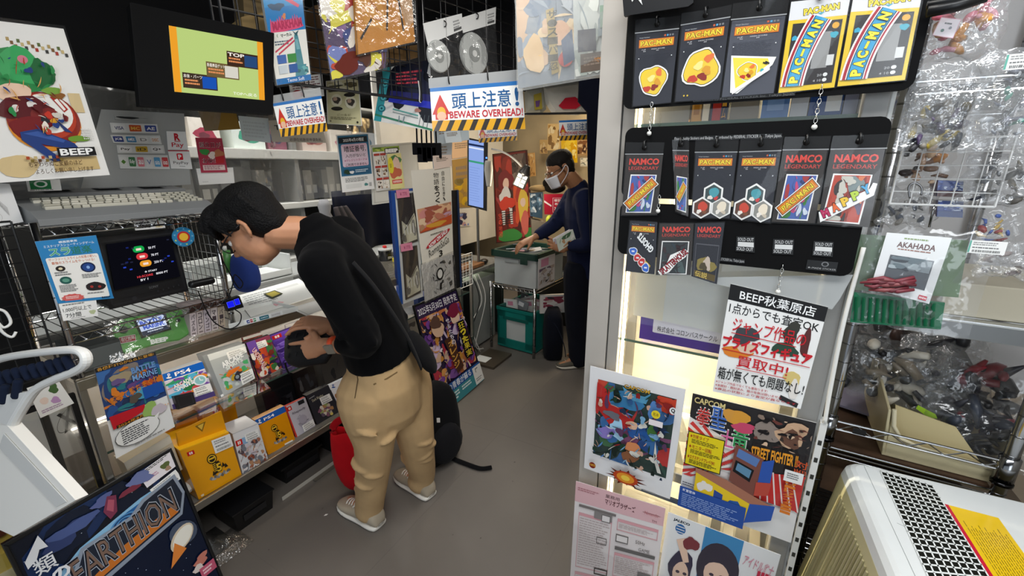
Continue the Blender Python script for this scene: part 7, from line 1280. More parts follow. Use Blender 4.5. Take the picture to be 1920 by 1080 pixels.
# ---- shop sign and flyers in clear sleeves on the front
def a(s):
    s.rect(0, 0, 1, .135, '#1b1b1d'); s.text('BEEP秋葉原店', .12, .025, .9, .115, '#fbfbfa', .02)
    s.text('1点からでも査定OK', .03, .15, .97, .245, '#1b1b1d', .05)
    s.blob(.72, .3, .08, .1, '#3a3a34', 5, .3); s.blob(.88, .36, .05, .12, '#5a2c2c', 6, .3); s.blob(.7, .46, .12, .07, '#2f4a3c', 8, .3); s.blob(.26, .42, .13, .09, '#44454a', 9, .4); s.blob(.2, .58, .18, .05, '#e0822c', 10, .2); s.blob(.3, .53, .1, .05, '#e2c4ac', 12, .2); s.blob(.84, .72, .08, .08, '#d9c27a', 14, .3); s.blob(.88, .82, .05, .1, '#e9e2da', 15, .2); s.line([(.76, .92), (.96, .97)], .04, '#2a2a2c', 1.2)
    s.text('ジャンプ作品の', .1, .27, .88, .4, '#c8202c', .05); s.rect(.1, .41, .8, .417, '#c8202c'); s.text('プライズフィギュア', .02, .44, .98, .56, '#c8202c', .05); s.rect(.02, .572, .98, .579, '#c8202c'); s.text('買取中!', .22, .6, .78, .71, '#c8202c', .07); s.rect(.22, .722, .78, .728, '#c8202c')
    s.text('箱が無くても問題なし!', .03, .74, .98, .86, '#161618', .05)
    for i, tx in enumerate(('※ジャンプ作品でなくても買取ります!', '※未開封・開封済み、箱の有無は問いません', '※商品の状態により査定が異なります')): s.text(tx, .02, .875 + .035 * i, .62 + .16 * i, .9 + .035 * i, '#b8303a', .01)
card('shop_sign', 'white shop sign with red and black Japanese writing under a black heading', KP(.02), ((1370, 532), (1553, 576), (1501, 767), (1336, 734)), a, 'sign')
b = MB('tint', '#dfe1e0'); pl = KP(.018); b.prism([pl(*p) for p in ((1330, 520), (1600, 515), (1575, 560), (1560, 580), (1330, 530))], -KN * .0008); b.build('tape_strip', None, label='wide clear tape strip above the white shop sign', cat='tape')
f = Sheet(quad(KP(.019), (1107, 686), (1286, 730), (1256, 936), (1095, 877)), .0015, '#eceaea', 'gloss'); 
f.rect(.1, .1, .93, .82, '#243a34'); f.art(.1, .1, .93, .82, ['#2c4a3f', '#1f2f2f', '#b8302c', '#3a6aa0', '#2a4a80', '#7d4a6a', '#3c6a44', '#c8452f', '#5a8ac8'], 46, 21, .3, .45)
f.poly([(.1, .12), (.3, .2), (.5, .36), (.72, .5), (.5, .46), (.3, .5), (.1, .34)], '#b82c2a'); f.blob(.42, .22, .17, .09, '#3a7aa8', 4, .3); f.poly([(.38, .1), (.48, .14), (.62, .14), (.68, .1), (.64, .2), (.44, .2)], '#5aa0c4'); f.blob(.36, .5, .09, .08, '#a8d2ec', 6, .5); f.blob(.62, .46, .13, .08, '#2c5a9c', 7, .4); f.blob(.55, .63, .08, .06, '#d98a5a', 9, .2); f.blob(.53, .72, .1, .05, '#8d5a3c', 10, .2); f.blob(.76, .42, .07, .08, '#4a7a3c', 11, .3); f.poly([(.78, .5), (.82, .66), (.88, .78), (.84, .78), (.78, .66)], '#d9d6cc'); f.blob(.24, .56, .1, .06, '#8a7ac0', 12, .3); f.blob(.52, .42, .06, .04, '#e2b89a', 13, .2); f.blob(.3, .38, .08, .04, '#6a6a72', 14, .5)
f.art(.11, .11, .92, .81, ['#16241f', '#20304a', '#8a2422', '#2f5a8c', '#1c3a2a', '#c9a08a', '#d9d6cc', '#5a3a5a', '#7aa8c8'], 110, 9, .11, .65)
f.text('CAPCOM', .41, .05, .68, .085, '#2c2014', .06); f.text('CAPCOM', .415, .052, .675, .083, '#d9a83a', .01); f.ell(.76, .24, .045, .035, '#e6d02c', 18); f.text('見本', .73, .225, .79, .255, '#8a6a1a', .01); f.rect(.7, .29, .84, .34, '#efe6e6'); f.ell(.92, .17, .035, .03, '#e9e9e9', 16); f.text('Q', .9, .15, .94, .19, '#1a1a1a', .04)
p = []
for k in range(26): r_ = (1, .55, .8, .5)[k % 4]; an = 2 * math.pi * k / 26; p.append((.52 + .24 * r_ * math.cos(an), .9 + .085 * r_ * math.sin(an)))
f.poly(p, '#5a1f14'); f.ell(.52, .9, .14, .06, '#b8421f', 20); f.ell(.52, .9, .1, .045, '#e2902c', 20); f.ell(.52, .9, .05, .025, '#f2cc4a', 16); f.ell(.13, .89, .04, .03, '#7d1f1a', 16); f.text('VAMPIRE', .09, .875, .17, .9, '#e2a83a', .01); f.lines(.72, .94, .9, .96, 1, '#9a9a9a', 2)
o = f.build('flyer', None, label='white bordered fantasy flyer with red and blue patches, left of the lower flyers', cat='flyer'); sleeve_over(f, o, .025, .004)
f = Sheet(quad(KP(.015), (1299, 737), (1531, 793), (1483, 1018), (1272, 941)), .0015, '#eeecea', 'gloss')
f.rect(0, 0, 1, .72, '#1d1a1c'); f.poly([(0, .2), (.5, .35), (.62, .72), (0, .72)], '#efe9e4')
for k in range(11): a0 = .35 + .16 * k; f.poly([(.42 + .02 * math.cos(a0), .5 + .02 * math.sin(a0)), (max(0, .42 - .5 * math.cos(a0 - 1.2)), min(.72, max(.17, .5 + .42 * math.sin(a0 - 1.2)))), (max(0, .42 - .5 * math.cos(a0 - 1.12)), min(.72, max(.17, .5 + .42 * math.sin(a0 - 1.12))))], '#d23430')
for k in range(6): f.poly([(.02 + .05 * k, .72 - .09 * k * .3), (.5, .3 + .05 * k), (.5, .33 + .05 * k), (.06 + .05 * k, .72 - .03 * k)], ['#d23430', '#efe9e4'][k % 2])
for k in range(7): f.poly([(.7, .62), (1, .44 + .045 * k), (1, .46 + .045 * k)], ['#d23430', '#efe9e4'][k % 2])
f.poly([(.62, .5), (1, .42), (1, .72), (.66, .72)], '#c8322e'); [f.line([(.66 + .05 * k, .46), (.7 + .06 * k, .72)], .012, '#f0e2dc') for k in range(6)]
f.text('CAPCOM', .02, .015, .3, .07, '#2c2014', .07); f.text('CAPCOM', .025, .018, .295, .067, '#e2cf8a', .02)
for ch, c, u0, v0, u1, v1 in (('拳', '#c8322e', .06, .09, .19, .24), ('聖', '#3a68b8', .19, .06, .33, .24), ('土', '#d8629a', .29, .22, .41, .36), ('竜', '#3a9a5a', .39, .19, .53, .36)): f.text(ch, u0 - .008, v0 - .008, u1 + .008, v1 + .008, '#f3efe9', .12); f.text(ch, u0, v0, u1, v1, c, .07)
f.blob(.4, .1, .1, .07, '#d89a3c', 3, .3); f.blob(.47, .17, .1, .04, '#c84a6a', 5, .3); f.blob(.66, .15, .1, .09, '#8d8078', 4, .3); f.blob(.84, .13, .12, .09, '#c9a586', 5, .4); f.blob(.84, .16, .08, .06, '#6a4a3c', 6, .4); f.art(.55, .03, .99, .26, ['#1d1a1c', '#3a302c', '#8d7a6c', '#d9b89a', '#6a3a34'], 40, 6, .14, .6); f.art(.16, .67, .58, .9, ['#d2aa1c', '#f0d65a'], 8, 4, .1, .6)
f.text('STREET FIGHTER II', .56, .27, .92, .36, '#e89a2c', .03, -.05)
f.rrect(.01, .3, .34, .6, '#e8d21f', .03); f.frame(.01, .3, .34, .6, .008, '#2a2a1a')
for i, tx in enumerate(('★対戦タイプ', '★モニター回転', '★エクステンドプレイOK!')): f.text(tx, .03, .32 + .09 * i, .2 + .04 * i, .355 + .09 * i, '#a8261f', .02); f.lines(.05, .362 + .09 * i, .32, .4 + .09 * i, 3, '#6a5f1a', i)
f.poly([(.43, .3), (.67, .36), (.64, .7), (.42, .62)], '#7a4a40'); f.poly([(.46, .33), (.64, .37), (.62, .44), (.45, .4)], '#5a7ab0'); f.poly([(.45, .43), (.61, .47), (.59, .58), (.44, .53)], '#15181c'); f.poly([(.47, .45), (.59, .48), (.58, .55), (.46, .51)], '#5f8aa8'); f.poly([(.66, .38), (.75, .34), (.75, .55), (.65, .66)], '#2f55a8')
f.poly([(.12, .6), (.4, .62), (.62, .68), (.8, .72), (.62, .79), (.13, .68)], '#a8705a'); f.poly([(.13, .64), (.62, .76), (.6, .94), (.13, .82)], '#e8c42a'); f.poly([(.62, .76), (.82, .71), (.81, .84), (.6, .94)], '#2f55a8'); f.poly([(.31, .74), (.39, .76), (.39, .86), (.31, .84)], '#2f4a92'); f.blob(.22, .74, .06, .05, '#e9e2da', 7, .5); f.blob(.5, .82, .06, .05, '#2f5a9c', 8, .5); f.poly([(.64, .56), (.76, .53), (.75, .64), (.64, .68)], '#b84a3c')
f.vtext('ストリートファイターII', .86, .42, .94, .74, '#d87a2c', .04); f.vtext('対戦', .9, .28, 1.0, .42, '#c8522c', .04); f.rect(.84, .38, .98, .47, '#ecebe8'); f.lines(.86, .4, .96, .45, 3, '#777', 5)
f.rect(0, .8, .6, .995, '#2a4f9c'); f.text('縦置筐体', .03, .815, .15, .84, '#eef2fa', .02); f.lines(.03, .86, .56, .98, 7, '#8aa2d2', 8, .45); f.lines(.02, .75, .14, .79, 2, '#55555a', 9)
o = f.build('flyer', None, label='arcade cabinet flyer with a yellow console and red and white rays', cat='flyer'); sleeve_over(f, o, .025, .004)
f = Sheet(quad(KP(.03), (1080, 902), (1248, 953), (1222, 1150), (1067, 1115)), .001, '#ede4e2', 'paper')
f.rect(0, 0, 1, .16, '#e6b9bd'); f.text('業務用', .36, .03, .52, .06, '#5a3a3c', .01); f.text('マリオブラザーズ', .36, .065, .7, .115, '#6a3a40', .03); f.rrect(.78, .06, .96, .11, '#e6b9bd', .03); f.text('Nintendo', .8, .07, .94, .1, '#b8545c'); f.text('TM', .88, .13, .93, .15, '#8a4a50'); f.lines(.03, .04, .3, .07, 2, '#b87a80', 3)
for u0, v0, u1, v1, sd in ((.06, .24, .46, .72, 1), (.52, .2, .96, .3, 2), (.52, .5, .96, .72, 3), (.06, .76, .46, .98, 4), (.52, .76, .96, .98, 5)): f.frame(u0, v0, u1, v1, .008, '#dfa9ad'); f.rect(u0, v0, u1, v0 + .025, '#e3a6ac'); f.lines(u0 + .02, v0 + .04, u1 - .02, v1 - .02, int((v1 - v0) * 42), '#c4b3b1', sd, .4)
f.rect(.06, .17, .5, .19, '#77706e'); f.rect(.25, .19, .46, .25, '#8a8482'); f.rect(.34, .2, .44, .26, '#efe8e6'); f.frame(.34, .2, .44, .26, .006, '#55504e'); f.rect(.52, .33, .66, .4, '#e6dfdc'); f.frame(.52, .33, .66, .4, .01, '#77706e'); f.text('50Hz', .74, .34, .84, .37, '#6a6462'); f.text('GAME', .78, .4, .9, .43, '#6a6462'); f.rect(.52, .44, .96, .47, '#6a6664'); f.frame(.3, .4, .42, .46, .006, '#55504e'); f.rect(.8, .62, .94, .7, '#77716f'); f.frame(.3, .68, .46, .74, .01, '#3a3634')
o = f.build('flyer', None, label='pink and white instruction sheet in a clear sleeve at the lower left of the cabinet', cat='flyer'); sleeve_over(f, o, .02, .004)
f = Sheet(quad(KP(.02), (1253, 960), (1464, 1041), (1425, 1185), (1228, 1120)), .0015, '#eeeeee', 'gloss'); f.text('JALECO', .06, .035, .22, .07, '#1a2a3a', .05); f.ell(.14, .13, .05, .055, '#2c6aa8', 18); [f.rect(.1, .1 + .03 * k, .18, .108 + .03 * k, '#f2f2f2') for k in range(3)]
f.rect(.36, 0, .7, 1, '#3a8ac0'); f.ell(.53, .42, .19, .3, '#2c2436', 24); f.blob(.53, .5, .11, .17, '#efcab2', 3, .08); f.poly([(.38, .5), (.42, .2), (.66, .2), (.68, .5), (.58, .33), (.46, .36)], '#2c2436'); f.ell(.49, .5, .022, .018, '#3a2a3c', 12); f.ell(.58, .49, .022, .018, '#3a2a3c', 12); f.ell(.54, .6, .025, .01, '#c8525a', 12); f.poly([(.38, .8), (.5, .68), (.6, .68), (.7, .8), (.7, 1), (.36, 1)], '#c83a3c')
f.blob(.2, .55, .12, .2, '#2c2440', 5, .15); f.blob(.21, .62, .08, .14, '#efcab2', 6, .08); f.ell(.18, .6, .02, .018, '#3a2a3c', 12); f.ell(.25, .6, .02, .018, '#3a2a3c', 12); f.poly([(.12, .25), (.2, .2), (.27, .45), (.22, .48)], '#efcab2'); f.blob(.26, .24, .07, .08, '#7d2c34', 7, .3); f.poly([(.1, .85), (.3, .82), (.32, 1), (.08, 1)], '#5a3a78')
f.text('アイドル雀士', .73, .14, .98, .27, '#d88a9c', .03, .1); f.text('III', .86, .26, .95, .38, '#c8304a', .05); f.blob(.84, .75, .13, .25, '#7aa8c8', 8, .2); f.blob(.85, .85, .08, .16, '#efcab2', 9, .1)
o = f.build('flyer', None, label='white flyer with two dark haired portraits at the bottom edge', cat='flyer'); sleeve_over(f, o, .02, .004)
b = MB('plastic', '#deddd8', MK); b.box(.553, .566, -.012, .02, .0, 1.01)
for k in range(20): z = .1 + .045 * k; b.box(.556, .563, -.0128, -.0119, z, z + .012, '#33332f'); b.box(.5525, .5535, -.004, .01, z, z + .012, '#33332f')
b.build('slotted_post', None, bevel=.002, label='white slotted metal upright at the right edge of the glass cabinet', cat='upright')
b = MB('rubber', '#e6e5e0', MK); b.tube(spline([(.557, -.01, 1.4), (.552, -.016, 1.25), (.556, -.012, 1.1), (.56, -.012, 1.012)], 6), .004, 8); b.build('cable', None, smooth=True, label='white cable running down the right edge of the glass cabinet', cat='cable')
# ================================================================== rack, bags and appliance at the right
KM = Matrix(((1.05, 0, 0, -.01), (0, 1, 0, .11), (0, 0, 1, -.042), (0, 0, 0, 1))); MR = MK @ KM
def KR(u, d, z): return MR @ Vector((u, d, z))
t = thing('wire_rack', 'chrome wire rack full of bagged figures right of the glass cabinet', 'wire rack', KR(.75, .4, 0))
RU0, RU1, RD0, RD1 = .575, .9, .1, .66
for u, d in ((RU0 + .012, RD0), (RU1, RD0), (RU0 + .012, RD1), (RU1, RD1)):
    b = MB('chrome', '#9c9da0', MR); b.tube([(u, d, .042), (u, d, 2.2)], .0125, 12)
    for k in range(40): b.tube([(u, d, .07 + .05 * k), (u, d, .073 + .05 * k)], .0131, 12, '#6f7072')
    if d == RD0: b.tube([(u, d, .9), (u, d, .965)], .017, 14, '#8b8c8e'); b.tube([(u, d, .895), (u, d, .903)], .0185, 14, '#2a2a2b')
    b.build('post', t, smooth=True)
for z in (.45, .86, 1.25, 1.75):
    b = MB('chrome', '#c9cacb', MR)
    for k in range(24): b.tube([(RU0, RD0 + (RD1 - RD0) * k / 23, z), (RU1, RD0 + (RD1 - RD0) * k / 23, z)], .0022, 5)
    for d in (RD0, RD1):
        for zz in (z - .012, z + .012): b.tube([(RU0, d, zz), (RU1, d, zz)], .003, 6)
    b.build('shelf', t)
b = MB('metal', '#8d8f90', MR); b.box(RU0 + .1, RU1 + .3, RD0 - .004, RD0 + .02, 1.225, 1.262); b.box(RU0 + .1, RU1 + .3, RD0 - .01, RD0 + .02, 1.262, 1.268, '#d3d6d8'); b.build('shelf_edge', t, bevel=.002)
for d in (RD0, RD1):
    b = MB('chrome', '#cfd0d1', MR)
    for zz in (.93, .953): b.tube([(RU0 - .01, d, zz), (RU1, d, zz)], .003, 7)
    n_ = 5
    for k in range(n_): x0 = RU0 + (RU1 - RU0) * k / n_; w = (RU1 - RU0) / n_; b.tube([(x0, d, .952), (x0 + w / 2, d, .931), (x0 + w, d, .952)], .0018, 5)
    b.build('ledge', t)
b = MB('plastic', '#1c1c1d', MR); b.box(.635, .66, RD0 - .006, RD0 - .003, .932, .947); b.build('shelf_badge', t)
b = MB('wood', '#4d382a', MR); b.box(RU0 + .015, RU1 - .01, RD0 + .01, RD1 - .01, .865, .875); b.build('shelf_board', None, label='dark brown board lining the rack shelf beneath the cream bin', cat='board')
b = MB('wood', '#5a4434', MR); b.prism([(RU0 + .03, RD0 + .03, .835), (RU1 - .03, RD0 + .03, .825), (RU1 - .03, RD0 + .005, .72), (RU0 + .02, RD0 + .005, .74)], (0, .4, 0)); b.build('carton', None, label='dark brown carton under the rack shelf behind the white appliance', cat='carton')
b = MB('paper', '#8d889c', MR); b.prism([(.59, .35, .885), (.72, .3, .888), (.74, .55, .93), (.6, .6, .93)], (0, 0, .006)); b.lines = None
for k in range(4): b.prism([(.61 + .002 * k, .4 + .04 * k, .8965 + .008 * k), (.7, .37 + .04 * k, .897 + .008 * k), (.7, .378 + .04 * k, .8985 + .008 * k), (.61, .408 + .04 * k, .898 + .008 * k)], (0, 0, .0004), '#5d586c')
b.build('leaflet', None, label='lavender grey printed leaflet lying on the dark rack board', cat='leaflet')
# cream bin
t = thing('storage_bin', 'cream plastic stacking bin holding a beige card, on the rack behind the wire ledge', 'bin', KR(.77, .25, .876))
b = MB('plastic', '#d6caa4', MR)
def bp_(u, d, z): return (u, d, z)
MR0 = MR; MR = MR @ Matrix.Translation((.04, 0, 0)); b.M = MR
prof = [(.665, 1.0), (.672, .955), (.69, .925), (.73, .912), (.87, .905)]
b.prism([bp_(.67, .125, .878), bp_(.885, .125, .878), bp_(.885, .125, .925)] + [bp_(u, .125, z + .01) for u, z in reversed(prof)], (0, .006, 0)); b.prism([bp_(.665, .125, .878), bp_(.665, .42, .878), bp_(.665, .42, 1.04), bp_(.655, .125, 1.005)], (.006, 0, 0)); b.box(.665, .885, .125, .42, .876, .882); b.box(.665, .885, .415, .42, .88, 1.04); b.box(.88, .885, .125, .42, .88, 1.0)
b.tube([bp_(u, .123, z + .01) for u, z in prof], .005, 8, '#e2d8b8'); b.build('bin_body', t, bevel=.002)
b = MB('paper', '#c9b98c', MR); b.prism([(.672, .15, 1.01), (.78, .14, .99), (.835, .135, .915), (.72, .145, .9), (.68, .15, .95)], (0, .004, 0)); b.build('beige_card', t); MR = MR0
# crumpled clear bags with something inside
def crumple(name, label, c, X, Y, w, h, puff, seed, inside, kind='bag', group=None, cat='bag', tintc='#e6e8ea', tag_=None, nu=22, nv=22):
    """pillow-shaped clear bag centred at c spanning X (width) and Y (height)"""
    X, Y = Vector(X).normalized(), Vector(Y).normalized(); N_ = X.cross(Y).normalized(); c = Vector(c); N_ = -N_ if N_.dot(EYE - c) < 0 else N_
    t = thing(name, label, cat, c - Y * h / 2, group)
    def P(u, v, side):
        e = (math.sin(math.pi * min(max(u, 0), 1)) ** .5) * (math.sin(math.pi * min(max(v, 0), 1)) ** .5)
        q = c + X * ((u - .5) * w) + Y * ((v - .5) * h); nz = mnoise.noise(Vector((u * 4 + seed, v * 4, seed * 1.7))) + .5 * mnoise.noise(Vector((u * 11 + seed, v * 11, 3))); rg = abs(mnoise.noise(Vector((u * 6, v * 7 + seed, 9))))
        return q + N_ * (side * puff * e * (.7 + .5 * nz) + side * .012 * (rg - .2) * e) + X * (.012 * mnoise.noise(Vector((v * 5, seed, 1)))) + Y * (.01 * mnoise.noise(Vector((u * 5, seed, 2))))
    rnd = random.Random(seed); b = MB('plastic', '#555')
    for k in range(inside[1]):
        u, v = rnd.uniform(.2, .8), rnd.uniform(inside[2], inside[3]); p = c + X * ((u - .5) * w) + Y * ((v - .5) * h); a1 = Vector((rnd.uniform(-1, 1), rnd.uniform(-1, 1), rnd.uniform(-1, 1))).normalized(); sz = rnd.uniform(.1, .24) * min(w, h) * inside[4]
        pr = p - N_ * rnd.uniform(-.3, .5) * puff
        if rnd.random() < .5: b.ball(pr, sz * .5, sz * .3, sz * .22, X=a1, Y=a1.orthogonal(), nu=8, nv=5, col=rnd.choice(inside[0]))
        else: b.tube([pr - a1 * sz * .6, pr + a1.orthogonal() * sz * .15, pr + a1 * sz * .6], [sz * .16, sz * .2, sz * .05], 6, col=rnd.choice(inside[0]))
    if inside[1]: b.build('contents', t, smooth=True)
    b = MB(kind, tintc); b.grid(lambda u, v: P(u, v, 1), nu, nv); b.grid(lambda u, v: P(u, v, -1), nu, nv); b.build('clear_bag', t, smooth=True)
    if tag_:
        u, v, tw, th = tag_; o = c + X * ((u - .5) * w) + Y * ((v - .5) * h) + N_ * (puff * 1.2 + .006); sh = Sheet([o - X * tw / 2 + Y * th / 2, o + X * tw / 2 + Y * th / 2, o + X * tw / 2 - Y * th / 2, o - X * tw / 2 - Y * th / 2], .0006, '#eef0f1'); price_tag(sh, 0, 0, 1, 1, seed); sh.rect(0, .02, .05, .95, '#6ab0a0'); sh.build('price_sticker', t)
    return t, N_
def span(off, x0, y0, x1, y1):
    pl = KP(off); a_, c_ = pl(x0, y0), pl(x1, y1); p1 = pl((x0 + x1) / 2, (y0 + y1) / 2); w = (pl(x1, (y0 + y1) / 2) - pl(x0, (y0 + y1) / 2)).length; h = (pl((x0 + x1) / 2, y0) - pl((x0 + x1) / 2, y1)).length; return p1, w, h
GB = 'clear bags of figure parts on the right'
DK = ['#2c2b30', '#3d3a3a', '#55504a', '#1f2230', '#6d675c', '#8a8378', '#42454f']
def hang(label, box, off, puff, seed, inside, **kw): p, w, h = span(off, *box); return crumple('parts_bag', label, p, KD, UP, w, h, puff, seed, inside, group=GB, **kw)
hang('clear bag of pink figure parts with a small face card, hanging at the upper right', (1735, -60, 1890, 108), .0, .02, 1, (['#e2758c', '#d8627a', '#eda0b0', '#c94f6a', '#e6a03a'], 26, .1, .75, 1.5), kind='bag')
sh = Sheet(quad(KP(.024), (1765, 32), (1803, 36), (1787, 72), (1748, 66)), .0015, '#f1e6ea', 'gloss'); sh.frame(0, 0, 1, 1, .03, '#e2a9b8'); sh.lines(.3, .25, .75, .4, 1, '#6a6a6a', 2); sh.ell(.35, .68, .08, .09, '#3a6a5a', 10); sh.ell(.66, .5, .07, .08, '#8a8a90', 10); sh.build('face_card', None, label='small white card with tiny marks in the pink parts bag', cat='card')
hang('clear bag of dark and golden figure parts below the pink one', (1690, 118, 1850, 282), .0, .022, 2, (DK + ['#b8a03a', '#4a3a5a', '#6a5a2c'], 40, .06, .5, 1.3), kind='bag')
hang('shiny clear bag of grey parts at the right picture edge, beside the dark golden one', (1820, 95, 1960, 285), .02, .02, 3, (['#9a9ca8', '#c9cdd2', '#7d8290', '#5fae9a'], 22, .1, .8, 1.1), kind='bag', tag_=(.5, .84, .05, .022))
hang('clear bag with dark grey parts at the right edge under the shiny one', (1800, 290, 1960, 385), -.06, .02, 4, (DK, 22, .1, .8, 1.2), kind='bag')
hang('clear bag of peach coloured cartons behind the white wire grid', (1670, 262, 1790, 350), -.1, .02, 5, (['#d8b090', '#e2c0a0', '#8a6a55', '#c98a4a', '#3a3230'], 20, .1, .9, 1.4), kind='film')
hang('clear bag of navy parts behind the bottom edge of the white wire grid', (1650, 350, 1760, 425), -.1, .02, 6, (['#2c3a5a', '#4a5570', '#b0a8a0', '#6a6a70'], 18, .1, .7, 1.2), kind='bag')
for i, (x, y) in enumerate(((1783, 352), (1783, 390))):
    sh = Sheet(quad(KP(-.09), (x - 24, y - 14), (x + 24, y - 12), (x + 21, y + 18), (x - 27, y + 16)), .05, '#2c4a9a', 'gloss'); sh.art(0, 0, 1, .6, ['#5a7ad0', '#c9d6f0', '#3a5ab8', '#e9eefa'], 18, i, .25); sh.rect(0, .62, 1, 1, '#5a2a24' if i == 0 else '#24407f'); sh.build('kit_box', None, label=['upper', 'lower'][i] + ' blue patterned box seen through the bags at the right', cat='box', group='blue patterned boxes')
hang('clear bag with a yellow label and blue bundle, right of the blue patterned boxes', (1815, 385, 1920, 470), -.06, .02, 7, (['#2f4f9a', '#b89a4a', '#8a3a3a', '#3a5aa8'], 14, .15, .85, 1.3), kind='film')
hang('clear bag of red brown and grey sprues behind the green bag top', (1830, 455, 1940, 520), -.04, .02, 17, (['#8a7a78', '#5a4a48', '#a9a4a0'], 12, .1, .8, 1.2), kind='bag')
b = MB('plastic', '#e3e3e2'); pl = KP(-.05); o_ = pl(1668, 382); wire_panel(b, o_, KD, UP, 5, 5, .029, .024, .0011, .002); b.build('grid_panel', None, label='white wire grid between the hanging bags at the right', cat='grid panel')
b = MB('chrome', '#8a8a8c'); b.tube(spline([pl(1706, 372), pl(1704, 350), pl(1716, 343), pl(1728, 352), pl(1727, 366)], 5), .0018, 6); b.tube([pl(1752, 384), pl(1748, 400), pl(1742, 426)], .002, 6); b.build('hook', None, smooth=True, label='thin metal hook hanging on the white wire grid', cat='hook')
gt, gn = hang('clear bag with a white header card and green sprue, hanging beside the cabinet', (1598, 432, 1842, 622), .01, .016, 8, (['#7d3a42', '#8d4a50', '#6a2c34'], 0, .3, .6, 1), kind='film', tag_=(.88, .88, .045, .022))
pl = KP(.012)
b = MB('gloss', '#11704a'); rnd = random.Random(3); b.prism([pl(*p) for p in ((1602, 548), (1772, 568), (1764, 618), (1594, 604))], KN * .006)
for k in range(12): x = 1606 + 13 * k; b.tube([pl(x, 556 + k) - KN * .004, pl(x - 3, 600 + k) - KN * .004], .003, 6, '#0d5a3a')
b.build('green_sprue', gt)
b = MB('gloss', '#7ab06a'); b.prism([pl(*p) + KN * .008 for p in ((1606, 440), (1820, 452), (1800, 560), (1600, 545))], KN * .001, '#8fae86', 'tint'); b.build('green_film', gt)
sh = Sheet(quad(KP(.02), (1663, 436), (1785, 446), (1742, 570), (1632, 540)), .0015, '#e9eaea', 'gloss'); sh.lines(.3, .06, .7, .1, 1, '#8aa06a', 3); sh.text('AKAHADA', .22, .13, .82, .22, '#6a4a48', .02); sh.lines(.25, .24, .8, .27, 1, '#9a6a5a', 4); sh.rect(.16, .36, .86, .82, '#5d6166'); sh.rect(.2, .38, .84, .56, '#8d979c'); sh.art(.18, .36, .86, .6, ['#6d7a80', '#4a4f55', '#a9b4b8'], 8, 3, .4); sh.rect(.8, .9, .93, .965, '#c2384a'); sh.text('BANDAI', .81, .915, .92, .95, '#fff', .02); sh.build('header_card', gt)
b = MB('plastic', '#6d2a33'); rnd = random.Random(5)
for k in range(16): x, y = 1630 + rnd.uniform(0, 70), 520 + rnd.uniform(-6, 22); b.tube([pl(x - 22, y) - KN * .014, pl(x + rnd.uniform(-8, 8), y - rnd.uniform(-3, 6)) - KN * .017, pl(x + 26, y - rnd.uniform(-2, 8)) - KN * .014], [.002, .0045, .003], 6, col=rnd.choice(['#7d343d', '#6a2a32', '#8d4a4c']))
b.build('red_sprue', gt, smooth=True)
b = MB('paper', '#b8b09c', MR); b.box(.73, 1.1, .12, .4, 1.27, 1.345); b.build('carton', None, bevel=.003, label='beige carton on the silver shelf at the right picture edge', cat='carton')
# the heap on the rack shelf
hp = [(.63, .5, 1.07, .16, .2, 'dark brown bag of parts in the back left of the rack shelf'), (.72, .5, 1.06, .18, .22, 'bag of brown black parts in the back middle of the rack shelf'), (.84, .52, 1.08, .2, .22, 'bag of pale grey parts in the back right of the rack shelf'), (.66, .36, 1.04, .12, .16, 'narrow bag of dark parts leaning behind the cream bin'), (.735, .3, 1.04, .16, .15, 'bag of black and cream bird-like parts sticking out of the cream bin'), (.83, .33, 1.05, .15, .2, 'bag of black parts leaning at the right in the cream bin'), (.9, .28, 1.02, .16, .18, 'bag of red and black parts beside the rack post'), (.87, .2, .97, .16, .14, 'bag of black parts with white lettering by the rack post')]
pal = [['#4a3a34', '#2c2624', '#6a5a52'], ['#5a4640', '#2a2626', '#7d6a62', '#3a3434'], ['#8d8f96', '#5d6068', '#b5b6ba', '#4a4a50'], ['#2c2a2c', '#4a4648', '#3a3a40'], ['#1d1d20', '#d9d2c4', '#8a7d6a', '#3a3a3e'], ['#1a1a1c', '#2c2c30', '#4a4a50'], ['#a02434', '#7d1f2c', '#1d1d20', '#3a3a40'], ['#17171a', '#2a2a30', '#3a3f4a']]
for i, (u, d, z, w, h, lab) in enumerate(hp):
    tt, nn = crumple('parts_bag', lab, KR(u, d, z), KD + UP * (.3 * ((i % 3) - 1)), UP * .85 + KN * (.35 + .1 * (i % 3)), w * 1.25, h * 1.2, .045, 20 + i, (pal[i], 30, .06, .9, 1.7), kind='bag' if i in (2, 5) else 'film', group=GB, nu=18, nv=18)
b = MB('gloss', '#a9d43a'); b.prism([KR(*p) for p in ((.765, .2, 1.0), (.8, .2, .985), (.805, .2, .975), (.79, .2, .972), (.763, .2, .99))], KN * .003); b.build('green_tag', None, label='bright lime green tag among the bags above the cream bin', cat='tag')
b = MB('gloss', '#8d82b4'); b.ball(KR(.93, .12, 1.07), .03, .03, .05); b.build('lilac_bag', None, smooth=True, label='lilac bag corner at the right picture edge', cat='bag')
b = MB('plastic', '#131316', MR); b.box(.58, .9, .12, .62, .042, .44, '#17171a'); b.box(.6, .88, .118, .12, .05, .4, '#1d1d21'); b.build('black_crate', None, bevel=.006, label='black crate at the bottom of the rack behind the white appliance', cat='crate')
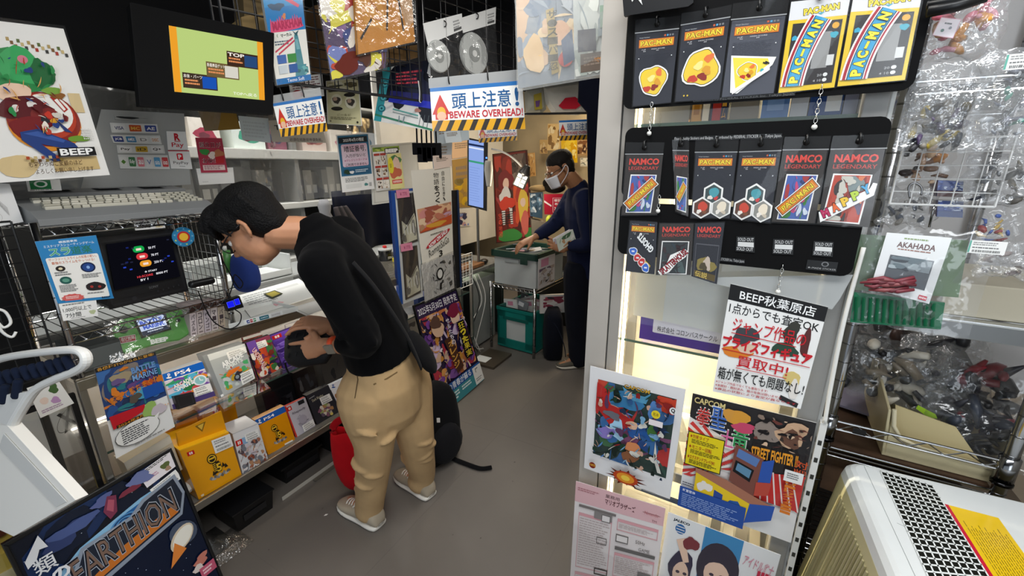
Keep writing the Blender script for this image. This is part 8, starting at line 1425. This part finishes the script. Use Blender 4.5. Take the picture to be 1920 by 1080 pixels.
# ---- the yellowed appliance
A0 = Vector((.812, .864, 0)); ax_ = Vector((.899, -.437, 0)).normalized(); ay_ = Vector((-ax_.y, ax_.x, 0)) * -1
MA = Matrix(((ax_.x, ay_.x, 0, A0.x), (ax_.y, ay_.y, 0, A0.y), (0, 0, 1, 0), (0, 0, 0, 1)))
t = thing('appliance', 'yellowed white plastic appliance with a top grille and a yellow sticker, lower right corner', 'appliance', MA @ Vector((.25, .25, 0)))
ZA = .87
b = MB('plastic', '#e9eceb', MA); Wd, Dp, r = .5, .52, .03
def rr(x0, x1, y0, y1, z, r):
    out = []
    for cx, cy, a0 in ((x1 - r, y1 - r, 0), (x0 + r, y1 - r, 90), (x0 + r, y0 + r, 180), (x1 - r, y0 + r, 270)):
        for k in range(6): a = math.radians(a0 + k * 18); out.append((cx + r * math.cos(a), cy + r * math.sin(a), z))
    return out
b.rings([rr(-.012, Wd + .012, -.012, Dp + .012, ZA - .035, .035), rr(-.008, Wd + .008, -.008, Dp + .008, ZA - .014, .034), rr(0, Wd, 0, Dp, ZA - .004, .03), rr(.008, Wd - .008, .008, Dp - .008, ZA, .026)]); b.build('top_cover', t, smooth=False)
b = MB('plastic', '#d8cf9f', MA); b.rings([rr(-.07, Wd + .07, -.02, Dp + .05, .0, .05), rr(-.055, Wd + .06, -.018, Dp + .04, .45, .045), rr(-.012, Wd + .012, -.0115, Dp + .012, ZA - .034, .035)]); b.build('body', t)
b = MB('plastic', '#c9c09a', MA)
for k in range(34):
    y = .06 + .0135 * k; b.prism([(-.0155, y, ZA - .06), (-.0155, y + .005, ZA - .06), (-.0585, y + .005, .46), (-.0585, y, .46)], (-.003, 0, 0), '#c2b98f' if k % 3 else '#b1a77d')
b.build('side_ribs', t)
zt = lambda h: PZ(ZA + h)
sh = Sheet(quad(zt(.0008), (1651, 884), (1748, 911), (1862, 1096), (1742, 1086)), .0006, '#15160f', 'matte')
nx, ny = 8, 19
for i in range(nx + 1): u = i / nx; sh.lay = 10; sh.rect(u - .014, -.01, u + .014, 1.01, '#edf0ee', 'plastic', lift=False)
for j in range(ny + 1): v = (j / ny) ** 1.0; sh.lay = 10; sh.rect(-.01, v - .0065, 1.01, v + .0065, '#edf0ee', 'plastic', lift=False)
sh.build('grille', t)
sh = Sheet(quad(zt(.0004), (1768, 944), (1872, 971), (1965, 1100), (1860, 1092)), .0003, '#f2c81a', 'gloss'); sh.poly([(0, 0), (.1, .0), (.1, 1), (0, 1)], '#cf1f3a')
rnd = random.Random(2)
for k in range(15):
    u = .2 + .05 * k; v0 = .22 + .3 * abs(math.sin(k * 1.3)) * .4
    while v0 < 1: l_ = rnd.uniform(.02, .09); sh.rect(u, v0, u + .012, min(v0 + l_, 1), '#6d5a1a', lift=False); v0 += l_ + .012
sh.build('sticker', t)
b = MB('plastic', '#8f9492', MA); b.box(.028, .0288, .012, Dp - .01, ZA, ZA + .0004); b.build('seam', t)
b = MB('plastic', '#a9adab', MA)
for i, (x, y, dx, dy) in enumerate(((.06, .13, .02, .008), (.04, .19, .05, .02), (.06, .2, .012, .002), (.3, .06, .05, .01), (.07, .11, .006, .001))): b.prism([(x, y, ZA), (x + dx, y + dy, ZA), (x + dx, y + dy + .0012, ZA), (x, y + .001, ZA)], (0, 0, .0004))
b.build('scratches', t)
b = MB('plastic', '#c4c2c2', MR); b.box(.585, 1.5, .69, .71, .9, 2.3); b.build('added_bright_panel', None, label='pale panel behind the rack of bagged figures', cat='panel')  # added pale panel that brightens the view through the rack and its bags
b = MB('plastic', '#101012'); pl = KP(.05); b.tube([pl(1738, 22), pl(1790, 12), pl(1850, -8)], .009, 8); b.tube([pl(1738, 10), pl(1800, -2), pl(1850, -18)], .006, 8); b.build('hanging_rod', None, smooth=True, label='black double rod at the top edge, right of the upper sticker board', cat='rod')
# ================================================================== black wire grids under the ceiling and what hangs there
gdir = Vector((.68, .735, 0)).normalized(); gnrm = Vector((.735, -.68, 0)).normalized(); gp0 = PY(1.85)(560, 185)
def GP(off=0.0): return PN(gp0 + gnrm * off, gnrm)
g = GP(); t = thing('grid_panel', 'black wire grid panel hung from the ceiling on the left, above the counter', 'grid panel', g(600, 180))
o_ = g(443, 196); o2 = g(788, 150); Wg = (Vector((o2.x - o_.x, o2.y - o_.y, 0))).length; zb = (o_.z + o2.z) / 2; o_.z = zb
b = MB('plastic', '#1b1b1d'); wire_panel(b, o_, gdir, UP, max(6, int(Wg / .055)), 13, Wg / max(6, int(Wg / .055)), .055, .0026, .0055, 6); b.build('front_grid', t)
b = MB('plastic', '#1b1b1d'); wire_panel(b, o_ - gnrm * .1 + UP * .02, gdir, UP, max(6, int(Wg / .075)), 9, Wg / max(6, int(Wg / .075)), .075, .0024, .0045, 6)
for k in range(7): q_ = o_ + gdir * (Wg * k / 6); b.tube([q_, q_ - gnrm * .1 + UP * .02], .002, 5)
b.build('rear_grid', t)
for fr in (.02, .98):
    b = MB('gloss', '#dcdcd8'); q_ = o_ + gdir * (Wg * fr) + gnrm * .006; b.tube(spline([q_ + UP * .09, q_ + UP * .04 + gdir * .004, q_ - UP * .002, q_ - UP * .008 + gdir * .008], 4), .003, 6); b.build('cable_tie', t, smooth=True)
g2_ = GP(-.12)
t = thing('grid_panel', 'black wire grid panel under the ceiling behind the bagged discs', 'grid panel', g2_(880, 120))
o_ = g2_(800, 135); o2 = g2_(985, 118); Wg2 = Vector((o2.x - o_.x, o2.y - o_.y, 0)).length; b = MB('plastic', '#1b1b1d'); wire_panel(b, o_, gdir, UP, 7, 9, Wg2 / 7, .06, .0026, .005, 6); b.build('wire_grid', t)
def goods(name, label, pix, off, col, art, thick=.004, kind='gloss', film='sleeve', cat='pack', group=None, grow=.03):
    f = Sheet(quad(GP(off), *pix), thick, col, kind); art and art(f); o = f.build(name, None, label=label, cat=cat, group=group)
    if film: sleeve_over(f, o, grow, .005, film)
    return o, f
def a(s):
    s.rect(0, 0, 1, .4, '#1f7fc2'); s.rect(0, 0, 1, .12, '#2a94d2'); s.poly([(.35, 0), (.55, 0), (.9, .12), (.86, .15)], '#d84a6a'); s.blob(.3, .12, .16, .05, '#3a5a78', 3, .5)
    p = [(.06, .4)]
    for k in range(14): p += [(.1 + .058 * k, .24 + .03 * math.sin(k)), (.13 + .058 * k, .29)]
    s.poly(p + [(.95, .36), (.8, .38), (.2, .41)], '#e0507a'); s.text('MARKHAM', .12, .27, .92, .37, '#b8305a', .05, -.06, 1.9); s.blob(.46, .23, .05, .03, '#e08a5a', 5)
    s.rect(0, .4, 1, .93, '#ecebe4'); s.text('マーカム', .3, .42, .6, .46, '#1f2a22', .04, -.08, 1.9); s.text('(', .2, .42, .23, .46, '#3a7a3a', .03); s.text(')', .66, .42, .69, .46, '#3a7a3a', .03)
    s.lines(.12, .5, .6, .56, 2, '#5a6a7a', 3); s.line([(.1, .62), (.62, .48)], .012, '#c8405a', 1.9); s.line([(.18, .65), (.7, .5)], .012, '#c8405a', 1.9)
    s.poly([(.66, .46), (.72, .42), (.76, .46), (.8, .62), (.86, .93), (.56, .93), (.64, .62)], '#4a8a96'); s.poly([(.66, .5), (.74, .5), (.78, .62), (.68, .62)], '#7ab0b8'); s.poly([(.62, .4), (.7, .43), (.8, .4), (.72, .47)], '#2c5a64'); s.art(.5, .8, .95, .93, ['#3a8a9a', '#6ab0b4', '#2c6a74'], 10, 2, .4)
    for i in range(2):
        for j in range(2): s.rect(.12 + .28 * i, .66 + .12 * j, .36 + .28 * i, .76 + .12 * j, ['#2a62b0', '#3a8a44', '#c9d2d8', '#2a5aa0'][i + 2 * j])
    s.rect(0, .93, 1, 1, '#1f6fb2'); s.text('Tecno Soft', .3, .945, .8, .985, '#e9eef6', .01)
goods('game_pack', 'tall blue and white game pack with a pink jagged title, hanging on the left grid', ((492, -6), (566, -12), (583, 150), (519, 160)), .02, '#ecebe4', a, .02)
def a(s):
    s.art(0, 0, 1, 1, ['#3a4a8a', '#7d8ac8', '#c8452f', '#e6dc4a', '#5a3a30', '#e9e2d8', '#b8302c', '#8a6a9a'], 44, 31, .3, .4); s.poly([(.1, .3), (1, .12), (1, .24), (.1, .44)], '#e2d84a'); s.blob(.5, .3, .12, .12, '#e9e0d2', 3, .3); s.poly([(.45, .45), (.95, .55), (1, .8), (.5, .75)], '#8a90d0'); s.blob(.3, .85, .22, .12, '#6a2c24', 5, .3); s.blob(.68, .42, .1, .12, '#b8342c', 7, .2)
goods('poster_pack', 'crowded colourful cartoon-style print in a glossy clear bag on the left grid', ((594, -20), (735, -30), (722, 128), (622, 150)), .045, '#5a4a6a', a, .004, 'gloss', 'film')
def a(s):
    s.art(0, 0, 1, 1, ['#c8862f', '#b8742a', '#d2943a'], 10, 5, .5, .2); s.line([(.1, .15), (.55, .3), (.5, .75)], .03, '#2a2018', 1.2); s.line([(.25, .55), (.05, .8)], .035, '#2a2018', 1.2); s.line([(.5, .1), (.75, .35), (.8, .8)], .03, '#2a2018', 1.2); s.poly([(.7, 0), (1, 0), (1, .7), (.85, .75)], '#c9a27a')
o, f = goods('paper_bag', 'orange brown paper bag with black strokes in a glossy clear bag', ((664, -40), (768, -46), (778, 78), (672, 102)), .075, '#c8862f', a, .02, 'paper', 'film', 'bag')
rnd = random.Random(3)
for i, (pix, c, lab) in enumerate((((( 452, 32), (500, 20), (512, 140), (470, 148)), '#b89a68', 'tan carton behind the left grid'), (((590, 10), (700, -4), (704, 120), (606, 135)), '#7d6044', 'dark brown carton behind the left grid'), (((716, 92), (782, 84), (783, 108), (718, 116)), '#8d6f48', 'flat brown carton at the right end of the left grid'), (((455, -20), (490, -20), (498, 24), (458, 30)), '#7d6a4a', 'brown carton at the top left of the grid'))):
    sh = Sheet(quad(GP(-.14), *pix), .12, c, 'matte'); sh.rect(.1, .45, .9, .52, '#b89a6a' if i < 2 else c); sh.build('carton', None, label=lab, cat='carton', group='cartons behind the left grid')
for i, (pix, hx_, cx, cy, r) in enumerate((((( 793, 44), (866, 25), (868, 56), (802, 84)), (833, 50), 822, 106, 21), (((866, 33), (930, 13), (929, 44), (868, 62)), (893, 35), 888, 101, 25))):
    t = thing('disc_bag', ['left one of the two clear bags of discs with a white header card', 'right one of the two clear bags of discs with a white header card'][i], 'bag', GP(.05)(cx, 150), 'clear bags of discs')
    sh = Sheet(quad(GP(.05), *pix), .002, '#e9e9e7'); sh.lines(.74, .3, .95, .8, 3, '#9a9a9a', i); sh.rect(.74, .75, .96, .9, '#5a5a5a'); sh.build('header_card', t)
    b = MB('gloss', '#b5b7b4'); c_ = GP(.05)(cx, cy); R_ = (GP(.05)(cx + r, cy) - c_).length; m_ = MAT(c_, gdir, UP)
    for rr_, z_, c in ((1, 0, '#b9bbb8'), (.96, .004, '#c9cbc8'), (.4, .006, '#9a9c99'), (.16, .008, '#e3e3e0')): disc(b, m_, R_ * rr_, z_, z_ + .003, c, 30)
    b.build('disc', t)
    q = quad(GP(.065), (pix[3][0], pix[3][1]), (pix[2][0], pix[2][1]), (pix[2][0] + 6, 150), (pix[3][0] + 3, 158)); b = MB('film', '#e6e8ea'); b.grid(lambda u, v: (q[0] * (1 - u) + q[1] * u) * (1 - v) + (q[3] * (1 - u) + q[2] * u) * v + gnrm * (.02 * math.sin(math.pi * u) * math.sin(math.pi * v) + .008 * mnoise.noise(Vector((u * 6, v * 6, i * 5)))), 20, 20); b.build('clear_bag', t, smooth=True)
    b = MB('plastic', '#1a1a1c'); h = GP(.05)(*hx_); b.tube(spline([h - gnrm * .06 + UP * .05, h + gnrm * .01 + UP * .02, h + gnrm * .012, h + gnrm * .002], 4), .003, 6); b.build('hook', t, smooth=True)
wp_ = PY(1.75)(1070, 80); pkp = lambda off=0: PN(wp_ + Vector((.35, -.94, 0)) * off, Vector((.35, -.94, 0)).normalized())
f = Sheet(quad(pkp(), (966, -40), (1172, -50), (1174, 132), (972, 166)), .003, '#b9bfbf', 'paper')
f.rect(.0, .0, .5, 1, '#7d8794'); f.art(0, .05, .5, .98, ['#6a7a90', '#8d9aa8', '#c9a888', '#55606e', '#a9b0b8', '#d8c09a'], 30, 4, .4, .4); f.blob(.36, .52, .09, .13, '#d2a98a', 3, .15); f.poly([(.25, .3), (.32, .28), (.36, .9), (.29, .92)], '#a08a4a'); f.vtext('ザ・スーパー忍', .26, .3, .35, .88, '#3a3320', .02); f.blob(.42, .78, .07, .08, '#b84a48', 5, .1); f.blob(.14, .7, .1, .16, '#d8b88a', 6, .3); f.poly([(.38, .6), (.48, .5), (.5, .8), (.4, .85)], '#4a5a78')
f.art(.5, .02, 1, .98, ['#b5bdbb', '#c9cecb', '#a3adaa', '#8d9aa0'], 14, 8, .4, .2); f.rect(.53, .52, .7, .74, '#4a4a58'); f.rect(.74, .3, .9, .52, '#8aa093'); f.rect(.55, .76, .97, .95, '#6a5f58'); f.text('Super Monaco', .68, .8, .88, .86, '#d8944a', .02, -.08); f.lines(.58, .8, .9, .9, 3, '#8a7d74', 4); f.text('R', .9, .6, .93, .66, '#5a5f60', .02)
o = f.build('poster_pack', None, label='grey toned game flyers in a thick shiny clear bag, left of the sticker boards', cat='pack')
q = [f.P(-.02, -.02, 30), f.P(1.02, -.02, 30), f.P(1.02, 1.03, 30), f.P(-.02, 1.03, 30)]; b = MB('vinyl', '#dfe4e6'); b.grid(lambda u, v: (q[0] * (1 - u) + q[1] * u) * (1 - v) + (q[3] * (1 - u) + q[2] * u) * v + f.n * (.006 + .008 * mnoise.noise(Vector((u * 5, v * 5, 2)))), 24, 20); b.build('clear_bag', o, smooth=True)
# ---- overhead warning signs
def warn(label, pl, pix, hdr=True, mascot=True):
    f = Sheet(quad(pl, *pix), .002, '#f1f1ef', 'gloss'); f.rect(0, .0, 1, .1, '#2f72b8')
    f.poly([(.1, .17), (.195, .62), (.01, .62)], '#c8342c'); f.rect(.04, .6, .17, .74, '#c8342c'); f.ell(.105, .58, .045, .13, '#e2b02c', 14); f.ell(.105, .66, .05, .1, '#e8b89a', 14)
    f.text('頭上注意', .22, .16, .86, .52, '#1f5a94', .022); f.text('!', .905, .14, .95, .52, '#1f5a94', .03); f.text('BEWARE OVERHEAD!', .19, .56, .985, .72, '#c02838', .02)
    f.rect(0, .76, 1, 1, '#3a3532'); n = 8
    for k in range(n + 1): u = k / n - .06; f.poly([(min(max(x, 0), 1), y) for x, y in ((u + .055, .76), (u + .125, .76), (u + .07, 1), (u, 1))], '#e2a82c')
    o = f.build('warning_sign', None, label=label, cat='sign', group=None)
    if hdr: b = MB('tint', '#d5d8d9'); b.add([f.P(-.01, -.2, 3), f.P(1.01, -.2, 3), f.P(1.01, .02, 3), f.P(-.01, .02, 3)], [(0, 1, 2, 3)]); b.build('clear_header', o)
    b = MB('plastic', '#161618'); 
    for u in (.2, .62): p = f.P(u, -.1, 4); b2 = MB('plastic', '#161618'); b2.tube([p - UP * .01 + gdir * .004, p + f.n * .008, p + UP * .02, p + UP * .05 - f.n * .02, Vector((p.x, p.y, ZC if label[:5] == 'large' else p.z + .06))], [.0025] * 3 + [.0007, .0005], 6); hdr and b2.build('zip_tie', o, smooth=True)
    return f
warn('large overhead warning sign hung in the middle, below the bagged discs', PN(PY(1.72)(890, 200), Vector((.2, -.98, 0))), ((806, 164), (979, 149), (985, 242), (811, 246)))
warn('smaller angled overhead warning sign under the left grid, in front of the tax notice', GP(.03), ((511, 193), (602, 178), (614, 246), (527, 257)))
warn('far overhead warning sign just below the large one, its top covered', PY(3.0), ((896, 232), (968, 228), (970, 263), (898, 268)), False)
warn('far overhead warning sign near the navy curtain, its right end covered', PY(3.1), ((1048, 226), (1116, 223), (1116, 261), (1049, 264)), False)
# ---- posters between the grids
def a(s):
    s.art(.0, .0, 1, 1, ['#1a1d2c', '#23263a', '#141620'], 8, 2, .5, .1); s.poly([(0, 0), (.18, 0), (.12, 1), (-.0, 1)], '#3aa8b4'); s.poly([(.0, .9), (1, 1.0), (1, .97), (0, .86)], '#3a8a6a')
    for v in (.3, .55, .75): s.ell(.1, v, .07, .07, '#2c7d8c', 16); s.ell(.1, v, .045, .045, '#58c0c8', 16); s.ell(.1, v, .02, .02, '#1f5a68', 12)
    s.poly([(.22, .5), (1, .58), (1, .68), (.2, .62)], '#2f3ac0'); s.poly([(.22, .42), (1, .48), (1, .58), (.22, .5)], '#2a2a6a'); s.lines(.3, .12, .85, .34, 4, '#c84a58', 3); s.line([(.3, .74), (.75, .8)], .02, '#6ab0a8', 1.2); s.line([(.3, .79), (.75, .84)], .012, '#8a9a98', 1.2); s.blob(.74, .72, .05, .035, '#c88a7a', 4, .3)
    for k in range(3): s.line([(.8 + .07 * k, .78), (.76 + .07 * k, .96)], .01, '#5a6468', 1.2)
    for k in range(2): s.line([(.42 + .09 * k, .84), (.42 + .07 * k, .95)], .018, '#8a9aa0', 1.2)
card('poster', 'dark blue platform game poster with teal rings, behind the left grid end', PY(2.35), ((718, 128), (806, 112), (812, 246), (701, 226)), a, 'poster', kind='gloss', thick=.004)
def a(s):
    s.rect(.02, .01, .98, .99, '#d9d2a4'); s.art(.06, .04, .94, .3, ['#6a6040', '#b8b08a', '#e9e4c8', '#4a4634'], 14, 4, .4)
    for (u, v) in ((.3, .45), (.72, .5)): s.ell(u, v, .17, .14, '#efe9cc', 20); s.blob(u, v, .1, .09, '#4a4038', 3, .4); s.blob(u - .04, v - .03, .06, .05, '#c9a890', 4, .2)
    for (u, v) in ((.3, .64), (.7, .34)): s.ell(u, v, .17, .045, '#2a241c', 18)
    s.text('ごーるど', .3, .75, .7, .8, '#7d744a', .01); s.lines(.1, .83, .9, .9, 2, '#8a8260', 3); s.ell(.88, .93, .03, .025, '#2a241c', 10); s.ell(.1, .93, .03, .025, '#8a8260', 10)
card('poster', 'pale yellow poster with round portraits, right of the smaller warning sign', PY(2.25), ((611, 152), (672, 146), (679, 236), (614, 232)), a, 'poster')
card('notice', 'white text notice with a red disc, above the smaller warning sign', GP(-.14), ((540, 146), (604, 138), (608, 180), (546, 186)), lambda s: (s.lines(.08, .08, .92, .6, 5, '#8a6a6a', 4), s.ell(.2, .8, .16, .2, '#c8303a', 18)), 'notice')
t_ = PY(3.35)
def tee(name, label, pts, col, art=None):
    P3 = [t_(*p) for p in pts]; b = MB('cloth', col); c_ = sum(P3, Vector()) / len(P3); N2 = Vector((0, -1, 0)); b.rings([[p + (c_ - p) * k + N2 * e for p in P3] for k, e in ((.3, -.03), (0, -.01), (0, .01), (.25, .035), (.7, .045))]); art and art(b); b.build(name, None, smooth=False, label=label, cat='shirt', group='shirts hung at the back')
def red(b): b.prism([t_(*p) + Vector((0, -.06, 0)) for p in ((1046, 200), (1058, 186), (1076, 184), (1090, 193), (1086, 200), (1078, 206), (1054, 206))], (0, .012, 0), '#c8283a')
tee('shirt', 'white shirt with a red print hanging far back above the masked man', ((1012, 160), (1090, 150), (1098, 212), (1082, 216), (1036, 214), (1020, 190)), '#d9d6cc', red)
def yel(b): b.prism([t_(*p) + Vector((0, -.06, 0)) for p in ((1000, 180), (1014, 176), (1016, 206), (1002, 208))], (0, .012, 0), '#a8963a'); b.prism([t_(*p) + Vector((0, -.062, 0)) for p in ((1003, 192), (1012, 190), (1010, 202), (1004, 203))], (0, .01, 0), '#6a4a7a')
tee('shirt', 'grey and olive printed shirt hanging far back behind the big flyer bag', ((982, 166), (1020, 158), (1024, 205), (1014, 214), (986, 214)), '#a8a698', yel)
b = MB('plastic', '#1b1b1d'); p_ = PY(3.3); b.tube([p_(965, 214), p_(1100, 212)], .008, 8); b.tube([p_(975, 160), p_(1105, 148)], .006, 8); b.build('hanging_rail', None, label='black rail carrying the shirts far back', cat='rail')
bpy.data.objects.remove(_to); bpy.data.curves.remove(_tc)
